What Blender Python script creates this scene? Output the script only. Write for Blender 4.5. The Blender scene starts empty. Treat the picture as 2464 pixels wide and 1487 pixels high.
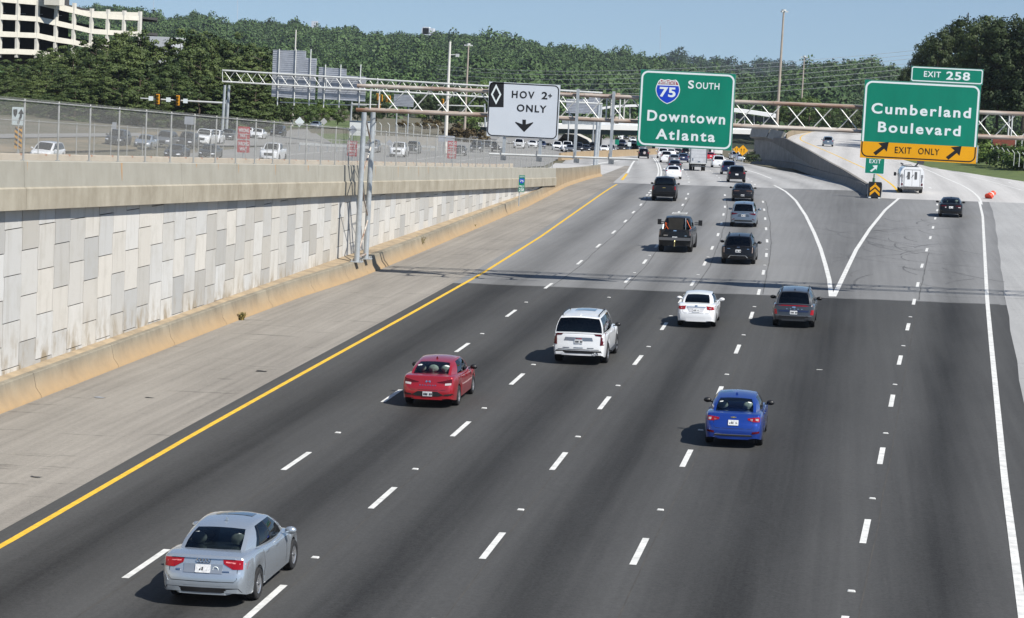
import bpy, bmesh, math, random
import numpy as np
from mathutils import Vector, Matrix
from mathutils.bvhtree import BVHTree
R = math.radians
sc = bpy.context.scene
col = sc.collection
random.seed(7); rng = np.random.default_rng(7)

# ---------------------------------------------------------------- camera, sky, sun, exposure
F_PX, PSI, TH, RO, CAM_H = 5367.8, R(8.431), R(6.0), R(2.868), 11.356   # measured on a 2463 x 1487 copy of the photograph
PW, PH = 2463.0, 1487.0
SX, SY = 0.02387, 0.00576                     # the roadway plane: cross fall (banked curve) and grade
fw = np.array([-math.sin(PSI)*math.cos(TH), math.cos(PSI)*math.cos(TH), -math.sin(TH)])
_r = np.array([math.cos(PSI), math.sin(PSI), 0.0]); _u = np.cross(_r, fw)
cr = math.cos(RO)*_r + math.sin(RO)*_u
cu = -math.sin(RO)*_r + math.cos(RO)*_u
cam_d = bpy.data.cameras.new('camera'); cam = bpy.data.objects.new('camera', cam_d); col.objects.link(cam)
cam_d.sensor_fit = 'HORIZONTAL'; cam_d.sensor_width = 36; cam_d.lens = F_PX/PW*36
cam_d.clip_start = 0.5; cam_d.clip_end = 20000
cam.matrix_world = Matrix(((cr[0], cu[0], -fw[0], 0), (cr[1], cu[1], -fw[1], 0), (cr[2], cu[2], -fw[2], CAM_H), (0, 0, 0, 1)))
sc.camera = cam

KX, KY = -0.78, 0.50                          # shadow of a 1 m pole falls by this much
s_dir = Vector((-KX, -KY, 1.0)).normalized()  # towards the sun
elev = math.asin(s_dir.z)
sd = bpy.data.lights.new('sun', 'SUN'); sun = bpy.data.objects.new('sun', sd); col.objects.link(sun)
sd.energy = 5.0; sd.angle = R(0.53); sd.color = (1.0, 0.955, 0.88)
sun.rotation_euler = s_dir.to_track_quat('Z', 'Y').to_euler(); sun.location = (40, -40, 80)
w = bpy.data.worlds.new('World'); sc.world = w; w.use_nodes = True
nt = w.node_tree; nt.nodes.clear()
sky = nt.nodes.new('ShaderNodeTexSky'); sky.sky_type = 'NISHITA'; sky.sun_disc = False
sky.sun_elevation = elev; sky.sun_rotation = math.atan2(s_dir.x, s_dir.y)
sky.altitude = 300; sky.air_density = 1.0; sky.dust_density = 0.05; sky.ozone_density = 3.0
bgn = nt.nodes.new('ShaderNodeBackground'); bgn.inputs['Strength'].default_value = 0.082
out = nt.nodes.new('ShaderNodeOutputWorld')
tcw = nt.nodes.new('ShaderNodeTexCoord'); mpw = nt.nodes.new('ShaderNodeMapping'); mpw.inputs['Scale'].default_value = (1, 1, .80); mpw.inputs['Location'].default_value = (0, 0, .10)
nt.links.new(tcw.outputs['Generated'], mpw.inputs['Vector']); nmw = nt.nodes.new('ShaderNodeVectorMath'); nmw.operation = 'NORMALIZE'; nt.links.new(mpw.outputs[0], nmw.inputs[0]); nt.links.new(nmw.outputs[0], sky.inputs['Vector'])   # the clear air of the photo stays blue down to the skyline
nt.links.new(sky.outputs[0], bgn.inputs['Color']); nt.links.new(bgn.outputs[0], out.inputs['Surface'])
sc.view_settings.view_transform = 'Standard'; sc.view_settings.look = 'None'; sc.view_settings.exposure = 0.38; sc.view_settings.gamma = 1.0
sc.render.engine = 'CYCLES'
sc.cycles.max_bounces = 6; sc.cycles.transparent_max_bounces = 12; sc.cycles.diffuse_bounces = 3
sc.cycles.caustics_reflective = False; sc.cycles.caustics_refractive = False
sc.cycles.sample_clamp_indirect = 4.0

# ---------------------------------------------------------------- rays and ground heights
CAM = np.array([0.0, 0.0, CAM_H])
def ray(x, y):
    return fw + (x-PW/2)/F_PX*cr - (y-PH/2)/F_PX*cu
def at(x, y, Y):
    d = ray(x, y); return CAM + d*(Y/d[1])
def sm(a, b, v):
    t = min(1.0, max(0.0, (v-a)/(b-a))); return t*t*(3-2*t)
def lerp_pts(P, v):
    if v <= P[0][0]: return P[0][1]
    for (a, p), (b, q) in zip(P[:-1], P[1:]):
        if v <= b: return p + (q-p)*(v-a)/(b-a)
    return P[-1][1]
XC = [(-80, -7.9), (100, -7.85), (120, -8.1), (145, -8.6), (170, -9.45), (200, -10.9), (225, -12.5), (250, -14.5), (275, -16.9), (307, -20.0), (340, -23.4), (600, -51), (1200, -114)]
def xc(y): return lerp_pts(XC, y)
def zc(y):
    if y < 205: return -0.19 + SY*y
    if y < 250: return -0.19 + SY*y - SX*(xc(205)-xc(y))*0 - 2.2e-4*(y-205)**2
    return 0.8045 - 0.0205*(y-250)
def road_z(x, y):                              # main carriageway
    s = SX*(1-sm(260, 420, y))
    return zc(y) + s*(x + 7.9)
def ramp_z(x, y):                              # exit road on the right
    if y < 215: return road_z(x, y) if x < 3 else SX*x + SY*y
    p = SX*min(max(x, -8), 24)*(1-sm(215, 330, y)) + SY*min(y, 235)
    return p + 0.2*sm(235, 380, y)
def gz(x, y):                                  # whole ground
    c = xc(y)
    if x < c-19:
        base = road_z(c-19, y)
        return base + 0.35*sm(0, 12, c-19-x) + 1.3*sm(62, 92, -x+max(0, (y-330))*-0.1) + 0.03*max(0, -x-105)*sm(250, 330, y)
    return road_z(x, y)
def hit(x, y, zf, lift=0.0, lo=20.0, hi=1500.0):
    d = ray(x, y); d = d/d[1]
    a = lo
    n = 600; prev = None
    for i in range(n+1):
        Y = lo*(hi/lo)**(i/n)
        q = CAM + d*Y
        f = q[2] - zf(q[0], Y) - lift
        if prev is not None and f <= 0 and prev[1] > 0:
            a, b = prev[0], Y
            for _ in range(30):
                m = (a+b)/2; q = CAM + d*m
                if q[2]-zf(q[0], m)-lift > 0: a = m
                else: b = m
            return CAM + d*b
        prev = (Y, f)
    return CAM + d*hi

# ---------------------------------------------------------------- object helpers
def tag(o, label=None, cat=None, group=None, kind=None):
    if label: o['label'] = label
    if cat: o['category'] = cat
    if group: o['group'] = group
    if kind: o['kind'] = kind
    return o
def empty(name, loc=(0, 0, 0), rot=(0, 0, 0), label=None, cat=None, group=None):
    o = bpy.data.objects.new(name, None); col.objects.link(o)
    o.location = loc; o.rotation_euler = rot; o.empty_display_size = 0.3
    return tag(o, label, cat, group)
def smooth(me, ang=None):
    me.polygons.foreach_set('use_smooth', [True]*len(me.polygons))
    if ang is not None: me.set_sharp_from_angle(angle=R(ang))
class MB:
    """collects shapes, links them as ONE mesh object"""
    def __init__(s): s.v = []; s.f = []; s.m = []; s.uv = None; s.c = None
    def add(s, V, Fc, m=0):
        o = len(s.v); s.v.extend([tuple(map(float, p)) for p in V]); s.f.extend([tuple(i+o for i in f) for f in Fc]); s.m.extend([m]*len(Fc)); return s
    def box(s, c, d, rz=0.0, m=0, M=None):
        x, y, z = d[0]/2, d[1]/2, d[2]/2
        V = [(-x,-y,-z),(x,-y,-z),(x,y,-z),(-x,y,-z),(-x,-y,z),(x,-y,z),(x,y,z),(-x,y,z)]
        ca, sa = math.cos(rz), math.sin(rz)
        if M is None: V = [(c[0]+a*ca-b*sa, c[1]+a*sa+b*ca, c[2]+h) for a, b, h in V]
        else: V = [tuple(Vector(c) + M @ Vector(p)) for p in V]
        return s.add(V, [(0,3,2,1),(4,5,6,7),(0,1,5,4),(1,2,6,5),(2,3,7,6),(3,0,4,7)], m)
    def tube(s, a, b, r, r2=None, n=10, m=0, cap=True):
        a, b = Vector(a), Vector(b); r2 = r if r2 is None else r2
        z = (b-a).normalized(); t = Vector((1,0,0)) if abs(z.x) < 0.9 else Vector((0,1,0))
        x = z.cross(t).normalized(); y = z.cross(x)
        V = [tuple(a + (x*math.cos(2*math.pi*i/n)+y*math.sin(2*math.pi*i/n))*r) for i in range(n)] + \
            [tuple(b + (x*math.cos(2*math.pi*i/n)+y*math.sin(2*math.pi*i/n))*r2) for i in range(n)]
        Fc = [(i, (i+1) % n, n+(i+1) % n, n+i) for i in range(n)]
        if cap: Fc += [tuple(range(n))[::-1], tuple(range(n, 2*n))]
        return s.add(V, Fc, m)
    def path(s, P, r, n=8, m=0):
        for a, b in zip(P[:-1], P[1:]): s.tube(a, b, r, n=n, m=m)
        return s
    def prism(s, poly, y0, y1, m=0, T=None):
        """polygon in (x,z), thickness along y"""
        n = len(poly)
        V = [(x, y0, z) for x, z in poly] + [(x, y1, z) for x, z in poly]
        if T is not None: V = [tuple(T @ Vector(p)) for p in V]
        Fc = [tuple(range(n)), tuple(range(2*n-1, n-1, -1))] + [(i, n+i, n+(i+1) % n, (i+1) % n) for i in range(n)]
        return s.add(V, Fc, m)
    def lathe(s, prof, n=24, axis='x', c=(0,0,0), m=0):
        V = []; k = len(prof)
        for i in range(n):
            a = 2*math.pi*i/n; ca, sa = math.cos(a), math.sin(a)
            for (t, r) in prof:
                p = {'x': (t, r*ca, r*sa), 'y': (r*ca, t, r*sa), 'z': (r*ca, r*sa, t)}[axis]
                V.append((p[0]+c[0], p[1]+c[1], p[2]+c[2]))
        Fc = [(i*k+j, ((i+1) % n)*k+j, ((i+1) % n)*k+j+1, i*k+j+1) for i in range(n) for j in range(k-1)]
        return s.add(V, Fc, m)
    def grid(s, P, m=0):
        """P[i][j] points"""
        o = len(P[0]); V = [p for rr in P for p in rr]
        return s.add(V, [(i*o+j, i*o+j+1, (i+1)*o+j+1, (i+1)*o+j) for i in range(len(P)-1) for j in range(o-1)], m)
    def mesh(s, name, mats, ang=None, weld=False, flat=False, recalc=True):
        me = bpy.data.meshes.new(name); me.from_pydata(s.v, [], s.f)
        for q in (mats if isinstance(mats, (list, tuple)) else [mats]): me.materials.append(q)
        if any(s.m): me.polygons.foreach_set('material_index', s.m)
        if weld or recalc:
            bm = bmesh.new(); bm.from_mesh(me)
            if weld: bmesh.ops.remove_doubles(bm, verts=bm.verts, dist=1e-4)
            if recalc: bmesh.ops.recalc_face_normals(bm, faces=bm.faces)
            bm.to_mesh(me); bm.free()
        if not flat: smooth(me, 35 if ang is None else ang)
        me.update(); return me
    def build(s, name, mats, parent=None, loc=(0,0,0), rot=(0,0,0), **kw):
        o = bpy.data.objects.new(name, s.mesh(name, mats, **kw)); col.objects.link(o)
        o.location = loc; o.rotation_euler = rot
        if parent is not None: o.parent = parent
        return o
def copy_tree(o, parent=None):
    c = o.copy(); col.objects.link(c)
    if parent is not None: c.parent = parent
    for ch in list(o.children): copy_tree(ch, c)
    return c

# ---------------------------------------------------------------- materials
_mats = {}
def mat(name, base, rough=0.6, metal=0.0, var=0.0, scale=1.0, bump=0.0, coat=0.0, stretch=(1,1,1), base2=None, spec=0.5, detail=6.0, bscale=None):
    if name in _mats: return _mats[name]
    m = bpy.data.materials.new(name); m.use_nodes = True; _mats[name] = m
    n = m.node_tree; b = n.nodes['Principled BSDF']
    b.inputs['Base Color'].default_value = (*base, 1); b.inputs['Roughness'].default_value = rough
    b.inputs['Metallic'].default_value = metal; b.inputs['Coat Weight'].default_value = coat; b.inputs['Coat Roughness'].default_value = 0.05
    b.inputs['Specular IOR Level'].default_value = spec
    if var or bump or base2:
        tc = n.nodes.new('ShaderNodeTexCoord'); mp = n.nodes.new('ShaderNodeMapping'); mp.inputs['Scale'].default_value = stretch
        n.links.new(tc.outputs['Object'], mp.inputs['Vector'])
        nz = n.nodes.new('ShaderNodeTexNoise'); nz.inputs['Scale'].default_value = scale; nz.inputs['Detail'].default_value = detail; nz.inputs['Roughness'].default_value = 0.6
        n.links.new(mp.outputs[0], nz.inputs['Vector'])
        if var or base2:
            rp = n.nodes.new('ShaderNodeValToRGB')
            lo = base2 if base2 else tuple(max(0, c*(1-var)) for c in base)
            hi = base if base2 else tuple(min(1, c*(1+var)) for c in base)
            rp.color_ramp.elements[0].color = (*lo, 1); rp.color_ramp.elements[1].color = (*hi, 1)
            rp.color_ramp.elements[0].position = 0.33; rp.color_ramp.elements[1].position = 0.67
            n.links.new(nz.outputs['Fac'], rp.inputs['Fac']); n.links.new(rp.outputs['Color'], b.inputs['Base Color'])
        if bump:
            nb = n.nodes.new('ShaderNodeTexNoise'); nb.inputs['Scale'].default_value = bscale or scale*4; nb.inputs['Detail'].default_value = 4
            n.links.new(mp.outputs[0], nb.inputs['Vector'])
            bp = n.nodes.new('ShaderNodeBump'); bp.inputs['Strength'].default_value = bump; bp.inputs['Distance'].default_value = 0.02
            n.links.new(nb.outputs['Fac'], bp.inputs['Height']); n.links.new(bp.outputs[0], b.inputs['Normal'])
    return m
class NG:
    """tiny node helper"""
    def __init__(s, m): s.m = m; m.use_nodes = True; s.n = m.node_tree; s.b = s.n.nodes['Principled BSDF']
    def new(s, t, **kw):
        q = s.n.nodes.new(t)
        for k, v in kw.items(): setattr(q, k, v)
        return q
    def L(s, a, b): s.n.links.new(a, b)
    def math(s, op, a, b=None, c=None):
        q = s.new('ShaderNodeMath', operation=op)
        for i, v in enumerate((a, b, c)):
            if v is None: continue
            if hasattr(v, 'default_value') or hasattr(v, 'is_linked'): s.L(v, q.inputs[i])
            else: q.inputs[i].default_value = v
        return q.outputs[0]
    def noise(s, vec, scale, detail=5, rough=0.6):
        q = s.new('ShaderNodeTexNoise'); q.inputs['Scale'].default_value = scale; q.inputs['Detail'].default_value = detail; q.inputs['Roughness'].default_value = rough
        s.L(vec, q.inputs['Vector']); return q.outputs['Fac']
    def mapping(s, vec, scale):
        q = s.new('ShaderNodeMapping'); q.inputs['Scale'].default_value = scale; s.L(vec, q.inputs['Vector']); return q.outputs[0]
    def ramp(s, fac, stops):
        q = s.new('ShaderNodeValToRGB'); e = q.color_ramp.elements
        while len(e) < len(stops): e.new(0.5)
        for i, (p, c) in enumerate(stops):
            e[i].position = p; e[i].color = (*c, 1) if len(c) == 3 else c
        s.L(fac, q.inputs['Fac']); return q.outputs['Color']
    def mix(s, fac, a, b, blend='MIX'):
        q = s.new('ShaderNodeMix', data_type='RGBA', blend_type=blend)
        for v, i in ((fac, 0), (a, 6), (b, 7)):
            if hasattr(v, 'is_linked'): s.L(v, q.inputs[i])
            elif i == 0: q.inputs[0].default_value = v
            else: q.inputs[i].default_value = (*v, 1)
        return q.outputs[2]
    def bump(s, h, strength=0.3, dist=0.02):
        q = s.new('ShaderNodeBump'); q.inputs['Strength'].default_value = strength; q.inputs['Distance'].default_value = dist
        s.L(h, q.inputs['Height']); s.L(q.outputs[0], s.b.inputs['Normal'])

def pave(name, base, streak, grain, blotch, rough=0.85, crack=0.0):
    """road surface: UV u = lane coordinate (wheel paths), world noise for grain and blotches"""
    m = bpy.data.materials.new(name); g = NG(m)
    tc = g.new('ShaderNodeTexCoord'); uv = g.new('ShaderNodeSeparateXYZ'); g.L(tc.outputs['UV'], uv.inputs[0])
    P = tc.outputs['Object']
    w1 = g.noise(g.mapping(P, (0.25, 0.012, 0.05)), 1.0, 3)
    u = g.math('ADD', uv.outputs[0], g.math('MULTIPLY', g.math('SUBTRACT', w1, 0.5), 0.25))
    cw = g.math('COSINE', g.math('MULTIPLY', u, 2*math.pi)); cw = g.math('SUBTRACT', cw, g.math('MULTIPLY', g.math('POWER', g.math('MAXIMUM', g.math('MULTIPLY', cw, -1), 0), 3), .5))            # +1 on lane lines, -1 mid lane
    fine = g.noise(P, 9.0, 6, 0.75); big = g.noise(g.mapping(P, (0.5, 0.12, 0.5)), 0.6, 4)
    strk = g.noise(g.mapping(P, (3.0, 0.05, 1)), 1.0, 4)
    f = g.math('ADD', 1.0, g.math('MULTIPLY', cw, streak))
    f = g.math('ADD', f, g.math('MULTIPLY', g.math('SUBTRACT', fine, 0.5), grain)); f = g.math('ADD', f, g.math('MULTIPLY', g.math('SUBTRACT', g.noise(P, 26.0, 3, .8), .5), grain*1.1))
    f = g.math('ADD', f, g.math('MULTIPLY', g.math('SUBTRACT', big, 0.5), blotch))
    f = g.math('ADD', f, g.math('MULTIPLY', g.math('SUBTRACT', strk, 0.5), blotch))
    if crack:
        cr_ = g.noise(g.mapping(P, (0.25, 2.2, 1)), 0.8, 7, 0.7)
        cc = g.math('MULTIPLY', g.math('GREATER_THAN', cr_, 0.60), g.math('MULTIPLY', g.math('SUBTRACT', cr_, 0.58), crack*6))
        f = g.math('SUBTRACT', f, cc)
    c = g.new('ShaderNodeVectorMath', operation='SCALE'); c.inputs[0].default_value = base; g.L(f, c.inputs['Scale'])
    g.L(c.outputs[0], g.b.inputs['Base Color']); g.b.inputs['Roughness'].default_value = rough; g.b.inputs['Specular IOR Level'].default_value = 0.25
    g.bump(g.noise(P, 40.0, 3), 0.25, 0.01)
    return m
def concrete(name, base, dirt, amt=0.6, vert=True, low=None, rough=0.85):
    """weathered concrete: blotches plus vertical run-off streaks; low = (z colour) tan dirt"""
    m = bpy.data.materials.new(name); g = NG(m)
    tc = g.new('ShaderNodeTexCoord'); P = tc.outputs['Object']
    n1 = g.noise(P, 0.7, 6, 0.65); n2 = g.noise(g.mapping(P, (2.0, 1.3, 0.22)), 1.1, 7, 0.75); n3 = g.noise(P, 14, 4, 0.7)
    f = g.math('ADD', g.math('MULTIPLY', n1, 0.6), g.math('MULTIPLY', n2, 0.4 if vert else 0.1))
    c = g.ramp(f, [(0.30 if vert else 0.2, dirt), (0.62 if vert else 0.45, base)])
    c = g.mix(g.math('MULTIPLY', n3, 0.35), c, tuple(b*0.7 for b in base))
    if low is not None:
        at_ = g.new('ShaderNodeAttribute', attribute_name='low'); k = g.math('MULTIPLY', at_.outputs['Fac'], g.math('ADD', 0.45, n2))
        c = g.mix(g.math('MINIMUM', k, 1.0), c, low)
    g.L(c, g.b.inputs['Base Color']); g.b.inputs['Roughness'].default_value = rough; g.b.inputs['Specular IOR Level'].default_value = 0.2
    g.bump(n3, 0.3, 0.01)
    return m
M_asph = pave('near_asphalt', (0.053, 0.053, 0.052), 0.27, 1.0, 0.6)
M_asph2 = pave('worn_asphalt', (0.178, 0.179, 0.178), 0.17, 0.5, 0.4, crack=0.25)
M_conc = pave('pale_concrete', (0.45, 0.44, 0.425), 0.06, 0.35, 0.25)
M_conc2 = pave('far_concrete', (0.335, 0.332, 0.325), 0.10, 0.4, 0.35, crack=.15)
M_should = pave('shoulder_concrete', (0.250, 0.231, 0.203), 0.0, 0.7, 0.7, crack=0.8)
M_rshould = pave('right_shoulder', (0.33, 0.33, 0.325), 0.0, 0.6, 0.35, crack=0.35)
M_strip = pave('dark_strip', (0.045, 0.042, 0.038), 0.0, 0.8, 0.5)
M_white = mat('white_paint', (0.74, 0.74, 0.71), 0.7, base2=(.50, .50, .48), scale=3.5, spec=0.3, detail=9)
M_yellow = mat('yellow_paint', (0.80, 0.50, 0.045), 0.7, base2=(.56, .34, .035), scale=4, spec=0.3, detail=8)
M_steel = mat('galvanized_steel', (0.42, 0.45, 0.47), 0.45, 0.35, var=0.14, scale=2.5)
M_steel_w = mat('pale_steel', (0.62, 0.63, 0.61), 0.5, 0.2, var=0.12, scale=1.5)
M_rust = mat('rusty_pale_steel', (0.58, 0.56, 0.51), 0.6, 0.1, base2=(0.20, 0.10, 0.055), scale=0.55, stretch=(0.6, 3, 3))
M_black = mat('black_plastic', (0.012, 0.012, 0.013), 0.45)
M_rubber = mat('rubber', (0.016, 0.016, 0.017), 0.85)
M_chrome = mat('chrome', (0.75, 0.76, 0.78), 0.15, 1.0)
# ================================================================ GROUND, ROADS, MARKINGS
def sheet(name, ys, xl, xr, zf, mats, nx=8, lift=0.0, uvf=None, matf=None, kind='structure'):
    """a road sheet swept along y between the curves xl(y) and xr(y)"""
    V = []; Fc = []; UV = []; MI = []
    for y in ys:
        a, b = xl(y), xr(y)
        for j in range(nx+1):
            x = a+(b-a)*j/nx; V.append((x, y, zf(x, y)+lift)); UV.append(uvf(x, y) if uvf else (x, y))
    k = nx+1
    for i in range(len(ys)-1):
        for j in range(nx):
            Fc.append((i*k+j, i*k+j+1, (i+1)*k+j+1, (i+1)*k+j)); MI.append(matf(ys[i]) if matf else 0)
    me = bpy.data.meshes.new(name); me.from_pydata(V, [], Fc)
    for q in mats: me.materials.append(q)
    me.polygons.foreach_set('material_index', MI)
    uv = me.uv_layers.new(name='UVMap')
    for li, l in enumerate(me.loops): uv.data[li].uv = UV[l.vertex_index]
    smooth(me); o = bpy.data.objects.new(name, me); col.objects.link(o)
    if kind: o['kind'] = kind
    return o
YEL = [(-80, -19.0), (49, -19.0), (66, -19.35), (79, -19.5), (102, -19.7), (123, -19.95), (151, -20.7), (185, -22.0), (214, -23.1), (232, -23.8)]
RWH = [(-80, -2.0), (20, 2.6), (48, 4.25), (65, 4.95), (98, 6.5), (119, 7.5), (155, 9.35), (193, 11.3), (215, 12.2), (228, 12.4), (245, 12.1), (259, 11.4), (300, 8.3), (330, 5.6), (380, 1.5), (430, -1)]
L12 = [(-80, -15.2), (88, -15.2), (101, -15.25), (115, -15.4), (131, -15.6), (158, -16.4), (170, -16.8), (181, -17.3), (192, -17.7), (204, -18.4), (216, -19.0)]
L23 = [(-80, -11.7), (105, -11.65), (120, -11.7), (133, -11.9), (160, -12.75), (180, -13.6), (193, -14.2), (204, -14.7), (212, -15.1), (220, -15.6)]
L34 = [(-80, -8.0), (99, -7.85), (111, -8.0), (120, -8.1), (133, -8.3), (146, -8.65), (158, -9.0), (171, -9.5), (182, -10.0), (193, -10.5), (203, -11.1), (212, -11.6), (219, -12.1)]
L45 = [(-80, -4.7), (51, -4.4), (78, -4.15), (105, -4.2), (117, -4.35), (129, -4.6), (141, -4.9), (154, -5.35), (175, -6.3), (190, -7.0), (206, -7.8), (217, -8.4)]
L56 = [(-80, -5.0), (30, -0.35), (55, 0.9), (66, 1.4), (90, 2.4), (115, 3.6), (137, 4.6), (163, 5.95), (174, 6.5), (203, 7.9), (221, 8.4), (242, 8.4)]
yel = lambda y: lerp_pts(YEL, y); rwh = lambda y: lerp_pts(RWH, y)
lanes = [YEL, L12, L23, L34, L45, L56, RWH]
def lane_u(x, y):
    xs = [lerp_pts(L, min(y, 230)) for L in lanes]
    if x <= xs[0]: return (x-xs[0])/3.7, y
    for i in range(6):
        if x <= xs[i+1]: return i+(x-xs[i])/max(0.5, xs[i+1]-xs[i]), y
    return 6+(x-xs[-1])/3.7, y
def ysteps(a, b, d): n = max(1, int(math.ceil((b-a)/d))); return [a+(b-a)*i/n for i in range(n+1)]
rz_ = lambda x, y: road_z(x, y) if x < 3 or y < 205 else ramp_z(x, y)
near_right = lambda y: rwh(y)+0.95+0.04*math.sin(y*0.35)
sheet('road', ysteps(-60, 116.3, 6)+[116.3001], lambda y: yel(y)-0.6, near_right, lambda x, y: road_z(x, y), [M_asph], 24, 0.0, lane_u)
# worn asphalt after the joint, pale concrete after the second joint
sheet('road', ysteps(116.3, 233.0, 4), lambda y: yel(y)-0.6, lambda y: min(near_right(y), 11.0+9*sm(215, 216, y)) if y < 216 else lerp_pts([(216, 2.4), (233, 2.0)], y), lambda x, y: road_z(x, y), [M_asph2], 24, 0.0, lane_u)
sheet('exit_road', ysteps(150, 216.3, 4), lambda y: 2.5+0.02*(y-150), lambda y: near_right(y), lambda x, y: ramp_z(x, y), [M_asph2], 10, 0.002, lane_u)
far_l = lambda y: lerp_pts([(233, -24.5), (250, -25.7), (275, -27.7), (300, -29.6), (325, -31.8), (326, -42.5)], y) if y < 326 else xc(y)-20
sheet('road', ysteps(233.0, 325, 4)+[326]+ysteps(332, 420, 6)+ysteps(440, 1300, 30), far_l, lambda y: xc(y)+lerp_pts([(233, 15.2), (260, 16), (300, 15), (340, 13), (400, 11), (1300, 11)], y), lambda x, y: road_z(x, y), [M_conc2], 20, 0.0, lambda x, y: ((x-xc(y))/3.7, y))
sheet('shoulder', ysteps(-60, 233, 6), lambda y: lerp_pts([(-60, -27.0), (190, -27.0), (205, -27.4), (220, -28.0), (233, -28.4)], y), lambda y: yel(y)-0.6, lambda x, y: road_z(x, y), [M_should], 8, 0.0, None)
# left of the carriageway beyond the shoulder: the merge area of the ramp
sheet('shoulder', ysteps(233, 256, 6)+ysteps(257, 325, 6), lambda y: -28.7 if y <= 256 else lerp_pts([(257, -28.8), (300, -31.2), (325, -32.6)], y), lambda y: far_l(y)+0.0, lambda x, y: road_z(x, y), [M_should], 6, 0.0, None)
rs_out = lambda y: 40.0
sheet('shoulder', ysteps(-60, 216.3, 6), near_right, rs_out, lambda x, y: SX*x+SY*y, [M_rshould], 8, 0.0, None)
# exit road beyond its joint
WALL = [tuple(p) for p in []]
exl = lambda y: lerp_pts([(216.3, 2.3), (240, 1.0), (270, -1.2), (325, -4.9), (375, -8.6), (460, -15), (520, -14), (560, -5), (600, 10)], y)
exr = lambda y: lerp_pts([(216.3, 40), (240, 30), (262, 22.5), (275, 20.4), (298, 15.0), (310, 11.2), (350, 6.5), (400, 4), (450, 7), (500, 16), (560, 40), (600, 60)], y)
sheet('exit_road', ysteps(216.3, 330, 4)+ysteps(340, 600, 10), exl, exr, ramp_z, [M_conc], 16, 0.0, lambda x, y: ((x-lerp_pts(L56, min(y, 242)))/3.7, y))
M_grass = mat('verge_grass', (0.11, 0.15, 0.035), 0.9, base2=(0.06, 0.085, 0.022), scale=0.9, bump=0.5, bscale=6)
M_soil = mat('dry_ground', (0.15, 0.125, 0.085), 0.95, base2=(0.075, 0.075, 0.038), scale=0.08, bump=0.4, bscale=3)
M_dark = mat('forest_floor_shade', (0.018, 0.026, 0.01), 0.95, var=0.5, scale=0.2)  # hill surface coloured dark so gaps between crowns look shaded
sheet('grass', ysteps(216, 330, 6)+ysteps(345, 640, 15), lambda y: exr(y)-0.5, lambda y: exr(y)+70, lambda x, y: ramp_z(x, y)+0.05*max(0, x-exr(y)-3)**0.9, [M_grass], 16, -0.03, None)
# the ground sheet under everything, reaching past the hills
def ground_z(x, y):
    z = gz(x, min(y, 900)) if y > -60 else gz(x, -60)
    if x > xc(min(y, 900))+14: z = min(z, road_z(xc(min(y, 900))+14, min(y, 900)))
    d = 0.12 + 0.6*sm(0, 10, x-xc(min(y, 900))-11)
    return z-d if y < 900 else z-d
gx = [-3500, -1500, -800, -500, -350, -250, -190, -150, -125, -110, -100, -92, -85, -78, -70, -62, -54, -46, -40, -36, -34]
gys = [-300, -60, 0, 40, 80]+ysteps(110, 480, 12)+[520, 580, 660, 760, 900, 1200, 2000, 4500]
grid = []
for y in gys:
    c = xc(min(max(y, -60), 900))
    xs = gx+[c-19.5+0*k for k in (0,)]+[c-12, c-6, c, c+6, c+12, c+16, c+24, 40, 60, 100, 200, 400, 900, 3500]
    xs = sorted(min(x, c-19.6) if i < len(gx) else x for i, x in enumerate(xs))
    grid.append([(x, y, ground_z(x, y)) for x in xs])
tag(MB().grid(grid).build('ground', M_soil, recalc=False, flat=False), kind='structure')
# ---- painted markings
def ribbon(b, pts, wd, zf, lift=0.004):
    P = []
    for (x0_, y0_), (x1_, y1_) in zip(pts[:-1], pts[1:]):
        k_ = max(1, int(math.hypot(x1_-x0_, y1_-y0_)/3.0)); P += [Vector((x0_+(x1_-x0_)*t_/k_, y0_+(y1_-y0_)*t_/k_, 0)) for t_ in range(k_)]
    P.append(Vector((*pts[-1], 0))); row = []
    for i, p in enumerate(P):
        t = (P[min(i+1, len(P)-1)]-P[max(i-1, 0)]).normalized(); nrm = Vector((t.y, -t.x, 0))
        row.append([(q.x, q.y, zf(q.x, q.y)+lift) for q in (p-nrm*wd/2, p+nrm*wd/2)])
    b.grid(row)
mk = MB()
def line_pts(L, a, b, d=3.0): return [(lerp_pts(L, y), y) for y in ysteps(a, b, d)]
rz = lambda x, y: road_z(x, y)
yk = MB(); ribbon(yk, line_pts(YEL, -40, 229, 3), 0.19, rz)
tag(yk.build('yellow_edge_line', M_yellow, recalc=False), kind='structure')
LIFT = 0.006
sm_ = MB(); r9 = random.Random(2)
for L_, a_, b_ in ((L12, -20, 116), (L23, -20, 116), (L34, -20, 116), (L45, -20, 116), (L56, -20, 116)):
    off_ = 0; P_ = []
    for y_ in ysteps(a_, b_, 2.0): off_ += r9.uniform(-.025, .025); off_ *= .93; P_.append((lerp_pts(L_, y_)+.22+off_, y_))
    ribbon(sm_, P_, .032, rz, .003)
tag(sm_.build('road_seam', mat('seam_tar', (.072, .066, .058), .9, base2=(.040, .038, .035), scale=1.2), recalc=False), kind='structure')
sm_ = MB()
for L_ in (L12, L23, L34, L45, L56):
    off_ = 0; P_ = []
    for y_ in ysteps(117, 205, 2.0): off_ += r9.uniform(-.04, .04); off_ *= .9; P_.append((lerp_pts(L_, y_)+.25+off_, y_))
    ribbon(sm_, P_, .06, rz_, .003)
ribbon(sm_, [(x_, 116.42) for x_ in range(-20, 9)], .35, lambda x, y: road_z(x, y), .003)
tag(sm_.build('road_seam', mat('seam_dark', (.06, .06, .058), .9, base2=(.13, .13, .128), scale=.8), recalc=False), kind='structure')
sk = MB()
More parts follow.
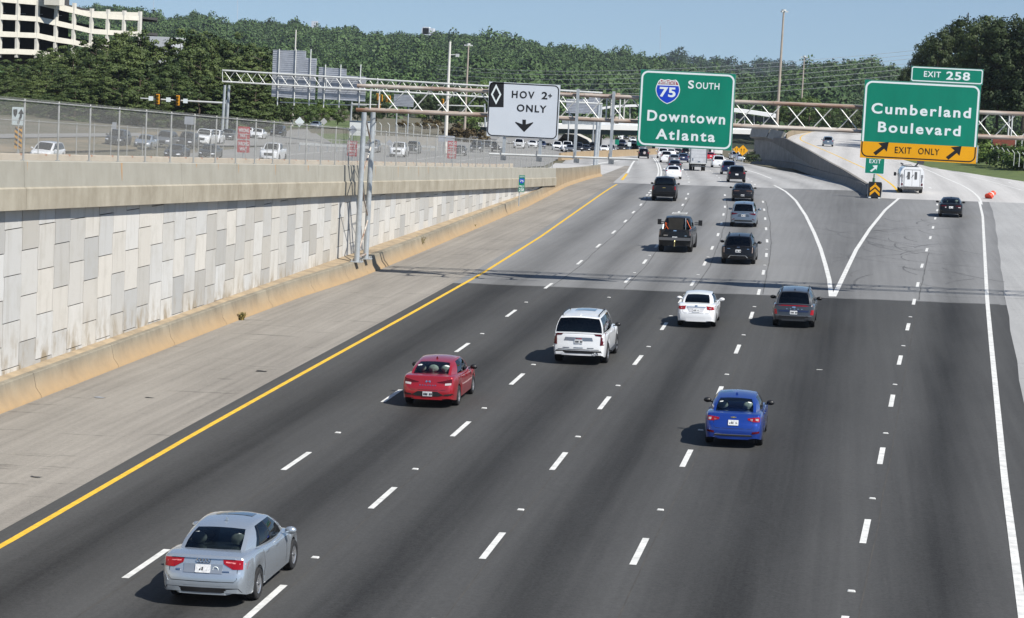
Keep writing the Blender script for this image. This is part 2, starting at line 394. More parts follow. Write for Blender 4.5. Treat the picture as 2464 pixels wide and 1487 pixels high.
for k_ in range(60):          # skid marks on the gore and exit lanes
    x_ = r9.uniform(-1, 10); y_ = r9.uniform(120, 185); an_ = r9.uniform(-1.1, .5); ln_ = r9.uniform(2, 9); P_ = [(x_+math.sin(an_+.05*t_)*ln_*t_/5, y_+math.cos(an_+.05*t_)*ln_*t_/5) for t_ in range(6)]
    if P_[-1][0] < lerp_pts(RWH, P_[-1][1])-.5 and x_ > lerp_pts(L45, y_)+3.5: ribbon(sk, P_, r9.uniform(.06, .16), rz_, .004)
tag(sk.build('skid_marks', mat('skid_rubber', (.06, .06, .06), .85, base2=(.14, .14, .14), scale=3), recalc=False), kind='structure')
def dashes(L, ys, ln=3.05, wd=0.165, zf=rz):
    for y in ys:
        a = lerp_pts(L, y); e = lerp_pts(L, y+ln)
        ribbon(mk, [(a, y), ((a+e)/2, y+ln/2), (e, y+ln)], wd, zf, LIFT)
dashes(L12, [32.8, 46.5, 60.3, 73.7, 87.8, 101.3, 115.3, 130.6, 143.8, 156.8, 169.0, 180.4, 191.2])
dashes(L23, [31.8, 43.7, 55.6, 67.4, 79.3, 91.2, 103.0, 120.3, 132.8, 145.5, 158.5, 170.5, 182, 193, 203, 211.3])
dashes(L34, [38.5, 50.5, 62.5, 74.4, 86.3, 98.6, 110.6, 120.0, 133.1, 145.5, 158.0, 170.3, 181.5, 192.2, 202.8, 211.4])
dashes(L45, [37.5, 50.8, 64.1, 78.3, 91.3, 104.8, 116.5, 128.5, 141.3, 153.7, 166, 178, 190, 202])
dashes(L56, [44.0, 54.7, 66.3, 78.2, 90.0, 102.6, 114.6, 124.4, 137.5, 150.8, 162.8, 174.4, 186, 198, 207], zf=rz_)
def pxline(P, zf, lift=0.0): return [tuple(hit(x, y, zf, lift)[:2]) for x, y in P]
Bz = lambda x, y: ((2400+x*.24351)/1.6358, (560+y*.24351)/1.6358)
def pxdash(P, ln, wd, zf=rz):
    P = pxline(P, zf)
    for i, (x, y) in enumerate(P):
        q = P[min(i+1, len(P)-1)]; p = P[max(i-1, 0)]; s = (q[0]-p[0])/max(0.1, q[1]-p[1])
        ribbon(mk, [(x-s*ln/2, y-ln/2), (x+s*ln/2, y+ln/2)], wd, zf, LIFT)
pxdash([Bz(*t) for t in [(565,895),(600,853),(635,815),(660,780)]], 2.2, 0.2)
pxdash([Bz(*t) for t in [(627,898),(660,855)]], 2.2, 0.2)
pxdash([Bz(*t) for t in [(1276,645),(1270,595),(1260,550),(1238,515),(1223,485),(1195,455)]], 3.0, 0.18)
pxdash([Bz(*t) for t in [(1788,618),(1763,574),(1727,540),(1687,510),(1650,485),(1620,462)]], 3.0, 0.18)
pxdash([Bz(*t) for t in [(2340,683),(2288,633),(2235,592),(2190,560)]], 3.0, 0.18)
def pxrib(b, P, wd, zf, n=6):
    Q = pxline(P, zf); out = []
    for i in range(len(Q)-1):
        for k in range(n):
            t = k/n; p0 = Q[max(i-1, 0)]; p1 = Q[i]; p2 = Q[i+1]; p3 = Q[min(i+2, len(Q)-1)]
            out.append(tuple(0.5*((2*p1[c])+(-p0[c]+p2[c])*t+(2*p0[c]-5*p1[c]+4*p2[c]-p3[c])*t*t+(-p0[c]+3*p1[c]-3*p2[c]+p3[c])*t**3) for c in (0, 1)))
    out.append(Q[-1]); ribbon(b, out, wd, zf, LIFT)
pxrib(mk, [Bz(*t) for t in [(762,570),(785,480),(775,400),(740,310),(703,258),(715,242)]], 0.22, rz)
pxrib(mk, [Bz(*t) for t in [(820,570),(830,480),(812,400),(775,310),(735,258),(750,238)]], 0.22, rz)
pxrib(mk, [Bz(*t) for t in [(280,495),(320,420),(360,350),(395,300)]], 0.3, rz)
pxrib(mk, [(1417, 397.5), (1450, 392), (1488, 386.5)], 0.6, rz)
# gore lines and right edge
gl = [(-0.58, 117.2), (-0.8, 127), (-1.15, 137), (-1.65, 150), (-2.35, 165), (-3.4, 185), (-4.8, 207), (-6.3, 225), (-8.0, 241)]
ribbon(mk, gl, 0.25, rz, LIFT)
pxrib(mk, [(1856, 430), (1822, 417), (1790, 408), (1750, 399), (1715, 393)], 0.25, rz)
ribbon(mk, [(-0.45, 117.2), (0.1, 133), (0.7, 150), (1.75, 172), (3.2, 197.3), (4.4, 213), (4.75, 217.5)], 0.26, lambda x, y: ramp_z(x, y) if y > 152 else road_z(x, y), 0.009)
ribbon(mk, line_pts(RWH, -20, 216, 4), 0.2, lambda x, y: SX*x+SY*y, 0.009)
pxrib(mk, [(2361, 492), (2352, 473), (2318, 448), (2270, 427), (2225, 407), (2170, 391), (2100, 371)], 0.22, ramp_z)
pxrib(mk, [(2459, 458), (2400, 441.5), (2330, 424), (2250, 406.5), (2170, 393.5), (2100, 381)], 0.16, ramp_z)
pxdash([(2237, 452), (2219, 436), (2212, 423.5), (2188, 408), (2163, 400), (2130, 390), (2102, 376), (2078, 368), (2052, 357), (2034, 350), (2026, 346), (2033, 341), (2042, 337)], 3.2, 0.26, ramp_z)
pxdash([(2430, 440), (2395, 430), (2352, 421), (2300, 412.5), (2250, 404)], 3, 0.24, ramp_z)
tag(mk.build('lane_markings', M_white, recalc=False), kind='structure')
yk = MB(); pxrib(yk, [(2161, 464), (2150, 449), (2131, 434), (2100, 414), (2050, 391.5), (2000, 369), (1960, 352), (1930, 339), (1925, 332), (1932, 325), (1950, 318)], 0.24, ramp_z)
pxrib(yk, [Bz(*t) for t in [(195,610),(235,560),(272,508)]], 0.3, rz)
tag(yk.build('yellow_edge_line', M_yellow, recalc=False), kind='structure')
# ---- raised markers between the dashes
pm = MB().prism([(-.06, 0), (.06, 0), (.045, .02), (-.045, .02)], -.05, .05).mesh('pavement_marker', M_white)
mk_y = {0: (L12, [40.5, 53.4, 67.0, 80.6, 94.3, 108]), 1: (L23, [38, 49.6, 61.5, 73.4, 85, 97, 112, 126.5, 139]), 2: (L34, [44.5, 56.5, 68.5, 80.3, 92.3, 104.5, 115, 126.8, 139.5]),
        3: (L45, [44.2, 57.5, 71, 84.7, 98, 110.3, 122.6, 135, 147.5]), 4: (L56, [49.4, 60.7, 72.2, 84, 96.5, 108.5])}
for k, (L, ys) in mk_y.items():
    for y in ys:
        o = bpy.data.objects.new('pavement_marker', pm); col.objects.link(o); x = lerp_pts(L, y)
        o.location = (x, y, road_z(x, y)+0.003); o.scale = (1.5, 1.6, 1)
        tag(o, 'small white raised reflector between the dashes of a lane line', 'road marker', 'raised markers between the lane dashes')
# litter on the shoulder
for i, (px, py, s, c, lb) in enumerate([(235, 957, .35, (.25, .26, .28), 'crumpled grey scrap of litter on the shoulder, nearest to the wall'), (356, 957, .3, (.03, .03, .03), 'black scrap of tyre lying on the left shoulder beside the grey litter'), (82, 1148, .3, (.06, .06, .06), 'dark sliver of rubber at the left frame edge of the shoulder'),
        (625, 894, .4, (.02, .02, .02), 'thin black twig-like scrap on the shoulder near the barrier'), (1969, 890, .22, (.75, .75, .72), 'white paper scrap lying in the empty wide lane'), (1205, 513, .3, (.8, .8, .78), 'white litter at the foot of the shoulder barrier past the gantry')]):
    q = hit(px, py, road_z); b = MB(); r2 = random.Random(i)
    row = [[(a*s/3+r2.uniform(-.03, .03), t*s/4+r2.uniform(-.04, .04), r2.uniform(0.01, .09)*s) for a in range(-1, 3)] for t in range(-1, 2)]
    b.grid(row); o = b.build('litter', mat('litter_%d' % i, c, 0.8, var=.2, scale=9), loc=(q[0], q[1], q[2]+0.004)); tag(o, lb, 'litter', 'scraps on the pavement')
# ================================================================ LEFT RAMP: WALL, BARRIERS, FENCES
def low_attr(o, fn):
    me = o.data; a = me.attributes.new('low', 'FLOAT', 'POINT'); a.data.foreach_set('value', [fn(v.co) for v in me.vertices])
M_parapet = concrete('parapet_concrete', (0.385, 0.37, 0.32), (0.285, 0.27, 0.225), low=(0.42, 0.26, 0.12))
M_coping = concrete('coping_concrete', (0.42, 0.385, 0.31), (0.22, 0.19, 0.14))
M_barrier = concrete('barrier_concrete', (0.30, 0.27, 0.21), (0.13, 0.115, 0.09), low=(0.40, 0.275, 0.15))
M_ledge = mat('ledge_dirt', (0.40, 0.31, 0.20), 0.95, base2=(0.24, 0.19, 0.13), scale=1.2, bump=0.4)
par_z = lambda y: 7.8-0.0357*(y-68.2) if y < 207 else lerp_pts([(207, 2.84), (222, 2.3), (240, 1.85), (256, 1.5)], y)
def WX(y): return -27.2-lerp_pts([(190, 0), (205, .3), (220, .9), (256, 1.4)], y)      # wall face
BB = [(-60, -26.3), (60, -26.3), (95, -26.35), (106, -26.2), (113, -25.85), (118, -25.72), (124, -25.75), (138, -25.87), (158, -26.1), (184, -26.4), (205, -27.1), (220, -27.7), (256, -28.2)]
bb = lambda y: lerp_pts(BB, y)
JH = lambda y: .83 if y < 196 else .83+(max(.80, par_z(y)-road_z(bb(y), y))-.83)*sm(196, 212, y)
def sweep(b, prof, ys, m=0, closed=False):
    """prof(y) -> list of (x,z); swept along y"""
    rows = [[(x, y, z) for x, z in prof(y)] for y in ys]; b.grid(rows, m)
    n = len(rows[0]); return b
wall = empty('retaining_wall', (-27.2, 150, 0), label='tall pale retaining wall of staggered square panels on the left, under a concrete parapet', cat='retaining wall')
def at0(o):  # parent keeping world placement (the empty has no rotation)
    o.parent = wall; o.location = Vector(o.location)-wall.location; return o
# backing and panels
ys = ysteps(20, 236, 6)
bk = MB(); sweep(bk, lambda y: [(WX(y)-.06, road_z(-27, y)), (WX(y)-.06, par_z(y)-1.2)], ys)
at0(bk.build('backing', mat('wall_joint', (0.045, 0.043, 0.04), 0.95), recalc=False))
pb = MB(); cols = []; r3 = random.Random(5); pw = 1.55; gap = 0.034
def prow(y): return WX(y)
i = 0; y = 20.0
while y < 234:
    z0 = -2.3+(0.775 if i % 2 else 0.0)
    while z0 < 9:
        a, b2 = max(z0, road_z(-27.2, y)+.2), min(z0+pw, par_z(y)-1.5)
        if b2-a > 0.15:
            tone = r3.choice([1.0, 1.04, 1.08, .97, .93, .88, 1.06, .95, .80, .76, .98, .84]); warm = r3.uniform(-.02, .03)
            zm = z0+pw/2; g = gap/2; nt_ = 0.035*(1 if i % 2 else -1)
            # cruciform panel: the vertical edges step by a notch at mid height
            poly = [(y+g+nt_, a+g), (y+pw-g+nt_, a+g)]
            if a < zm < b2: poly += [(y+pw-g+nt_, zm), (y+pw-g-nt_, zm)]; e = -nt_
            else: e = nt_ if b2 <= zm else -nt_; poly[0] = (y+g+e, a+g); poly[1] = (y+pw-g+e, a+g)
            poly += [(y+pw-g+e, b2-g), (y+g+e, b2-g)]
            if a < zm < b2: poly += [(y+g-nt_, zm), (y+g+nt_, zm)]
            x0 = r3.uniform(-.006, .006)
            n = len(poly); V = [(WX(p)+x0, p, q) for p, q in poly]+[(WX(p)-.05, p, q) for p, q in poly]
            k0 = len(pb.v)
            pb.add(V, [tuple(range(n))]+[(j, (j+1) % n, n+(j+1) % n, n+j) for j in range(n)])
            cols += [(0.525*tone*(1+warm), 0.513*tone, 0.485*tone*(1-warm*1.5), 1)]*len(V)
        z0 += pw
    y += pw; i += 1
mp_ = bpy.data.materials.new('wall_panels'); g = NG(mp_)
ca = g.new('ShaderNodeAttribute', attribute_name='tint'); tc = g.new('ShaderNodeTexCoord')
ns = g.noise(g.mapping(tc.outputs['Object'], (2, 2.2, .25)), 1.1, 6, .7); n4 = g.noise(tc.outputs['Object'], 1.3, 5)
c = g.mix(g.math('MULTIPLY', g.math('MAXIMUM', g.math('SUBTRACT', ns, .52), 0), 1.6), ca.outputs['Color'], (0.27, 0.245, 0.20))
c = g.mix(g.math('MULTIPLY', g.math('MAXIMUM', g.math('SUBTRACT', n4, .5), 0), 1.4), c, (0.36, 0.34, 0.29))
lowa = g.new('ShaderNodeAttribute', attribute_name='low'); n6 = g.noise(g.mapping(tc.outputs['Object'], (1, 1.6, .8)), 1.0, 5, .65)
c = g.mix(g.math('MULTIPLY', lowa.outputs['Fac'], g.math('MULTIPLY', g.math('MAXIMUM', g.math('SUBTRACT', n6, .46), 0), 3.0)), c, (0.30, 0.25, 0.18))
g.L(c, g.b.inputs['Base Color']); g.b.inputs['Roughness'].default_value = .85; g.b.inputs['Specular IOR Level'].default_value = .2
g.bump(g.noise(tc.outputs['Object'], 12, 4), .2, .01)
o = pb.build('panels', mp_, flat=True); at0(o)
ca_ = o.data.color_attributes.new('tint', 'FLOAT_COLOR', 'POINT'); ca_.data.foreach_set('color', [v for c4 in cols for v in c4])
low_attr(o, lambda v: max(0, 1-(v.z+o.location.z-road_z(-26.6, v.y+150)-.85)/.6))
# coping (lower band) and parapet (upper band), cast in lengths with open joints
cp = MB(); pp = MB(); joints = [20, 45, 58.5, 70.6, 88.2, 96.5, 103.5, 112, 121, 131, 141.3, 153, 165, 178, 190, 209]
for a, b2 in zip(joints[:-1], joints[1:]):
    e = .015; yy = ysteps(a+e, b2-e, 4)
    hgt = lambda y: min(1.63, par_z(y)-road_z(-28, y)-.12)
    if a < 222:
        sweep(cp, lambda y: [(WX(y)-.35, par_z(y)-hgt(y)), (WX(y)+.32, par_z(y)-hgt(y)), (WX(y)+.32, par_z(y)-.93), (WX(y)+.26, par_z(y)-.88), (WX(y)-.35, par_z(y)-.88)], yy)
    sweep(pp, lambda y: [(WX(y)-.2, par_z(y)-.9), (WX(y)+.24, par_z(y)-.9), (WX(y)+.2, par_z(y)-.03), (WX(y)+.17, par_z(y)), (WX(y)-.05, par_z(y)), (WX(y)-.2, par_z(y)-.9)], yy)
    for S_, pr in ((cp, [(-.35, 1.63), (.32, 1.63), (.32, .93), (-.35, .88)]), (pp, [(-.2, .9), (.24, .9), (.2, .03), (-.05, 0)])):
        if S_ is cp and a >= 222: continue
        for yv in (yy[0], yy[-1]): S_.add([(WX(yv)+dx, yv, par_z(yv)-min(dz, hgt(yv) if S_ is cp else 9)) for dx, dz in pr], [(0, 1, 2, 3)])
at0(cp.build('coping', M_coping, recalc=False)); o = at0(pp.build('parapet', M_parapet, recalc=False, flat=True))
low_attr(o, lambda v: 0.0)
# rust runs below some posts
FY = [70.9+3.235*k for k in range(-4, 43)]
rb = MB(); r4 = random.Random(11)
for k, yv in enumerate(FY):
    if r4.random() < .6 and yv < 150:
        ln = r4.uniform(.15, .7); wd = r4.uniform(.03, .11); x = WX(yv)
        pts = [(yv-wd, 0), (yv+wd, 0), (yv+wd*.35, ln), (yv-wd*.2, ln*.9)]
        rb.add([(x+.203+.045*d_/.9, p, par_z(p)-.035-d_) for p, d_ in pts], [(0, 1, 2, 3)])
at0(rb.build('rust_stain', mat('rust_stain', (0.42, 0.20, 0.07), .9, base2=(0.40, 0.32, 0.22), scale=6, stretch=(1, 3, .5)), recalc=False))
# ---- shoulder barrier at the foot of the wall
br = MB()
prof = lambda y: [(bb(y), road_z(bb(y), y)), (bb(y)-.02, road_z(bb(y), y)+.09), (bb(y)-.2, road_z(bb(y), y)+.33), (bb(y)-.3, road_z(bb(y), y)+JH(y)-.03), (bb(y)-.33, road_z(bb(y), y)+JH(y)), (bb(y)-.48, road_z(bb(y), y)+JH(y)), (min(bb(y)-.49, WX(y)-.05), road_z(bb(y), y)+JH(y)-.03)]
bj = [30, 48, 60, 71, 79, 86, 93.5, 101, 108.5, 115, 119.3, 123.8, 133, 146, 160, 175, 190, 206, 220, 234, 256]
for a, b2 in zip(bj[:-1], bj[1:]): sweep(br, prof, ysteps(a+.012, b2-.012, 3))
br.add([(x, 255.98, z) for x, z in prof(256)]+[(bb(256)-.5, 256, road_z(-28, 256))], [tuple(range(8))])
o = br.build('shoulder_barrier', M_barrier, recalc=False, ang=25)
low_attr(o, lambda v: max(0, 1-(v.z-road_z(bb(v.y), v.y))/.75))
tag(o, 'long tan-stained concrete safety barrier along the left shoulder below the panel wall', 'barrier')
lg = MB(); sweep(lg, lambda y: [(bb(y)-.485, road_z(bb(y), y)+.81), ((bb(y)+WX(y))/2-.2, road_z(bb(y), y)+.85), (WX(y)-.02, road_z(bb(y), y)+.88)], ysteps(30, 200, 2.5))
tag(lg.build('dirt_ledge', M_ledge, recalc=False), kind='structure')
# ---- ramp deck and its far barrier
RZ = lambda y: par_z(y)-.88
rampx2 = lambda y: WX(y)-6.6
tag(sheet('ramp_road', ysteps(20, 207, 6)+ysteps(208, 256, 6)+ysteps(257, 326, 6), lambda y: rampx2(y)-.3 if y < 257 else lerp_pts([(257, -35.6), (326, -43)], y), lambda y: WX(y)-.02 if y < 257 else lerp_pts([(257, -28.75), (300, -31.15), (326, -32.6)], y), lambda x, y: max(RZ(y), road_z(x, y)-.01) if y < 245 else road_z(x, y)-.015, [M_conc], 4, 0.0, None), kind='structure')
fb = MB(); sweep(fb, lambda y: [(rampx2(y)-.45, road_z(-34, y)-1), (rampx2(y)-.45, par_z(y)-.02), (rampx2(y)-.42, par_z(y)), (rampx2(y)-.2, par_z(y)), (rampx2(y)-.17, par_z(y)-.03), (rampx2(y)-.15, par_z(y)-.95)], ysteps(20, 232, 4))
o = fb.build('ramp_barrier', concrete('ramp_barrier_concrete', (0.50, 0.44, 0.35), (0.36, 0.30, 0.23)), recalc=False, ang=25)
tag(o, 'pale concrete barrier on the far side of the raised ramp with rusty joints', 'barrier')
jm_ = MB().box((0, 0, 0), (.30, .16, .08)).mesh('joint', mat('rust_joint', (0.36, 0.17, 0.09), .9, var=.3, scale=5))
for k in range(52):
    yv = 74+k*2.9; q = bpy.data.objects.new('joint', jm_); col.objects.link(q); q.parent = o; q.location = (rampx2(yv)-.31, yv, par_z(yv)-.03)
# ---- chain link: wires as a cut-out pattern on the flat netting
def netting(name, dens):
    m = bpy.data.materials.new(name); g = NG(m); tc = g.new('ShaderNodeTexCoord'); s = g.new('ShaderNodeSeparateXYZ'); g.L(tc.outputs['UV'], s.inputs[0])
    def wires(sign):
        t = g.math('ADD', s.outputs[0], g.math('MULTIPLY', s.outputs[1], sign)); fr = g.math('FRACT', g.math('MULTIPLY', t, 1/0.075))
        return g.math('LESS_THAN', g.math('ABSOLUTE', g.math('SUBTRACT', fr, .5)), dens/2)
    k = g.math('MAXIMUM', wires(1), wires(-1))
    g.b.inputs['Base Color'].default_value = (.33, .33, .315, 1); g.b.inputs['Roughness'].default_value = .6; g.b.inputs['Metallic'].default_value = .2
    tr = g.new('ShaderNodeBsdfTransparent'); mx = g.new('ShaderNodeMixShader'); g.L(k, mx.inputs[0]); g.L(tr.outputs[0], mx.inputs[1]); g.L(g.b.outputs[0], mx.inputs[2])
    g.L(mx.outputs[0], g.n.nodes['Material Output'].inputs['Surface']); return m
M_net = netting('chain_link', 0.17); M_net2 = netting('chain_link_far', 0.08)
def fence(name, label, ys, xf, zf, h, net, postmat, step, r=.035, group=None):
    t = empty(name, (xf(ys[0]), ys[0], zf(ys[0])), label=label, cat='fence', group=group)
    L0 = Vector(t.location)
    V = []; Fc = []; UV = []; s = 0; prev = None
    for i, y in enumerate(ys):
        p = Vector((xf(y), y, zf(y)))
        if prev is not None: s += (p-prev).length
        prev = p
        V += [tuple(p-L0), tuple(p-L0+Vector((0, 0, h+.06)))]; UV += [(s, 0), (s, h+.06)]
        if i: Fc.append((2*i-2, 2*i, 2*i+1, 2*i-1))
    me = bpy.data.meshes.new('netting'); me.from_pydata(V, [], Fc); me.materials.append(net); uv = me.uv_layers.new(name='UVMap')
    for li, l in enumerate(me.loops): uv.data[li].uv = UV[l.vertex_index]
    o = bpy.data.objects.new('netting', me); col.objects.link(o); o.parent = t
    pm_ = MB().tube((0, 0, -.02), (0, 0, h), r, n=8).box((0, 0, 0.01), (.14, .14, .03)).tube((0, 0, h), (0, 0, h+.05), r*.7, .005, 6).mesh('post', postmat)
    ps = ys[::step]
    for y in ps[:98]:
        q = bpy.data.objects.new('post', pm_); col.objects.link(q); q.parent = t; q.location = Vector((xf(y), y, zf(y)))-L0
    rl = MB()
    for a, b2 in zip(ys[:-1], ys[1:]): rl.tube(Vector((xf(a)+.03, a, zf(a)+h-.03))-L0, Vector((xf(b2)+.03, b2, zf(b2)+h-.03))-L0, r*.6, n=6)
    rl.build('top_rail', postmat, t)
    return t
M_post = mat('fence_post', (.40, .40, .38), .5, .4, var=.25, scale=2)
fence('chain_link_fence', 'chain link fence with steel posts along the top of the near ramp parapet', FY, lambda y: WX(y)+.06, par_z, 2.0, M_net, M_post, 1, .034)
fence('chain_link_fence', 'lower chain link fence on the far barrier behind the raised ramp', [72+2.35*k for k in range(62)], lambda y: rampx2(y)-.31, par_z, 1.4, M_net2, M_post, 1, .022)
# ---- weed at the foot of the barrier, tar patches
def weed(px, py, h, n, label, seed):
    q = hit(px, py, road_z); r = random.Random(seed); b = MB()
    for k in range(n):
        a = r.uniform(0, 6.28); t = r.uniform(.1, .45)*h; hh = h*r.uniform(.55, 1); wd = .02
        p0 = Vector((r.uniform(-.1, .1), r.uniform(-.1, .1), 0)); p1 = p0+Vector((math.cos(a)*t*.4, math.sin(a)*t*.4, hh*.6)); p2 = p0+Vector((math.cos(a)*t, math.sin(a)*t, hh))
        sd_ = Vector((math.sin(a), -math.cos(a), 0))*wd
        b.add([p0-sd_, p0+sd_, p1+sd_*1.6, p1-sd_*1.6, p2], [(0, 1, 2, 3), (3, 2, 4)])
        for m_ in range(5):
            c_ = p0.lerp(p2, r.uniform(.3, 1))+Vector((r.uniform(-.08, .08), r.uniform(-.08, .08), 0)); d_ = Vector((r.uniform(-1, 1), r.uniform(-1, 1), r.uniform(-.3, 1))).normalized()*.06; e_ = d_.cross(Vector((0, 0, 1)))*.5
            b.add([c_-d_, c_+e_, c_+d_, c_-e_], [(0, 1, 2, 3)])
    o = b.build('weed', mat('dry_weed', (.30, .20, .06), .9, base2=(.12, .13, .04), scale=5), loc=q, flat=True, recalc=False); tag(o, label, 'weed')
weed(1008, 602, 1.0, 40, 'tall dry brown weed growing at the foot of the shoulder barrier past the gantry', 1)
weed(582, 770, .4, 26, 'small dry weed in the gutter of the barrier left of the gantry', 2)
weed(1140, 550, .35, 22, 'low tuft of weed in the gutter beyond the tall dry weed', 3)
# ================================================================ SIGNS AND GANTRIES
def text_mesh(name, body, material, bold=0.0, depth=0.006):
    cu_ = bpy.data.curves.new(name, 'FONT'); cu_.body = body; cu_.size = 1; cu_.extrude = depth; cu_.offset = bold; cu_.resolution_u = 4
    o = bpy.data.objects.new(name, cu_); col.objects.link(o)
    dg = bpy.context.evaluated_depsgraph_get(); me = bpy.data.meshes.new_from_object(o.evaluated_get(dg))
    bpy.data.objects.remove(o); me.name = name; me.materials.clear(); me.materials.append(material)
    return me
def text(body, x0, z0, x1, z1, y, material, parent, name='lettering', bold=0.0, space=0.0, face=-1):
    """one word filling the box x0..x1, z0..z1 on the plane y; letters set one by one for highway spacing"""
    me = text_mesh(name, body, material, bold) if not space else None
    if space:
        cu_ = bpy.data.curves.new(name, 'FONT'); cu_.body = body; cu_.size = 1; cu_.extrude = .006; cu_.offset = bold; cu_.space_character = 1+space; cu_.resolution_u = 4
        o = bpy.data.objects.new(name, cu_); col.objects.link(o); dg = bpy.context.evaluated_depsgraph_get()
        me = bpy.data.meshes.new_from_object(o.evaluated_get(dg)); bpy.data.objects.remove(o); me.name = name; me.materials.clear(); me.materials.append(material)
    n = len(me.vertices); co = np.empty(n*3, np.float32); me.vertices.foreach_get('co', co); co = co.reshape(-1, 3)
    a = co.min(0); b = co.max(0); q = np.empty_like(co)
    q[:, 0] = x0+(co[:, 0]-a[0])/(b[0]-a[0])*(x1-x0); q[:, 2] = z0+(co[:, 1]-a[1])/(b[1]-a[1])*(z1-z0); q[:, 1] = y-co[:, 2]
    me.vertices.foreach_set('co', q.ravel()); me.update()
    o = bpy.data.objects.new(name, me); col.objects.link(o); o.parent = parent
    return o
def rrect(x0, z0, x1, z1, r, n=8, corners=(1, 1, 1, 1)):
    P = []
    for (cx, cz, a0, k) in ((x1-r, z1-r, 0, 0), (x0+r, z1-r, 90, 1), (x0+r, z0+r, 180, 2), (x1-r, z0+r, 270, 3)):
        if corners[k]:
            for i in range(n+1): a = R(a0+90*i/n); P.append((cx+r*math.cos(a), cz+r*math.sin(a)))
        else: P.append((x1 if k in (0, 3) else x0, z1 if k in (0, 1) else z0))
    return P
def ring(b, outer, inner, y, th=.006, m=0):
    n = len(outer); V = [(x, y, z) for x, z in outer]+[(x, y, z) for x, z in inner]
    b.add(V, [(i, (i+1) % n, n+(i+1) % n, n+i) for i in range(n)], m)
M_sgreen = mat('sign_green', (0.0, 0.20, 0.125), 0.45, var=.10, scale=.8, spec=.4, stretch=(1, 1, .3), detail=8)
M_swhite = mat('sign_white', (0.74, 0.80, 0.80), 0.45, spec=.4)
M_spanel = mat('sign_white_panel', (0.60, 0.64, 0.69), 0.5, var=.04, scale=.7, spec=.4)
M_syel = mat('sign_amber', (0.78, 0.36, 0.004), 0.45, var=.04, scale=.7, spec=.4)
M_sblack = mat('sign_black', (0.010, 0.010, 0.011), 0.45)
M_sred = mat('sign_red', (0.42, 0.025, 0.035), 0.5)
M_sblue = mat('sign_blue', (0.005, 0.05, 0.50), 0.45)
M_shred = mat('shield_red', (0.33, 0.012, 0.03), 0.45)
M_aluback = mat('sign_back', (0.40, 0.42, 0.46), 0.5, 0.15, var=.15, scale=1.2)
M_alu = mat('sign_edge', (0.62, 0.64, 0.65), 0.4, 0.5)
GY = 117.31; SYG = GY-.36
Z2 = lambda x, y: (794.7+.24829*x, 122.3+.24829*y)
Z3 = lambda x, y: (1405.99+.24829*x, 122.26+.24829*y)
Z4 = lambda x, y: (1851.6+.24829*x, 122.26+.24829*y)
def xz(p, Y=SYG): q = at(p[0], p[1], Y); return q[0], q[2]
# ---- the sign gantry over the carriageway
gt = empty('sign_gantry', (-25.97, GY, .9), label='rust-streaked pale steel truss gantry spanning the carriageway with three large signs', cat='gantry')
GO = Vector(gt.location)
def gpart(b, name, m, **kw): o = b.build(name, m, gt, **kw); o.location = -GO; return o
zt = lambda X: 10.34+.0083*(X+25.8); zl = lambda X: 9.06+.0095*(X+25.8)
XR = 21.0; GY2 = GY+2.25
for Yv in (GY, GY2):
    b = MB(); b.tube((-26.35, Yv, zt(-26.35)), (XR, Yv, zt(XR)), .10, n=14)
    for xj in (-24.6, -22.2, -14.0, -12.55, -4.1, 5.0): b.tube((xj-.09, Yv, zt(xj)), (xj+.09, Yv, zt(xj)), .118 if xj != -12.55 else .19, n=14)
    gpart(b, 'top_chord', M_rust)
    b = MB(); b.tube((-26.35, Yv, zl(-26.35)), (XR, Yv, zl(XR)), .10, n=14)
    for xj in (-12.55, 8.7): b.tube((xj-.09, Yv, zl(xj)), (xj+.09, Yv, zl(xj)), .118 if xj != -12.55 else .19, n=14)
    gpart(b, 'bottom_chord', M_rust)
b = MB(); x = -25.2; k = 0
while x < XR-1.3:
    b.tube((x+.12, GY, zt(x)-.06), (x+1.12, GY, zl(x+1)+.06), .032, n=6)
    b.tube((x+.12-.33+.35, GY2, zl(x)+.06), (x+1.12, GY2, zt(x+1)-.06), .032, n=6)
    if k % 3 == 0:
        for f_ in (zt, zl): b.tube((x, GY, f_(x)), (x+1.35, GY2, f_(x)), .028, n=6); b.tube((x, GY2, f_(x)), (x, GY, f_(x)), .028, n=6)
    x += 1.35; k += 1
for xv in (-25.6, -12.9, -12.2, 8.0):
    for Yv in (GY, GY2): b.tube((xv, Yv, zl(xv)), (xv, Yv, zt(xv)), .04, n=8)
gpart(b, 'diagonal_bracing', M_steel_w)
for j, (Yv) in enumerate((GY, GY2)):
    b = MB().tube((-25.97, Yv, .86), (-25.9, Yv, zl(-26)-.12), .148, .135, n=18).box((-25.97, Yv, .90), (.62, .62, .05))
    for sx in (-1, 1):
        for sy in (-1, 1): b.tube((-25.97+sx*.24, Yv+sy*.24, .86), (-25.97+sx*.24, Yv+sy*.24, 1.05), .03, n=6)
    gpart(b, 'leg', M_steel)
b = MB()
for k in range(4):
    z0 = 1.2+k*2.0; a, c_ = (GY, GY2) if k % 2 == 0 else (GY2, GY)
    b.tube((-25.95, a, z0), (-25.93, c_, z0+1.9), .045, n=6)
b.tube((-25.95, GY, 1.15), (-25.95, GY2, 1.15), .05, n=6)
gpart(b, 'leg_bracing', M_rust)
b = MB().tube((XR-.5, GY, .3), (XR-.5, GY, zl(XR)), .15, n=16); gpart(b, 'leg', M_steel)
b = MB().tube((XR-.5, GY2, .3), (XR-.5, GY2, zl(XR)), .15, n=16); gpart(b, 'leg', M_steel)
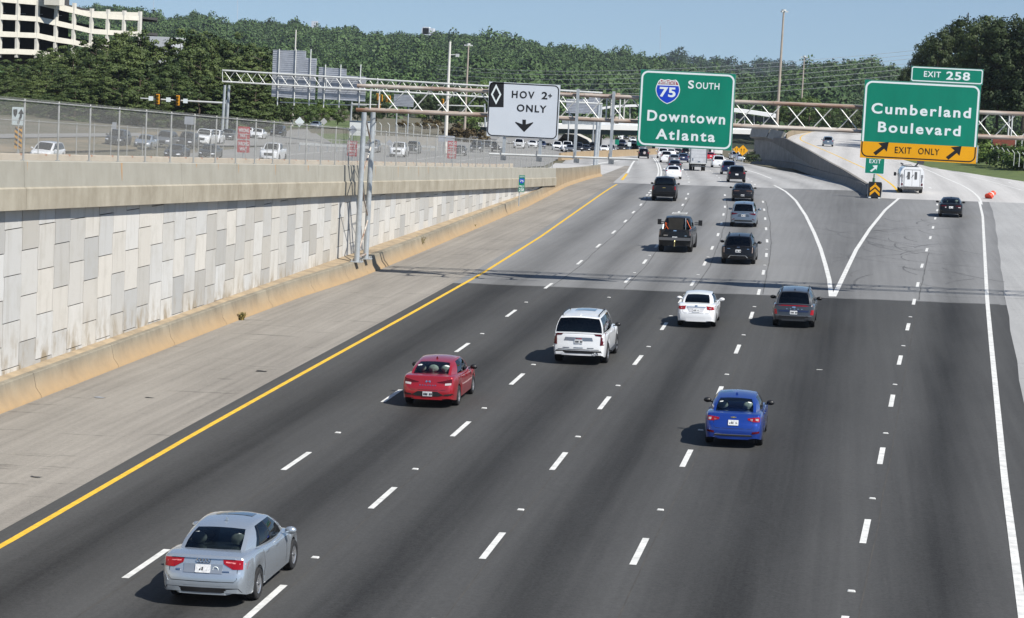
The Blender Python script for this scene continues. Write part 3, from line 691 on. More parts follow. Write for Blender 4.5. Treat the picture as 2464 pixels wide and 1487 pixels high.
for (xs) in ((-18.4, -16.8, -15.9), (-10.4, -8.6, -7.0), (1.2, 3.4, 5.6)):
    b = MB()
    for xv in xs: b.box((xv, GY-.2, 9.95 if xs[0] > -18 else 9.45), (.09, .16, 3.7 if xs[0] > -18 else 2.6))
    gpart(b, 'sign_bracket', M_steel)
# light bar hanging in front of the HOV sign
lb = empty('sign_light_bar', (-19.0, GY-1.3, 7.1), label='horizontal light bar on four hangers below and in front of the HOV sign', cat='light bar')
LO = Vector(lb.location); YB = GY-1.3
b = MB(); p0 = at(1177, 370.5, YB); p1 = at(1535, 383.5, YB)
b.tube(p0-np.array(LO), p1-np.array(LO), .055, n=10); b.box(p1-np.array(LO)+np.array([0, 0, -.12]), (.04, .04, .3)); b.build('rail', M_steel_w, lb)
for px, pyb in ((1208.5, 371.8), (1294.5, 375), (1384.5, 378), (1468, 381)):
    q = at(px, pyb, YB)-np.array(LO); l = MB()
    l.box(q+np.array([-.08, 0, .1]), (.05, .12, .3)).box(q+np.array([.04, .1, -.19]), (.26, .3, .22)).box(q+np.array([.04, -.02, -.08]), (.05, .05, .16)).box(q+np.array([.13, -.04, -.22]), (.1, .05, .1))
    l.build('floodlight', mat('floodlight', (.22, .23, .24), .4, .4), lb)
for px, y0, y1 in ((1213, 330, 371), (1300, 335, 375), (1389.5, 214, 378.5), (1475.5, 220, 381)):
    a = at(px, y0, GY-.25); c_ = at(px-(1.5 if y0 > 300 else 6), y1, GY-.25)
    b = MB().box(((a[0]+c_[0])/2-LO[0], GY-.25-LO[1], (a[2]+c_[2])/2-LO[2]), (.15, .12, abs(a[2]-c_[2]))).box((c_[0]-LO[0], (GY-.25+YB)/2-LO[1], c_[2]-LO[2]), (.08, 1.1, .08))
    b.build('hanger', M_steel, lb)
def big_sign(name, label, x0, z0, x1, z1, facem, Y=SYG, edge=M_alu, th=.07):
    t = empty(name, ((x0+x1)/2, Y, z0), label=label, cat='road sign')
    o = MB().box((0, .0+th/2+.004, (z1-z0)/2), (x1-x0, th, z1-z0)).build('panel_edge', edge, t)
    o = MB().box((0, 0, (z1-z0)/2), (x1-x0-.01, .008, z1-z0-.01)).build('face', facem, t)
    return t
class Loc:
    def __init__(s, t): s.t = t; s.o = t.location
    def txt(s, body, zm, bl, tl, brx, m, bold=.02, space=.12):
        """bl: baseline left, tl: a top point, brx: baseline right, all zoom pixels"""
        X0, Za = xz(zm(*bl)); X1, Zb = xz(zm(*brx)); Xt, Zt = xz(zm(*tl))
        fr = (Xt-X0)/(X1-X0); Z0 = (Za+Zb)/2; hgt = Zt-(Za+(Zb-Za)*fr)
        return text(body, X0-s.o.x, Z0-s.o.z, X1-s.o.x, Z0+hgt-s.o.z, -.008, m, s.t, 'lettering', bold, space)
    def poly(s, name, zm, P, m, off=.009):
        V = [xz(zm(*p)) for p in P]; b = MB(); b.prism([(x-s.o.x, z-s.o.z) for x, z in V], -off, -off+.004); return b.build(name, m, s.t, flat=True)
# I-75 sign
t = big_sign('guide_sign', 'big green interstate sign for Downtown Atlanta, middle one on the gantry', -11.165, 7.965, -6.2, 11.94, M_sgreen); L = Loc(t)
w_, h_ = 4.965, 3.975
b = MB(); ring(b, rrect(-w_/2+.05, .05, w_/2-.05, h_-.05, .36), rrect(-w_/2+.145, .145, w_/2-.145, h_-.145, .27), -.009); b.build('border', M_swhite, t, recalc=False)
L.txt('Downtown', Z3, (605, 681), (625, 576), (1360, 715), M_swhite, .026, .22); L.txt('Atlanta', Z3, (687, 857), (735, 757), (1262, 886), M_swhite, .026, .24)
L.txt('S', Z3, (1002, 366), (1030, 287), (1058, 369), M_swhite, .022, 0); L.txt('OUTH', Z3, (1076, 369), (1100, 306), (1305, 377), M_swhite, .018, .12)
def shield(s=1.0):
    P = []
    top = [(-.80, .82), (-.62, 1.0), (-.3, .93), (0, 1.0), (.3, .93), (.62, 1.0), (.80, .82)]
    side = [(.93, .5), (1.0, .2), (.98, -.05), (.86, -.4), (.62, -.7), (.3, -.93), (0, -1.06)]
    P = top+side+[(-x, z) for x, z in side[-2::-1]]
    return [(x*s, z*s) for x, z in P]
X0, Z0 = xz(Z3(806, 393)); sw = (xz(Z3(925, 393))[0]-xz(Z3(688, 388))[0])/2; sh = (xz(Z3(806, 275))[1]-xz(Z3(802, 515))[1])/2/1.03
def shp(s): return [(X0-t.location.x+x*sw, Z0-t.location.z+z*sh) for x, z in shield(s)]
sh_o = MB().prism(shp(1.0), -.010, -.006).build('shield', M_swhite, t, flat=True)
zb_ = .50
MB().prism([(X0-t.location.x+x*sw, Z0-t.location.z+z*sh) for x, z in [p for p in shield(.93) if p[1] < .5]+[(-.93*.93, zb_), ]+[(.93*.93, zb_)][::-1]][:-2]+[(X0-t.location.x-.86*sw, Z0-t.location.z+(zb_-.03)*sh), (X0-t.location.x+.86*sw, Z0-t.location.z+(zb_-.03)*sh)], -.014, -.010).build('shield_blue', M_sblue, sh_o, flat=True)
MB().prism([(X0-t.location.x+x*sw, Z0-t.location.z+z*sh) for x, z in [(-.83, zb_+.06), (-.73, .78), (-.57, .92), (-.28, .86), (0, .925), (.28, .86), (.57, .92), (.73, .78), (.83, zb_+.06)]], -.014, -.010).build('shield_red', M_shred, sh_o, flat=True)
q = L.txt('75', Z3, (724, 448), (740, 352), (880, 452), M_swhite, .03, .05); q.parent = sh_o; q.location.y -= .008
q = L.txt('INTERSTATE', Z3, (727, 323), (735, 291), (888, 328), M_swhite, .03, .0); q.parent = sh_o; q.location.y -= .008
# HOV sign
t = big_sign('lane_sign', 'white HOV 2+ only lane sign with black diamond, leftmost on the gantry', -19.16, 8.04, -15.36, 10.91, M_spanel); L = Loc(t)
w_, h_ = 3.80, 2.87
b = MB(); ring(b, rrect(-w_/2+.02, .02, w_/2-.05, h_-.03, .26), rrect(-w_/2+.075, .075, w_/2-.105, h_-.085, .21), -.009); b.build('border', M_sblack, t, recalc=False)
L.poly('diamond_block', Z2, [(1540, 345), (1550, 315), (1575, 302), (1682, 306), (1678, 547), (1535, 545)], M_sblack)
b = MB(); V = [xz(Z2(*p)) for p in [(1606, 323), (1656, 424), (1605, 521), (1556, 423)]]; V2 = [xz(Z2(*p)) for p in [(1606, 357), (1639, 424), (1605, 488), (1573, 423)]]
ring(b, [(x-L.o.x, z-L.o.z) for x, z in V], [(x-L.o.x, z-L.o.z) for x, z in V2], -.013); b.build('diamond', M_swhite, t, recalc=False)
L.txt('HOV', Z2, (1757, 459), (1770, 388), (1975, 465), M_sblack, .022, .3); L.txt('2', Z2, (2045, 469), (2070, 398), (2102, 471), M_sblack, .022, 0); L.txt('+', Z2, (2110, 455), (2128, 417), (2147, 456), M_sblack, .022, 0)
L.txt('ONLY', Z2, (1805, 590), (1815, 520), (2092, 600), M_sblack, .022, .2)
L.poly('arrow', Z2, [(1860, 667), (1895, 668), (1894, 713), (1962, 692), (1966, 700), (1877, 788), (1790, 696), (1794, 688), (1860, 712)], M_sblack)
# Cumberland sign
t = big_sign('exit_sign', 'big green Cumberland Boulevard exit sign with amber EXIT ONLY band, rightmost on the gantry', .42, 7.97, 6.31, 11.99, M_sgreen); L = Loc(t)
w_, h_ = 5.89, 4.02; zy = .79+.06
b = MB(); ring(b, rrect(-w_/2+.05, zy, w_/2-.05, h_-.05, .36, corners=(1, 1, 0, 0)), rrect(-w_/2+.145, zy, w_/2-.145, h_-.145, .27, corners=(1, 1, 0, 0)), -.009); b.build('border', M_swhite, t, recalc=False)
yb = MB().box((0, -.004, zy/2), (w_, .008, zy)).build('amber_band', M_syel, t)
b = MB(); ring(b, rrect(-w_/2+.04, .06, w_/2-.04, zy, .34, corners=(0, 0, 1, 1)), rrect(-w_/2+.10, .12, w_/2-.10, zy, .28, corners=(0, 0, 1, 1)), -.0125); b.build('band_border', M_sblack, yb, recalc=False)
for T_ in (('Cumberland', (982, 606), (1000, 503), (1945, 657)), ('Boulevard', (1045, 788), (1055, 685), (1845, 831))): L.txt(T_[0], Z4, T_[1], T_[2], T_[3], M_swhite, .026, .24)
for T_ in (('EXIT', (1211, 990), (1215, 930), (1370, 997)), ('ONLY', (1437, 1000), (1445, 940), (1640, 1012))): q = L.txt(T_[0], Z4, T_[1], T_[2], T_[3], M_sblack, .0, .12); q.parent = yb; q.location.y = -.006
for T_ in ([(1003, 987), (1085, 925), (1052, 895), (1153, 885), (1133, 977), (1108, 948), (1027, 1013)], [(1706, 1030), (1790, 966), (1755, 935), (1858, 924), (1838, 1018), (1812, 990), (1730, 1056)]):
    q = L.poly('arrow', Z4, T_, M_sblack, .013); q.parent = yb
tb = big_sign('exit_number_sign', 'green EXIT 258 number plate mounted on top of the Cumberland Boulevard sign', 2.73, 12.0, 6.37, 12.80, M_sgreen); L = Loc(tb)
b = MB(); ring(b, rrect(-1.79, .03, 1.79, .77, .1), rrect(-1.74, .085, 1.74, .715, .06), -.009); b.build('border', M_swhite, tb, recalc=False)
L.txt('EXIT', Z4, (1491, 253), (1500, 198), (1655, 259), M_swhite, .02, .15); L.txt('258', Z4, (1706, 281), (1730, 201), (1937, 291), M_swhite, .024, .1)
# ---- rear gantry over the opposite carriageway, signs seen from behind
Y2 = 320.0
g2 = empty('sign_gantry', tuple(at(541, 200, Y2)), label='pale steel truss gantry behind, carrying two ribbed sign backs over the opposite road', cat='gantry'); O2 = Vector(g2.location)
def p2(x, y, dy=0): return Vector(at(x, y, Y2+dy))-O2
T0, T1, B0, B1 = (535, 169.5), (1446, 223.5), (535, 196.5), (1446, 250)
def ch(P, Q, f): return (P[0]+(Q[0]-P[0])*f, P[1]+(Q[1]-P[1])*f)
for nm, A_, C_ in (('top_chord', T0, T1), ('bottom_chord', B0, B1)):
    b = MB(); b.tube(p2(*A_), p2(*C_), .12, n=10); b.tube(p2(*A_)+Vector((0, 1.6, 0)), p2(*C_)+Vector((0, 1.6, 0)), .12, n=10)
    for f in (.41, .61): b.tube(p2(*ch(A_, C_, f-.001)), p2(*ch(A_, C_, f+.001)), .22, n=10)
    b.build(nm, M_steel_w, g2)
b = MB(); n = 34
for k in range(n):
    f0, f1 = k/n+.004, (k+1)/n-.004
    b.tube(p2(*ch(T0, T1, f0)), p2(*ch(B0, B1, f1)), .04, n=5); b.tube(p2(*ch(B0, B1, f0))+Vector((0, 1.6, 0)), p2(*ch(T0, T1, f1))+Vector((0, 1.6, 0)), .04, n=5)
for f in (0, .275, .41): b.tube(p2(*ch(T0, T1, f)), p2(*ch(B0, B1, f)), .06, n=6)
b.build('diagonal_bracing', M_steel_w, g2)
for px, dy in ((541, 0), (551, 1.6), (1441, 0), (1446, 1.6)):
    q = p2(px, 205 if px < 900 else 252, dy); zg = -1.2-O2.z
    MB().tube((q.x-.2, q.y, zg), q, .24, .2, n=12).build('leg', M_steel, g2)
def ribbed(b, poly_px, Y, beams, below=14, ridge=.055):
    """sign back: stacked aluminium planks (poly in px, plane Y)"""
    V = [xz(p, Y) for p in poly_px]; b.prism(V, Y-.05, Y+.05)
    zs = [v[1] for v in V]; z = min(zs)+.1
    while z < max(zs)-.05:
        xs = []
        n_ = len(V)
        for i in range(n_):
            a, c_ = V[i], V[(i+1) % n_]
            if (a[1]-z)*(c_[1]-z) < 0: xs.append(a[0]+(c_[0]-a[0])*(z-a[1])/(c_[1]-a[1]))
        if len(xs) >= 2: b.box(((min(xs)+max(xs))/2, Y-.075, z), (max(xs)-min(xs)-.04, .05, ridge))
        z += .30
    return b
for lb_, poly, beams in (('ribbed grey back of a stepped sign, left one on the rear gantry', [(653, 232), (657, 120), (736, 122.5), (736, 139.5), (762, 141), (757, 240)], (672, 712, 748)),
                         ('ribbed grey back of a stepped sign, right one on the rear gantry', [(763.5, 238), (767.5, 161.5), (833.5, 166), (833, 182), (880.5, 185), (878, 245)], (783, 820, 868))):
    V0 = at(poly[0][0], poly[0][1], Y2+2.2); t = empty('ribbed_road_sign', tuple(V0), label=lb_, cat='sign back', group='sign backs over the opposite road'); OO = Vector(V0)
    b = ribbed(MB(), poly, Y2+2.2, beams); o = b.build('panel', M_aluback, t); o.location = -OO
    for bx in beams:
        top = min(p[1] for p in poly)-(2 if bx < 760 else -16); a = at(bx, top+ (0 if bx < 760 else -22), Y2+2.0); c_ = at(bx-5, max(p[1] for p in poly)+14, Y2+2.0)
        o = MB().tube(a, c_, .09, n=6).build('beam', M_steel_w, t); o.location = -OO
    a = at(poly[0][0]+20, max(p[1] for p in poly)+6, Y2+2.9); c_ = at(poly[-1][0]+4, max(p[1] for p in poly)+9, Y2+2.9)
    o = MB().tube(a, c_, .06, n=6).build('light_rail', M_steel_w, t); o.location = -OO
for lb_, poly, Yv in (('single grey ribbed sign back hanging far behind the gantry truss near the signals', [(946, 255), (948, 227), (996, 229), (994, 258)], 430),
                      ('wide grey sign back seen through the gantry between the HOV and interstate signs', [(1361, 272), (1363, 238), (1417, 239), (1417, 231), (1444, 232), (1441, 274)], 430)):
    V0 = at(*poly[0], Yv); t = empty('ribbed_road_sign', tuple(V0), label=lb_, cat='sign back', group='sign backs over the opposite road'); OO = Vector(V0)
    b = ribbed(MB(), poly, Yv, ()); o = b.build('panel', M_aluback, t); o.location = -OO
    for px in (poly[0][0]+10, poly[-1][0]-10):
        a = at(px, poly[1][1]+4, Yv+.3); o = MB().tube((a[0], Yv+.3, a[2]), (a[0], Yv+.3, -4), .14, n=8).build('post', M_steel, t); o.location = -OO
# ---- small signs
def small(name, label, px, pyc, wpx, hpx, Y, facem, shape='rect', post=None, zbase=None, back=False, cat='road sign', group=None, postr=.04, th=.02):
    """flat sign facing the camera side (-y); px/py centre and size in photo pixels at depth Y"""
    q = at(px, pyc, Y); W_ = wpx*Y/F_PX; H_ = hpx*Y/F_PX
    zb = zbase if zbase is not None else gz(q[0], Y)
    t = empty(name, (q[0], Y, zb), label=label, cat=cat, group=group); zc_ = q[2]-zb
    P = rrect(-W_/2, -H_/2, W_/2, H_/2, min(W_, H_)*.08, 4) if shape == 'rect' else [(0, -H_/2), (W_/2, 0), (0, H_/2), (-W_/2, 0)]
    MB().prism([(x, z+zc_) for x, z in P], -.01, th-.01).build('face', facem, t, flat=True)
    if post:
        for dx in (post if isinstance(post, (list, tuple)) else [0]):
            MB().tube((dx*W_, .05, 0), (dx*W_, .05, zc_+H_*.3), postr, n=8).build('post', M_steel, t)
    return t, W_, H_, zc_
# keep right + hazard marker on the ramp barrier
Yk = 90.0; zk = par_z(Yk)
t, W_, H_, z_ = small('keep_right_sign', 'white keep right sign with black arrow above the yellow striped marker, far left', 44.5, 279.5, 34, 45, Yk, mat('sign_pale', (.62, .70, .70), .5), zbase=zk-.0, post=[0])
U = lambda pts: [(x*W_, z_+z*H_) for x, z in pts]
MB().prism(U([(-.40, .36), (-.09, .38), (-.09, .2), (-.15, .05), (-.24, -.08), (-.36, .05), (-.40, .2)]), -.016, -.012).build('shield_symbol', M_sblack, t, flat=True)
MB().prism(U([(-.06, -.43), (.10, -.42), (.10, -.33), (.28, -.02), (.28, .12), (.42, .12), (.22, .42), (-.02, .13), (.12, .13), (.10, .0), (-.05, -.3)]), -.016, -.012).build('arrow', M_sblack, t, flat=True)
t, W_, H_, z_ = small('hazard_marker', 'yellow and black diagonally striped hazard marker under the keep right sign', 44, 331.5, 19, 55, Yk-.05, M_syel, zbase=zk, post=[0], cat='hazard marker')
for k in range(5):
    z0 = -.5+k*.235
    P = [(-.5, z0+.17), (.5, z0-.04), (.5, z0+.06), (-.5, z0+.28)]; P = [(x*W_*.96, z_+min(.49, max(-.49, z))*H_) for x, z in P]
    MB().prism(P, -.016, -.012).build('stripe', M_sblack, t, flat=True)
for i, (px, py, wp, hp, Yv, lb_) in enumerate([(586, 336, 31, 64, 128, 'pair of faded red WRONG WAY signs right beside the rear gantry legs'), (846.5, 357.5, 25.5, 38, 160, 'pair of bright red WRONG WAY signs beside the near gantry leg'), (1087, 360.5, 22, 43, 196, 'pair of dull red WRONG WAY signs half hidden by the fence below the truss')]):
    q = at(px, py, Yv); W_ = wp*Yv/F_PX; H_ = hp*Yv/F_PX; t = empty('wrong_way_sign', (q[0], Yv, RZ(Yv)), label=lb_, cat='road sign', group='wrong way signs along the ramp'); z_ = q[2]-RZ(Yv)
    for sg in (1, -1):
        zc_ = z_+sg*H_*.26
        f = MB().prism(rrect(-W_/2, zc_-H_*.24, W_/2, zc_+H_*.24, .03, 4), -.01, .01).build('face', M_sred, t, flat=True)
        text('WRONG', -W_*.43, zc_+H_*.025, W_*.43, zc_+H_*.17, -.014, M_swhite, f, 'lettering', .01); text('WAY', -W_*.3, zc_-H_*.17, W_*.3, zc_-H_*.03, -.014, M_swhite, f, 'lettering', .01)
    MB().tube((0, .05, -.3), (0, .05, z_+H_*.4), .045, n=8).build('post', M_steel, t)
# diamond sign backs
for px, py, s_, Yv, lb_, m_ in [(720.5, 293.5, 25, 330, 'bright white diamond sign back standing by the grass under the pines', M_swhite), (779, 292.5, 18, 345, 'small tilted diamond sign back right of the bright white one', mat('sign_back_dull', (.45, .45, .44), .5)), (848, 312.5, 24, 175, 'grey diamond sign back beside the gantry leg above the red signs', M_aluback), (1207, 341, 32, 330, 'grey diamond sign back below the HOV sign', mat('sign_back_dull', (.45, .45, .44), .5)),
                                (937, 345, 19, 300, 'dim grey diamond sign back behind the white pickup', M_aluback)]:
    small('diamond_road_sign', lb_, px, py, s_, s_, Yv, m_, 'diamond', post=[-.04], cat='sign back', group='diamond sign backs by the opposite road')
for px, py, wp, hp, Yv, lb_ in [(455, 290, 24, 20, 330, 'grey rectangular sign back low in front of the pines'), (275, 303, 11, 18, 300, 'narrow grey sign back at the foot of the dark trees, far left'), (1074, 334, 40, 15, 300, 'low wide grey sign back under the tall pale pole')]:
    small('grey_road_sign', lb_, px, py, wp, hp, Yv, M_aluback, post=[-.3, .3], cat='sign back')
# mile marker
t, W_, H_, z_ = small('mile_marker', 'narrow green South 75 Mile 258 marker on the shoulder barrier', 1254.8, 442, 14.5, 41, 172, M_sgreen, zbase=road_z(-26.6, 172)+.8, post=[-.35])
text('SOUTH', -W_*.42, z_+H_*.37, W_*.42, z_+H_*.46, -.016, M_swhite, t, bold=.01); text('MILE', -W_*.42, z_-H_*.22, W_*.36, z_-H_*.1, -.016, M_swhite, t, bold=.01); text('258', -W_*.42, z_-H_*.46, W_*.42, z_-H_*.27, -.016, M_swhite, t, bold=.02)
sh_ = MB().prism([(x*W_*.44, z_+H_*.16+z*H_*.15) for x, z in shield(1)], -.016, -.012).build('shield', M_sblue, t, flat=True)
text('75', -W_*.3, z_+H_*.09, W_*.3, z_+H_*.22, -.02, M_swhite, sh_, bold=.02)
# yellow warning diamonds far right, green and white signs beyond the median
for px, py, s_, Yv, lb_ in [(1786.5, 362, 26, 320, 'larger yellow diamond lane sign with black arrows near the shaded wall'), (1771.5, 360, 17, 330, 'smaller yellow diamond sign left of the larger one by the shaded wall')]:
    zb = road_z(at(px, py, Yv)[0], Yv); t, W_, H_, z_ = small('warning_sign', lb_, px, py, s_, s_, Yv, M_syel, 'diamond', post=[0], zbase=zb, group='yellow diamond signs by the shaded wall')
    for dx in (-.14, .12): MB().prism([(dx*W_+x*W_, z_+z*H_) for x, z in [(-.025, -.2), (.025, -.2), (.025, .05), (.07, .05), (0, .2), (-.07, .05), (-.025, .05)]], -.016, -.012).build('arrow', M_sblack, t, flat=True)
t, W_, H_, z_ = small('guide_sign', 'small tilted green sign with a black top on a post beyond the median barrier', 1484, 342, 10, 12, 430, M_sgreen, post=[0]); MB().prism([(-W_*.5, z_+H_*.5), (W_*.5, z_+H_*.5), (W_*.5, z_+H_*.95), (-W_*.5, z_+H_*.95)], -.01, .01).build('top_panel', M_sblack, t, flat=True)
t, W_, H_, z_ = small('lane_sign', 'small white sign with a black top on a post beyond the median barrier', 1514, 347, 8.5, 10, 430, M_swhite, post=[0]); MB().prism([(-W_*.45, z_+H_*.5), (W_*.45, z_+H_*.5), (W_*.45, z_+H_*.85), (-W_*.45, z_+H_*.85)], -.01, .01).build('top_panel', M_sblack, t, flat=True)
# gore: EXIT sign and crash cushion
Yg = 216.2; q = at(2103, 478, Yg); zg = ramp_z(q[0], Yg)
t = empty('gore_exit_sign', (at(2104, 400, Yg+1.5)[0], Yg+1.5, zg), label='green EXIT sign with white arrow on a green post above the crash cushion', cat='road sign')
qc = at(2104.5, 398, Yg+1.5); zc_ = qc[2]-zg; W_, H_ = 46*218.5/F_PX, 40*218.5/F_PX
f = MB().prism([(x, z+zc_) for x, z in rrect(-W_/2, -H_/2, W_/2, H_/2+.05, .06, 4)], -.02, .01).build('face', M_swhite, t, flat=True)
MB().prism([(x, z+zc_) for x, z in rrect(-W_/2+.06, -H_/2+.05, W_/2-.06, H_/2+.02, .06, 4)], -.026, -.021).build('green_field', M_sgreen, f, flat=True)
text('EXIT', -W_*.29, zc_+H_*.12, W_*.30, zc_+H_*.36, -.034, M_swhite, f, bold=.015, space=.15)
MB().prism([(x*W_, zc_+z*H_) for x, z in [(-.23, -.33), (-.02, -.14), (-.12, -.02), (.14, .02), (.10, -.28), (.05, -.19), (-.15, -.40)]], -.034, -.028).build('arrow', M_swhite, f, flat=True)
MB().tube((0, .05, .9), (0, .05, zc_-H_/2+.1), .06, n=8).tube((0, .05, 0), (0, .05, zc_-H_*.75), .13, n=8).build('post', mat('green_post', (.07, .17, .10), .5), t)
cc = empty('crash_cushion', (q[0], Yg, zg), label='black crash cushion with yellow chevrons at the nose of the dividing wall', cat='crash cushion')
wb = 32*Yg/F_PX; hb = 38*Yg/F_PX
MB().prism([(-wb*.46, .05), (wb*.46, .05), (wb*.5, hb*.5), (wb*.5, hb*.9), (wb*.45, hb), (-wb*.45, hb), (-wb*.5, hb*.9), (-wb*.5, hb*.5)], 0, .9).build('nose', M_black, cc, flat=True)
for dy in (.95, 1.9, 2.8): MB().box((0, dy+.4, .55), (wb*.8, .8, .85)).box((wb*.42, dy+.4, .5), (.05, .9, .32)).box((-wb*.42, dy+.4, .5), (.05, .9, .32)).build('cartridge', mat('cushion_grey', (.12, .12, .12), .6), cc)
for k, zz in enumerate((.20, .50)):
    MB().prism([(x*wb, zz*hb+z*hb) for x, z in [(-.36, -.06), (0, .22), (.36, -.06), (.36, .13), (0, .40), (-.36, .13)]], -.012, -.004).build('chevron', M_syel, cc, flat=True)
MB().prism([(-.06, hb*.86), (.06, hb*.86), (.06, hb*.95), (-.06, hb*.95)], -.012, -.004).build('reflector', M_syel, cc, flat=True)
for sx in (-1, 1):
    MB().box((sx*wb*.52, .1, hb*.4), (.06, .06, hb*.8)).build('side_rail', M_steel_w, cc); MB().box((sx*wb*.35, -.1, .05), (.22, .2, .1)).build('foot', M_swhite, cc)
# toppled barrel
q = hit(2381, 478, ramp_z); bl = empty('traffic_barrel', tuple(q), (0, 0, R(20)), label='dented orange-red traffic barrel with a white band lying on the right gore', cat='traffic barrel')
r_ = .36; prof_ = [(0, .0), (0, r_*1.15), (.06, r_*1.15), (.07, r_), (.30, r_*.97), (.32, r_*.9), (.60, r_*.87), (.62, r_*.81), (.88, r_*.76), (.95, r_*.45), (.95, 0)]
Mt = Matrix.Translation((0, 0, .30)) @ Matrix.Rotation(R(28), 4, 'Z') @ Matrix.Rotation(R(62), 4, 'Y')
def tilt(v, sx=1.0): return [tuple(Mt @ Vector((x*.9*sx, y*1.05*sx, z-.3))) for x, y, z in v]
b = MB().lathe(prof_, 24, 'z'); b.v = tilt(b.v); b.build('body', mat('barrel_orange', (.75, .07, .03), .5, var=.15, scale=4), bl)
b = MB().lathe([(.40, r_*.92), (.52, r_*.905)], 24, 'z'); b.v = tilt(b.v, 1.02); b.build('white_band', M_white, bl, recalc=False)
# ================================================================ VEHICLES
def pchip(P):
    xs = np.array([p[0] for p in P], float); ys_ = np.array([p[1] for p in P], float); h = np.diff(xs); d = np.diff(ys_)/h
    m = np.zeros(len(xs)); m[0] = d[0]; m[-1] = d[-1]
    for i in range(1, len(xs)-1):
        m[i] = 0 if d[i-1]*d[i] <= 0 else 2*d[i-1]*d[i]/(d[i-1]+d[i])
    def f(x):
        i = int(min(max(np.searchsorted(xs, x)-1, 0), len(h)-1)); t = min(1, max(0, (x-xs[i])/h[i]))
        return (2*t**3-3*t*t+1)*ys_[i]+(t**3-2*t*t+t)*h[i]*m[i]+(-2*t**3+3*t*t)*ys_[i+1]+(t**3-t*t)*h[i]*m[i+1]
    return f
def glassmat(name, tint, refl=1.0):
    m = bpy.data.materials.new(name); g = NG(m)
    tr = g.new('ShaderNodeBsdfTransparent'); tr.inputs[0].default_value = (*tint, 1); gl = g.new('ShaderNodeBsdfGlossy'); gl.inputs['Roughness'].default_value = .03; gl.inputs['Color'].default_value = (.9, .95, 1, 1)
    fr = g.new('ShaderNodeFresnel'); fr.inputs[0].default_value = 1.5; mx = g.new('ShaderNodeMixShader'); g.L(g.math('MULTIPLY', fr.outputs[0], refl), mx.inputs[0]); g.L(tr.outputs[0], mx.inputs[1]); g.L(gl.outputs[0], mx.inputs[2])
    g.L(mx.outputs[0], g.n.nodes['Material Output'].inputs['Surface']); return m
G_clear = glassmat('clear_glass', (.50, .58, .56)); G_tint = glassmat('tinted_glass', (.10, .12, .125)); G_priv = glassmat('privacy_glass', (.02, .022, .025))
M_tail = mat('tail_light', (.30, .003, .008), .18, spec=.5); M_taild = mat('dark_tail_light', (.085, .003, .007), .2, spec=.4); M_lens = mat('clear_lens', (.48, .42, .42), .15, coat=1.0)
M_lamp = mat('head_light', (.8, .82, .85), .1, coat=1.0); M_plate = mat('licence_plate', (.70, .72, .72), .5, base2=(.45, .45, .47), scale=30); M_trim = mat('dark_trim', (.012, .012, .013), .5)
M_int = mat('dark_interior', (.016, .016, .017), .8); M_intl = mat('grey_seat', (.62, .64, .61), .8); M_alloy = mat('alloy_rim', (.60, .61, .63), .28, .8); M_rimd = mat('dark_rim', (.05, .05, .055), .35, .6)
def paint(name, c, metal=.0, rough=.32): return mat('paint_'+name, c, rough, metal, coat=1.0, spec=.5)
P_silver = paint('silver', (.48, .53, .58), .65, .27); P_red = paint('red', (.36, .012, .02), .35, .3); P_white = paint('white', (.76, .77, .78)); P_black = mat('paint_black', (.006, .006, .007), .3, coat=.35, spec=.3); P_blue = paint('blue', (.012, .055, .33), .5, .3)
P_grey = paint('dark_grey', (.062, .066, .072), .5); P_slate = paint('slate_blue', (.16, .20, .245), .5); P_navy = paint('navy', (.012, .018, .06), .3); P_gm = paint('mid_grey', (.20, .21, .22), .5); P_dark = mat('paint_charcoal', (.022, .024, .028), .3, .3, coat=.4); P_tan = paint('beige', (.42, .38, .31), .2)
SED = dict(L=4.7, W=1.83, H=1.43, ra=1.03, wb=2.81, wr=.33,
  zt=[(0, .60), (.03, .70), (.07, .76), (.10, .82), (.125, .93), (.15, 1.005), (.22, 1.03), (.55, 1.04), (1.0, 1.03), (1.5, .99), (2.4, .955), (3.3, .95), (3.55, .94), (4.0, .87), (4.4, .77), (4.58, .69), (4.66, .60), (4.70, .50)],
  wp=[(0, .80), (.06, .87), (.2, .94), (.5, .985), (1.0, 1), (3.6, 1), (4.2, .955), (4.5, .88), (4.65, .76), (4.7, .62)],
  g=dict(yb0=.70, yr0=1.50, yr1=2.74, yb1=3.5, zb0=1.0, zb1=.92, zr0=1.355, zr1=1.39, wb0=.735, wbm=.90, wb1=.80, wr0=.60, wr1=.63, crown=.035, bow=.10, tg=[.17, .43, .465, .87]))
SUV = dict(L=4.8, W=1.9, H=1.72, ra=.95, wb=2.8, wr=.36,
  zt=[(0, .62), (.03, .74), (.05, .86), (.07, 1.0), (.09, 1.07), (.14, 1.10), (.5, 1.10), (2.4, 1.06), (3.4, 1.05), (3.7, 1.05), (4.2, .99), (4.55, .90), (4.72, .78), (4.8, .58)],
  wp=[(0, .83), (.06, .90), (.2, .955), (.5, .99), (1.0, 1), (3.7, 1), (4.3, .96), (4.6, .89), (4.75, .78), (4.8, .66)],
  g=dict(yb0=.12, yr0=.52, yr1=2.75, yb1=3.62, zb0=1.07, zb1=1.02, zr0=1.63, zr1=1.68, wb0=.82, wbm=.93, wb1=.83, wr0=.66, wr1=.67, crown=.04, bow=.05, tg=[.06, .27, .30, .60, .63, .92]))
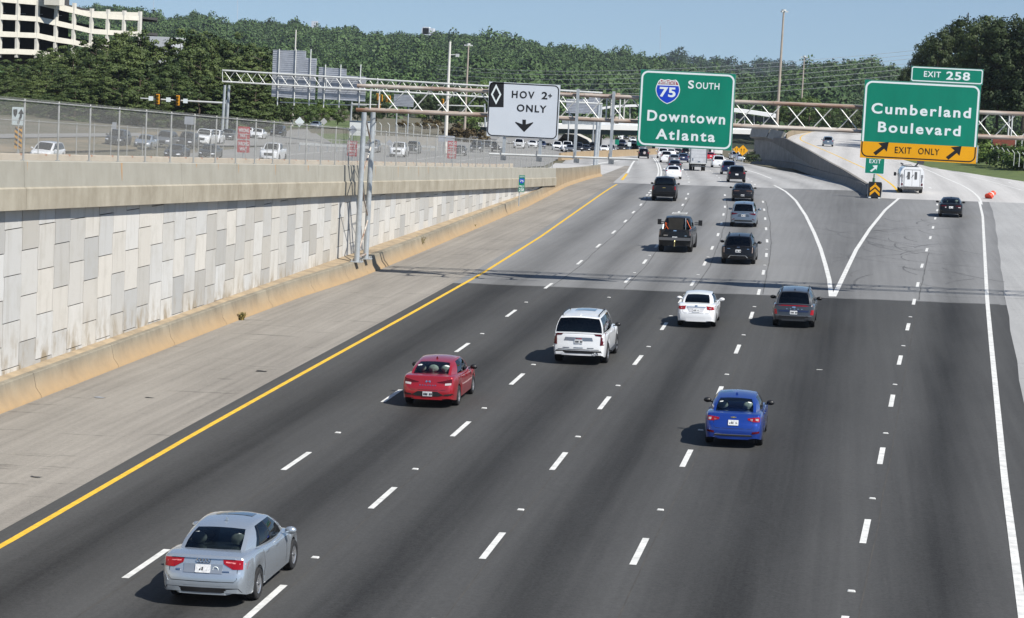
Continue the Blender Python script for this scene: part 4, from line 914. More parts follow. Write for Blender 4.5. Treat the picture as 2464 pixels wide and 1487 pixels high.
BIG = dict(SUV, L=5.34, W=2.06, H=1.94, ra=1.22, wb=3.07, wr=.41, zt=[(0, .70), (.02, .82), (.035, 1.0), (.05, 1.18), (.08, 1.24), (.14, 1.25), (.5, 1.24), (2.6, 1.20), (3.7, 1.19), (4.0, 1.20), (4.6, 1.17), (5.05, 1.10), (5.22, .98), (5.34, .68)],
  wp=[(0, .88), (.06, .93), (.2, .97), (.5, .99), (1.0, 1), (4.2, 1), (4.8, .97), (5.1, .92), (5.28, .82), (5.34, .72)],
  g=dict(yb0=.10, yr0=.34, yr1=3.0, yb1=3.95, zb0=1.22, zb1=1.17, zr0=1.84, zr1=1.89, wb0=.86, wbm=.94, wb1=.84, wr0=.71, wr1=.70, crown=.045, bow=.04, tg=[.05, .27, .295, .60, .63, .93]))
PIK = dict(L=5.9, W=2.04, H=1.93, ra=1.15, wb=3.7, wr=.41,
  zt=[(0, .80), (.015, .90), (.03, 1.15), (.045, 1.29), (.08, 1.32), (.6, 1.32), (1.9, 1.32), (2.1, 1.28), (3.0, 1.25), (4.3, 1.24), (4.5, 1.24), (5.2, 1.20), (5.6, 1.12), (5.8, .98), (5.9, .66)],
  wp=[(0, .93), (.05, .96), (.2, .985), (.6, 1), (4.8, 1), (5.4, .97), (5.7, .9), (5.85, .8), (5.9, .7)],
  g=dict(yb0=2.05, yr0=2.2, yr1=3.45, yb1=4.3, zb0=1.24, zb1=1.20, zr0=1.83, zr1=1.87, wb0=.84, wbm=.93, wb1=.84, wr0=.70, wr1=.69, crown=.05, bow=.03, tg=[.05, .42, .46, .93]), bed=(.12, 1.95))
def mod(base, gmod=None, **kw):
    d = dict(base, **kw); k = d['L']/base['L']; h = d['H']/base['H']
    d['zt'] = kw.get('zt', [(y*k, z*h) for y, z in base['zt']]); d['wp'] = kw.get('wp', [(y*k, z) for y, z in base['wp']])
    g = dict(base['g'])
    for q in ('yb0', 'yr0', 'yr1', 'yb1'): g[q] *= k
    for q in ('zb0', 'zb1', 'zr0', 'zr1'): g[q] *= h
    g.update(gmod or {}); d['g'] = g
    if 'bed' in d: d['bed'] = (d['bed'][0]*k, d['bed'][1]*k)
    return d
def wheel_meshes(r, wd, n=26, spokes=5, rimm=None, far=False):
    t = MB().lathe([(-wd/2, r*.62), (-wd/2, r*.90), (-wd*.40, r*.985), (wd*.40, r*.985), (wd/2, r*.90), (wd/2, r*.62)] if not far else [(-wd/2, 0), (-wd/2, r*.93), (0, r), (wd/2, r*.93), (wd/2, 0)], n if not far else 14, 'x')
    tm = t.mesh('wheel', M_rubber, recalc=True)
    b = MB().lathe([(wd*.38, r*.66), (wd*.46, r*.645), (wd*.40, r*.58), (-wd*.1, r*.56)], n, 'x')
    b.lathe([(wd*.02, 0), (wd*.02, r*.58)], n, 'x', m=1)
    for s in range(spokes):
        for e in ((-.13, .13) if spokes <= 6 else (0,)):
            a = 2*math.pi*s/spokes+e; w_ = r*(.055 if spokes <= 6 else .07)
            ca, sa = math.cos(a), math.sin(a); P0 = (r*.08*ca, r*.08*sa); P1 = (r*.60*ca, r*.60*sa)
            q = [(wd*.30, P0[0]-w_*sa, P0[1]+w_*ca), (wd*.30, P0[0]+w_*sa, P0[1]-w_*ca), (wd*.40, P1[0]+w_*sa, P1[1]-w_*ca), (wd*.40, P1[0]-w_*sa, P1[1]+w_*ca)]
            b.add(q+[(x-.03, y, z) for x, y, z in q], [(0, 1, 2, 3), (0, 1, 5, 4), (1, 2, 6, 5), (2, 3, 7, 6), (3, 0, 4, 7)])
    b.lathe([(wd*.34, 0), (wd*.34, r*.10), (wd*.28, r*.13)], 12, 'x')
    rm = b.mesh('rim', [rimm or M_alloy, M_rimd])
    return tm, rm
_wheels = {}
def make_car(name, spec, paintm, label=None, group=None, cat='car', glass=None, seats=None, far=False, tails=(), plate=None, valance=None, decals=(), fdecals=(), mirror=True, rim=None, spokes=5, sunroof=False, fin=False, rails=False, side_glass=None, lipz=None, mir_m=None, shut=None):
    """spec in metres; origin on the ground under the rear axle, forward +y"""
    S_ = spec; L, W, H, ra, wb, wr = (S_[k] for k in ('L', 'W', 'H', 'ra', 'wb', 'wr')); ztf = pchip(S_['zt']); wpf = pchip(S_['wp']); g = S_['g']; hw = W/2
    root = empty(name, label=label, cat=cat, group=group)
    ys_ = sorted(set([round(v, 3) for v in [p[0] for p in S_['zt']]+[p[0] for p in S_['wp']]+list(np.linspace(.25, L-.25, 14 if far else 22))+[yc+d for yc in (ra, ra+wb) for d in np.linspace(-wr-.07, wr+.07, 9 if far else 15)]]))
    ys_ = [y for y in ys_ if 0 <= y <= L]; und = .30*H/1.5
    def sill(y):
        base = lerp_pts([(0, .33), (.25, .27), (.5, .24), (L-.5, .25), (L-.15, .27), (L, .36)], y)*wr/.33
        for yc in (ra, ra+wb):
            d = abs(y-yc); Ra = wr+.065
            if d < Ra: base = max(base, wr+math.sqrt(Ra*Ra-d*d)*.97)
        return base
    rows = []
    for y in ys_:
        zt_ = ztf(y); w_ = hw*wpf(y); zl_ = min(sill(y), zt_-.06); h_ = zt_-zl_; r_ = min(.11, h_*.3)
        cr_ = .03*sm(.1, .6, y)*sm(.1, .6, L-y)
        half = [(0, und), (w_-.27, und), (w_-.27, max(zl_, und)), (w_*.965, zl_), (w_*.985, zl_+.2*h_), (w_, zl_+.42*h_), (w_*.998, zl_+.58*h_), (w_*.983, zl_+.76*h_), (w_*.968, zt_-r_), (w_*.95, zt_-r_*.42), (w_*.905, zt_-r_*.1), (w_*.84, zt_), (w_*.5, zt_+cr_*.7), (0, zt_+cr_)]
        full = [(-x, z) for x, z in half[::-1]][:-1]+[(x, z) for x, z in half]
        full = [(-x, z) for x, z in half[:0:-1]]+half
        row = []
        for x, z in half[::-1][:-1]: row.append((x, z))
        row = [(x, z) for x, z in half[::-1]]+[(-x, z) for x, z in half[1:]]
        # row runs top centre -> right side -> under -> left side (left top closes to the start)
        row = [(x, z) for x, z in half[::-1]]+[(-x, z) for x, z in half[1:-1]]+[(0, zt_+cr_)]
        bow = lambda x: .09*(x/hw)**2*math.exp(-y/.35)-.16*(x/hw)**2*math.exp(-(L-y)/.4)
        rows.append([(x, y+bow(x)-ra, z) for x, z in row])
        if y in (ys_[0], ys_[-1]):       # close the end with strips between top and bottom
            zm_ = [(z if 0 else (zt_+zl_)/2) for x, z in row]; cap_ = [(x, y+bow(x)-ra, q_) for (x, z), q_ in zip(row, zm_)]
            rows.insert(0, cap_) if y == ys_[0] else rows.append(cap_)
    B = MB(); nb = len(rows[0]); bed = S_.get('bed')
    B.v = [p for r2 in rows for p in r2]
    for i in range(len(rows)-1):
        for j in range(nb-1):
            if bed and 0 < i < len(rows)-2 and bed[0]-.03 <= (ys_[i-1]+ys_[i])/2 <= bed[1] and (j < 2 or j >= nb-3): continue
            B.f.append((i*nb+j, i*nb+j+1, (i+1)*nb+j+1, (i+1)*nb+j)); B.m.append(0)
    if bed:
        xw = hw*.84; zf_ = ztf(1.0)-.52; y0, y1 = bed[0]-.05-ra, bed[1]+.06-ra; zr_ = ztf(1.0)
        B.add([(-xw, y0, zf_), (xw, y0, zf_), (xw, y1, zf_), (-xw, y1, zf_), (-xw, y0, zr_), (xw, y0, zr_), (xw, y1, zr_), (-xw, y1, zr_)], [(0, 1, 2, 3), (0, 1, 5, 4), (1, 2, 6, 5), (2, 3, 7, 6), (3, 0, 4, 7)], 1)
    # greenhouse
    ins = S_.get('inset', .065); nu = [0, ins, .3, .5, .7, 1-ins, 1]; nv = [0, .07, .36, .65, .92, 1]; tg = g['tg']
    nt_ = sorted(set([0]+tg+[1]+[.5*(a+b) for a, b in zip(tg[:-1], tg[1:]) if b-a > .15]))
    arch = lambda u: 1-(2*u-1)**2
    wv = lambda k: g[k]*hw
    def BR(u): return Vector(((2*u-1)*wv('wb0'), g['yb0']-g['bow']*arch(u)-ra, g['zb0']+.02*arch(u)))
    def RR(u): return Vector(((2*u-1)*wv('wr0'), g['yr0']-.06*arch(u)-ra, g['zr0']+g['crown']*arch(u)))
    def RF(u): return Vector(((2*u-1)*wv('wr1'), g['yr1']+.10*arch(u)-ra, g['zr1']+g['crown']*arch(u)))
    def BF(u): return Vector(((2*u-1)*wv('wb1'), g['yb1']+.22*arch(u)-ra, g['zb1']+.02*arch(u)))
    def edge(a, b, bul): return lambda t: a.lerp(b, t)+bul*(4*t*(1-t))
    def coons(c0, c1, d0, d1, us, vs, bul=Vector((0, 0, 0))):
        P = []
        for v in vs:
            r2 = []
            for u in us:
                q = c0(u)*(1-v)+c1(u)*v+d0(v)*(1-u)+d1(v)*u-(c0(0)*(1-u)*(1-v)+c0(1)*u*(1-v)+c1(0)*(1-u)*v+c1(1)*u*v)
                r2.append(tuple(q+bul*(16*u*(1-u)*v*(1-v))))
            P.append(r2)
        return P
    E_ = {}
    for sg, u0 in ((-1, 0), (1, 1)):
        E_['C', sg] = edge(BR(u0), RR(u0), Vector((sg*.035*hw, -.03, .03))); E_['A', sg] = edge(BF(u0), RF(u0), Vector((sg*.035*hw, .03, .03)))
        mid = sg*(wv('wbm')-(wv('wb0')+wv('wb1'))/2); E_['S', sg] = edge(BR(u0), BF(u0), Vector((mid, 0, 0))); E_['R', sg] = edge(RR(u0), RF(u0), Vector((sg*.03, 0, .035)))
    glassB = {}
    def addpatch(P, us, vs, isg, nm):
        GB = glassB.setdefault(nm, MB())
        for i in range(len(vs)-1):
            for j in range(len(us)-1):
                um, vm = (us[j]+us[j+1])/2, (vs[i]+vs[i+1])/2; k = isg(um, vm); q = [P[i][j], P[i][j+1], P[i+1][j+1], P[i+1][j]]
                if k == 1: GB.add(q, [(0, 1, 2, 3)])
                else: B.add(q, [(0, 1, 2, 3)], 1 if k == 2 else 0)
    addpatch(coons(BR, RR, E_['C', -1], E_['C', 1], nu, nv, Vector((0, -.02, .02))), nu, nv, lambda u, v: 1 if ins < u < 1-ins and .07 < v < .92 else 0, 'rear_window')
    addpatch(coons(BF, RF, E_['A', -1], E_['A', 1], nu, nv, Vector((0, .03, .02))), nu, nv, lambda u, v: 1 if ins < u < 1-ins and .07 < v < .92 else 0, 'windshield')
    for sg in (-1, 1):
        def isg(u, v):
            if not (.07 < v < .92) or u < tg[0] or u > tg[-1]: return 0
            for a, b in zip(tg[::2], tg[1::2]):
                if a < u < b: return 1
            return 2
        addpatch(coons(E_['S', sg], E_['R', sg], E_['C', sg], E_['A', sg], nt_, nv, Vector((sg*.02, 0, 0))), nt_, nv, isg, 'side_window' if sg > 0 else 'side_window_')
    addpatch(coons(RR, RF, E_['R', -1], E_['R', 1], nu, nt_, Vector((0, 0, .015))), nu, nt_, lambda u, v: 0, 'none')
    body = B.build('body', [paintm, M_trim], root, weld=True, ang=38)
    bmq = bmesh.new(); bmq.from_mesh(body.data); bvh = BVHTree.FromBMesh(bmq); bmq.free()
    if not far:
        bv = body.modifiers.new('soft_edges', 'BEVEL'); bv.width = .022; bv.segments = 2; bv.limit_method = 'ANGLE'; bv.angle_limit = R(42); bv.use_clamp_overlap = True
    gm = glass or G_tint
    for nm, GB in glassB.items():
        if GB.v: GB.build(nm.rstrip('_'), (side_glass or gm) if nm.startswith('side') else gm, root, weld=True, ang=50)
    # cabin
    I = MB(); zf_ = min(g['zb0'], g['zb1'])-.12
    I.add([(-hw*.70, g['yb0']+.02-ra, g['zb0']-.04), (hw*.70, g['yb0']+.02-ra, g['zb0']-.04), (hw*.78, g['yb1']-ra, zf_), (-hw*.78, g['yb1']-ra, zf_)], [(0, 1, 2, 3)], 0)
    yf = g['yr0']+(g['yr1']-g['yr0'])*.72-ra; yr_ = g['yb0']+(.50 if S_['H'] < 1.55 and not bed else 1.0)-ra
    def seat(x, y, wd, zt_, hd, m):
        I.box((x, y, zt_-.45), (wd, .14, .62), m=m)
        I.lathe([(-.055, 0), (-.05, .6), (0, .75), (.05, .6), (.055, 0)], 12, 'y', (x, y, zt_), m); k = len(I.v)-60
        for q in range(k, len(I.v)): a = I.v[q]; I.v[q] = (x+(a[0]-x)*.17/1*hd, a[1], zt_+(a[2]-zt_)*.125*hd)
    if not bed:
        for x in (-.38, .38): seat(x, yf-.55, .5, H-.33, 1.0, 1)
        for x in (seats or ()): seat(x, yr_, .48, g['zb0']+.175, 1.35, 2)
    I.box((0, yf+.55, g['zb1']-.02), (hw*1.5, .35, .12))
    if not far: I.build('interior', [M_int, M_int, M_intl], root, ang=60)
    # wheels
    key = (round(wr, 3), spokes, (rim or M_alloy).name, far)
    if key not in _wheels: _wheels[key] = wheel_meshes(wr, .24 if wr < .38 else .30, spokes=spokes, rimm=rim, far=far)
    tm, rm = _wheels[key]
    for y in (0, wb):
        for sg in (-1, 1):
            o = bpy.data.objects.new('wheel', tm); col.objects.link(o); o.parent = root; o.location = (sg*(hw-.135), y, wr)
            if sg < 0: o.rotation_euler = (0, 0, math.pi)
            if not far: q = bpy.data.objects.new('rim', rm); col.objects.link(q); q.parent = o
    # decals laid onto the bodywork from behind (or from in front)
    def shot(x, z, front=False):
        s = -1 if front else 1; o0 = Vector((x, -s*8, z)); r2 = bvh.ray_cast(o0, Vector((0, s, 0)))
        return (r2[0].y if r2[0] is not None else None)
    def decal(nm, quads, m, off=.008, th=.03, front=False, parent=None, n=(4, 3)):
        b = MB()
        for q in quads:
            c = [Vector((x, 0, z)) for x, z in q]; P = []; last = None
            for i in range(n[1]+1):
                r2 = []
                for j in range(n[0]+1):
                    u, v = j/n[0], i/n[1]; p = c[0]*(1-u)*(1-v)+c[1]*u*(1-v)+c[2]*u*v+c[3]*(1-u)*v
                    y = shot(p.x, p.z, front); y = y if y is not None else (last if last is not None else (-ra if not front else L-ra)); last = y
                    r2.append((p.x, y-(off if not front else -off), p.z))
                P.append(r2)
            b.grid(P); k = len(P[0]); s = th if not front else -th
            rim_ = [P[0][j] for j in range(k)]+[P[i][-1] for i in range(1, len(P))]+[P[-1][j] for j in range(k-2, -1, -1)]+[P[i][0] for i in range(len(P)-2, 0, -1)]
            b.add(rim_+[(x, y+s, z) for x, y, z in rim_], [(a, (a+1) % len(rim_), len(rim_)+(a+1) % len(rim_), len(rim_)+a) for a in range(len(rim_))])
        return b.build(nm, m, parent or root, ang=50)
    mir = lambda Q: [[(-x, z) for x, z in q][::-1] for q in Q]
    for nm, Q, m in tails: decal(nm, Q, m, .012); decal(nm, mir(Q), m, .012)
    for nm, Q, m in decals: decal(nm, Q, m, .014)
    if fdecals == 'std':
        zt_ = ztf(L-.25); z0 = zt_-.24; Q = [[(hw*.50, z0), (hw*.88, z0+.02), (hw*.90, z0+.13), (hw*.52, z0+.10)]]
        decal('headlight', Q, M_lamp, .012, front=True); decal('headlight', mir(Q), M_lamp, .012, front=True)
        decal('grille', [[(-hw*.45, z0-.22), (hw*.45, z0-.22), (hw*.48, z0+.08), (-hw*.48, z0+.08)]], M_trim, .012, front=True)
    if shut:
        xs_, z0_, z1_ = shut; gl_ = []
        for sg in (-1, 1): gl_ += [[(sg*xs_-.005, z0_+.06), (sg*xs_+.005, z0_+.06), (sg*xs_+.005, z1_), (sg*xs_-.005, z1_)], [(sg*(xs_-.06)-.005, z0_), (sg*(xs_-.06)+.005, z0_), (sg*xs_+.005, z0_+.06), (sg*xs_-.005, z0_+.06)]]
        gl_.append([(-xs_+.06, z0_-.005), (xs_-.06, z0_-.005), (xs_-.06, z0_+.007), (-xs_+.06, z0_+.007)]); decal('boot_gap', gl_, M_trim, .003, .004)
    if plate:
        x, z = plate; P = decal('licence_plate', [[(x-.155, z-.075), (x+.155, z-.075), (x+.155, z+.075), (x-.155, z+.075)]], M_plate, .03, .04, n=(1, 1))
        if not far:
            q = [[(x-.12+.048*k, z-.035), (x-.12+.048*k+.03, z-.035), (x-.12+.048*k+.03, z+.03), (x-.12+.048*k, z+.03)] for k in range(6) if k != 3]
            decal('plate_number', q, M_trim, .036, .004, parent=P, n=(1, 1))
    if valance:
        decal('rear_valance', valance, M_trim, .012)
    if mirror:
        for sg in (-1, 1):
            m_ = MB().lathe([(-.10, 0), (-.085, .6), (-.02, .98), (.05, .9), (.09, .45), (.10, 0)], 12, 'y')
            m_.v = [(x*.13+sg*(hw+.10), y*.8+ra*0+g['yb1']-.42-ra, z*.085+g['zb1']+.10) for x, y, z in m_.v]; m_.box((sg*(hw-.01), g['yb1']-.42-ra, g['zb1']+.05), (.16, .06, .04))
            m_.build('side_mirror', mir_m or paintm, root, ang=60)
    if not far:
        for sg in (-1, 1):
            if not bed and side_handles:
                hb_ = MB()
                for t in (.36, .62):
                    yy = g['yb0']+(g['yb1']-g['yb0'])*t-ra; zz = ztf(yy+ra)-.10; r2 = bvh.ray_cast(Vector((sg*5, yy, zz)), Vector((-sg, 0, 0)))
                    if r2[0] is not None: hb_.box((r2[0].x+sg*.015, yy, zz), (.03, .2, .035))
                if hb_.v: hb_.build('door_handle', paintm, root)
                sb = MB()
                for t in ((tg[1]+tg[2])/2, tg[-1]-.02):     # door shut lines
                    yy = g['yb0']+(g['yb1']-g['yb0'])*t-ra; P = []
                    for k in range(9):
                        zz = .34+(ztf(yy+ra)-.05-.34)*k/8; r2 = bvh.ray_cast(Vector((sg*5, yy, zz)), Vector((-sg, 0, 0)))
                        if r2[0] is not None: P.append([(r2[0].x+sg*.004, yy-.006, zz), (r2[0].x+sg*.004, yy+.006, zz)])
                    if len(P) > 1: sb.grid(P)
                if sb.v: sb.build('door_gap', M_trim, root, recalc=False)
    if sunroof:
        b = MB(); f0, f1 = sunroof; P = []
        for i in range(4):
            r2 = []
            for j in range(7):
                x = (-.40+.80*j/6); y = g['yr0']+(g['yr1']-g['yr0'])*(f0+(f1-f0)*i/3)-ra; h_ = bvh.ray_cast(Vector((x, y, 5)), Vector((0, 0, -1))); r2.append((x, y, h_[0].z+.008))
            P.append(r2)
        b.grid(P).build('sunroof', mat('roof_glass', (.02, .03, .045), .06, coat=1), root)
    if fin:
        y = g['yr0']+.28-ra; h_ = bvh.ray_cast(Vector((0, y, 5)), Vector((0, 0, -1)))
        MB().add([(-.035, y-.06, h_[0].z), (.035, y-.06, h_[0].z), (0, y+.16, h_[0].z), (0, y-.07, h_[0].z+.075)], [(0, 1, 3), (1, 2, 3), (2, 0, 3), (0, 2, 1)]).build('antenna_fin', fin if fin is not True else paintm, root)
    if rails:
        for sg in (-1, 1):
            b = MB(); P = []
            for t in np.linspace(.1, .85, 6):
                q = E_['R', sg](t); P.append(q+Vector((-sg*.05, 0, .075)))
            b.path(P, .022, 6); b.tube(P[0], P[0]-Vector((0, 0, .08)), .022, n=6).tube(P[-1], P[-1]-Vector((0, 0, .08)), .022, n=6); b.build('roof_rail', M_chrome if rails == 2 else M_trim, root)
    root['_zt'] = 0; del root['_zt']
    return root, decal, shot
side_handles = True
def place(o, xy, zf=road_z, head=0.0, sc_=1.0, tilt=True):
    """stand a vehicle on the road: rear axle at xy, heading in degrees to the left of +y"""
    x, y = xy; z = zf(x, y); h = R(head); f = Vector((-math.sin(h), math.cos(h), 0)); r_ = Vector((math.cos(h), math.sin(h), 0)); e = 1.2
    f.z = (zf(x+f.x*e, y+f.y*e)-zf(x-f.x*e, y-f.y*e))/(2*e); r_.z = (zf(x+r_.x*e, y+r_.y*e)-zf(x-r_.x*e, y-r_.y*e))/(2*e)
    f.normalize(); u = r_.cross(f).normalized(); r_ = f.cross(u).normalized()
    M = Matrix((r_, f, u)).transposed().to_4x4(); M.translation = (x, y, z+.004)
    o.matrix_world = M @ Matrix.Scale(sc_, 4); return o
def head_at(y):
    return math.degrees(math.atan2(-(xc(y+6)-xc(y-6)), 12)) if y > 120 else 0.0
# ---- near traffic, nearest first
GRP = 'cars driving away on the main carriageway'
A4 = mod(SED, L=4.70, W=1.84, H=1.44, wb=2.84, ra=1.04, gmod=dict(tg=[.19, .25, .265, .52, .55, .90]))
o, dc, st = make_car('silver_sedan', A4, P_silver, 'silver four-door sedan with sunroof and red tail lights, nearest car in the photo', GRP, glass=glassmat('grey_glass', (.28, .32, .32)), seats=(-.42, .42), sunroof=(.62, .92), fin=True, plate=(0, .80), side_glass=G_tint,
  tails=[('tail_light', [[(.42, .90), (.60, .80), (.60, .985), (.40, .985)], [(.605, .80), (.86, .80), (.87, .975), (.605, .985)]], M_tail), ('light_stripe', [[(.46, .925), (.84, .89), (.84, .915), (.46, .95)]], mat('pink_lens', (.75, .25, .25), .2))],
  shut=(.70, .55, .98), valance=[[(-.80, .335), (.80, .335), (.74, .43), (-.74, .43)]], decals=[('boot_recess_shade', [[(-.40, .715), (.40, .715), (.40, .885), (-.40, .885)]], paint('silver_shade', (.30, .33, .37), .5))])  # recess on the boot is a flat decal, its shade painted as darker silver
b = MB()
for k in range(4):
    n_ = 14; cx = -.10+.067*k; y = st(cx, .945)-.02
    b.path([(cx+.042*math.cos(2*math.pi*i/n_), y, .945+.042*math.sin(2*math.pi*i/n_)) for i in range(n_+1)], .008, 5)
b.build('ring_emblem', M_chrome, o)
dc('badge', [[(.40, .745), (.55, .745), (.55, .765), (.40, .765)], [(-.56, .745), (-.47, .745), (-.47, .775), (-.56, .775)]], M_chrome, .018, .01); dc('boot_lip', [[(-.66, .995), (.66, .995), (.64, 1.012), (-.64, 1.012)]], P_silver, .03, .03)
b = MB(); n_ = 12; y = st(.26, .80)-.02; b.path([(.26+.055*math.cos(6.2832*i/n_), y, .79+.055*math.sin(6.2832*i/n_)) for i in range(n_+1)], .008, 4); b.build('round_sticker', M_swhite, o)
place(o, (-12.79, 45.35), head=-.2, sc_=1.045)
EL = mod(SED, L=4.62, W=1.80, H=1.44, wb=2.70, ra=1.0, gmod=dict(yb0=.52, yr0=1.40, tg=[.22, .47, .50, .87]))
o, dc, st = make_car('red_sedan', EL, P_red, 'red four-door sedan with pale rear headrests, in the lane left of centre', GRP, glass=G_clear, side_glass=G_tint, seats=(-.42, 0, .42), fin=mat('fin_red', (.12, .01, .01), .4), plate=(0, .475), mir_m=M_trim,
  tails=[('tail_light', [[(.32, .84), (.56, .82), (.56, .91), (.30, .855)], [(.56, .82), (.84, .84), (.85, .985), (.56, .91)]], M_taild), ('reverse_light', [[(.56, .755), (.76, .775), (.76, .84), (.56, .82)]], M_lens)],
  shut=(.62, .60, .98), valance=[[(-.36, .40), (.36, .40), (.32, .555), (-.32, .555)], [(.36, .40), (.52, .44), (.32, .555), (.32, .555)], [(-.52, .44), (-.36, .40), (-.32, .555), (-.32, .555)]],
  decals=[('bumper_slot', [[(.52, .43), (.84, .42), (.80, .50), (.55, .47)]], M_trim), ('bumper_slot', [[(-.84, .42), (-.52, .43), (-.55, .47), (-.80, .50)]], M_trim), ('badge', [[(-.28+.085*k, .735), (-.24+.085*k, .735), (-.24+.085*k, .765), (-.28+.085*k, .765)] for k in range(7)], M_chrome), ('emblem', [[(-.085, .845), (-.05, .835), (-.03, .895), (-.07, .905)], [(.05, .835), (.085, .845), (.07, .905), (.03, .895)], [(-.03, .855), (.03, .87), (.03, .885), (-.03, .87)]], M_chrome)])
q = hit(1041, 972, road_z); place(o, (q[0], q[1]), head=-.1, sc_=1.03)
YU = mod(BIG, inset=.012, gmod=dict(wb0=.90, wr0=.73))
o, dc, st = make_car('white_suv', YU, P_white, 'large white SUV with a black rear window and sunroof, ahead of the red sedan', GRP, 'SUV', glass=G_priv, plate=(.0, .93), sunroof=(.55, .9), rails=1, fin=True, mir_m=M_black,
  tails=[('tail_light', [[(.84, .80), (.985, .80), (.99, 1.22), (.86, 1.20)], [(.66, 1.17), (.86, 1.15), (.86, 1.235), (.60, 1.235)]], M_taild)], valance=[[(-.93, .47), (.93, .47), (.88, .58), (-.88, .58)]],
  decals=[('chrome_panel', [[(-.56, .965), (.56, .965), (.52, 1.09), (-.52, 1.09)]], mat('satin_chrome', (.38, .40, .44), .3, .8)), ('badge', [[(-.12, 1.02), (.12, 1.02), (.12, 1.06), (-.12, 1.06)]], M_shred), ('bumper_step', [[(-.18, .685), (.18, .685), (.18, .705), (-.18, .705)], [(-.6, .685), (-.35, .685), (-.35, .70), (-.6, .70)], [(.35, .685), (.6, .685), (.6, .70), (.35, .70)]], M_chrome), ('tailgate_gap', [[(-.80, .62), (.80, .62), (.80, .632), (-.80, .632)]], M_trim)])
b = MB()
for x in (.58, .72): b.lathe([(0, .055), (.12, .055), (.12, .045), (0, .045), (0, .055)], 14, 'y', (x, st(0, .62)+.02, .46))
b.build('exhaust_tip', M_chrome, o); MB().box((1.02, YU['wb']/2, .42), (.22, 2.1, .06)).build('running_board', M_trim, o)
place(o, (-9.96, 86.6), head=-.4, sc_=1.0)
CO = mod(SED, L=4.60, W=1.77, H=1.47, wb=2.60, ra=1.0)
o, dc, st = make_car('white_sedan', CO, P_white, 'white sedan with dark tinted rear window, beside the dark grey crossover', GRP, glass=G_priv, plate=(0, .80), spokes=7, shut=(.60, .66, .98),
  tails=[('tail_light', [[(.50, .83), (.70, .82), (.70, .96), (.46, .985)], [(.70, .82), (.84, .84), (.85, .985), (.70, .96)]], M_tail), ('reverse_light', [[(.56, .85), (.68, .845), (.68, .90), (.58, .91)]], M_lens)],
  decals=[('boot_recess_shade', [[(-.30, .73), (.30, .73), (.40, .92), (-.40, .92)]], paint('white_shade', (.52, .52, .54))), ('chrome_strip', [[(-.42, .925), (.42, .925), (.42, .955), (-.42, .955)]], M_chrome), ('emblem', [[(-.06, .975), (.06, .975), (.05, 1.02), (-.05, 1.02)]], M_chrome)])  # boot recess is flat too: shade painted as a greyer white
place(o, (-6.44, 100.9), head=.1)
KO = mod(SUV, L=4.36, W=1.83, H=1.60, wb=2.66, ra=.85)
o, dc, st = make_car('grey_crossover', KO, P_grey, 'dark grey crossover with a thin red light bar, just past the dark asphalt joint', GRP, 'SUV', glass=G_priv, plate=(0, .68), rails=1, fin=True, mir_m=M_black, rim=M_rimd,
  tails=[('tail_light', [[(.70, .60), (.84, .58), (.86, .80), (.74, .80)]], M_tail)], valance=[[(-.70, .41), (.70, .41), (.60, .54), (-.60, .54)]],
  decals=[('light_bar', [[(-.80, .955), (.80, .955), (.80, .985), (-.80, .985)]], M_tail), ('emblem', [[(-.075, .88), (.075, .88), (.065, .935), (-.065, .935)]], M_chrome), ('badge', [[(-.32+.16*k, .815), (-.27+.16*k, .815), (-.27+.16*k, .84), (-.32+.16*k, .84)] for k in range(5)], M_chrome), ('black_band', [[(-.62, .70), (.62, .70), (.66, .78), (-.66, .78)]], P_navy), ('bumper_trim', [[(-.75, .53), (.75, .53), (.75, .555), (-.75, .555)]], M_gunmetal if False else mat('gunmetal', (.18, .18, .19), .35, .6))])
b = MB()
for x in (.52, .62): b.lathe([(0, .04), (.1, .04), (.1, .03), (0, .03), (0, .04)], 12, 'y', (x, st(0, .6)+.0, .42))
b.build('exhaust_tip', M_chrome, o)
q = hit(1909, 785, road_z); place(o, (q[0], q[1]), head=-.5, sc_=1.06)
CR = mod(SED, L=4.60, W=1.80, H=1.46, wb=2.70, ra=.98, gmod=dict(yb0=.52, yr0=1.38, tg=[.22, .47, .50, .87]))
o, dc, st = make_car('blue_sedan', CR, P_blue, 'bright blue sedan with white plate, alone in the right-centre lane', GRP, glass=G_clear, side_glass=G_tint, seats=(-.40, .40), fin=True, plate=(0, .795), mir_m=M_black, shut=(.60, .62, .98),
  tails=[('tail_light', [[(.44, .88), (.62, .83), (.62, .96), (.43, .935)], [(.62, .83), (.85, .83), (.86, .985), (.62, .96)]], M_tail), ('reverse_light', [[(.50, .87), (.58, .855), (.58, .92), (.51, .915)], [(.66, .86), (.76, .86), (.76, .93), (.66, .93)]], M_lens)],
  valance=[[(-.60, .385), (.60, .385), (.55, .43), (-.55, .43)]], decals=[('emblem', [[(-.085, .945), (-.03, .945), (-.03, .965), (-.085, .965)], [(-.03, .935), (.03, .935), (.03, .975), (-.03, .975)], [(.03, .945), (.085, .945), (.085, .965), (.03, .965)]], mat('gold_emblem', (.6, .45, .15), .3, .8)),
  ('fog_slot', [[(.58, .47), (.80, .49), (.80, .55), (.58, .53)]], M_taild), ('fog_slot', [[(-.80, .49), (-.58, .47), (-.58, .53), (-.80, .55)]], M_taild), ('bumper_trim', [[(-.56, .425), (.56, .425), (.54, .445), (-.54, .445)]], M_chrome)])
place(o, (-3.02, 68.7), head=-.3, sc_=1.0)
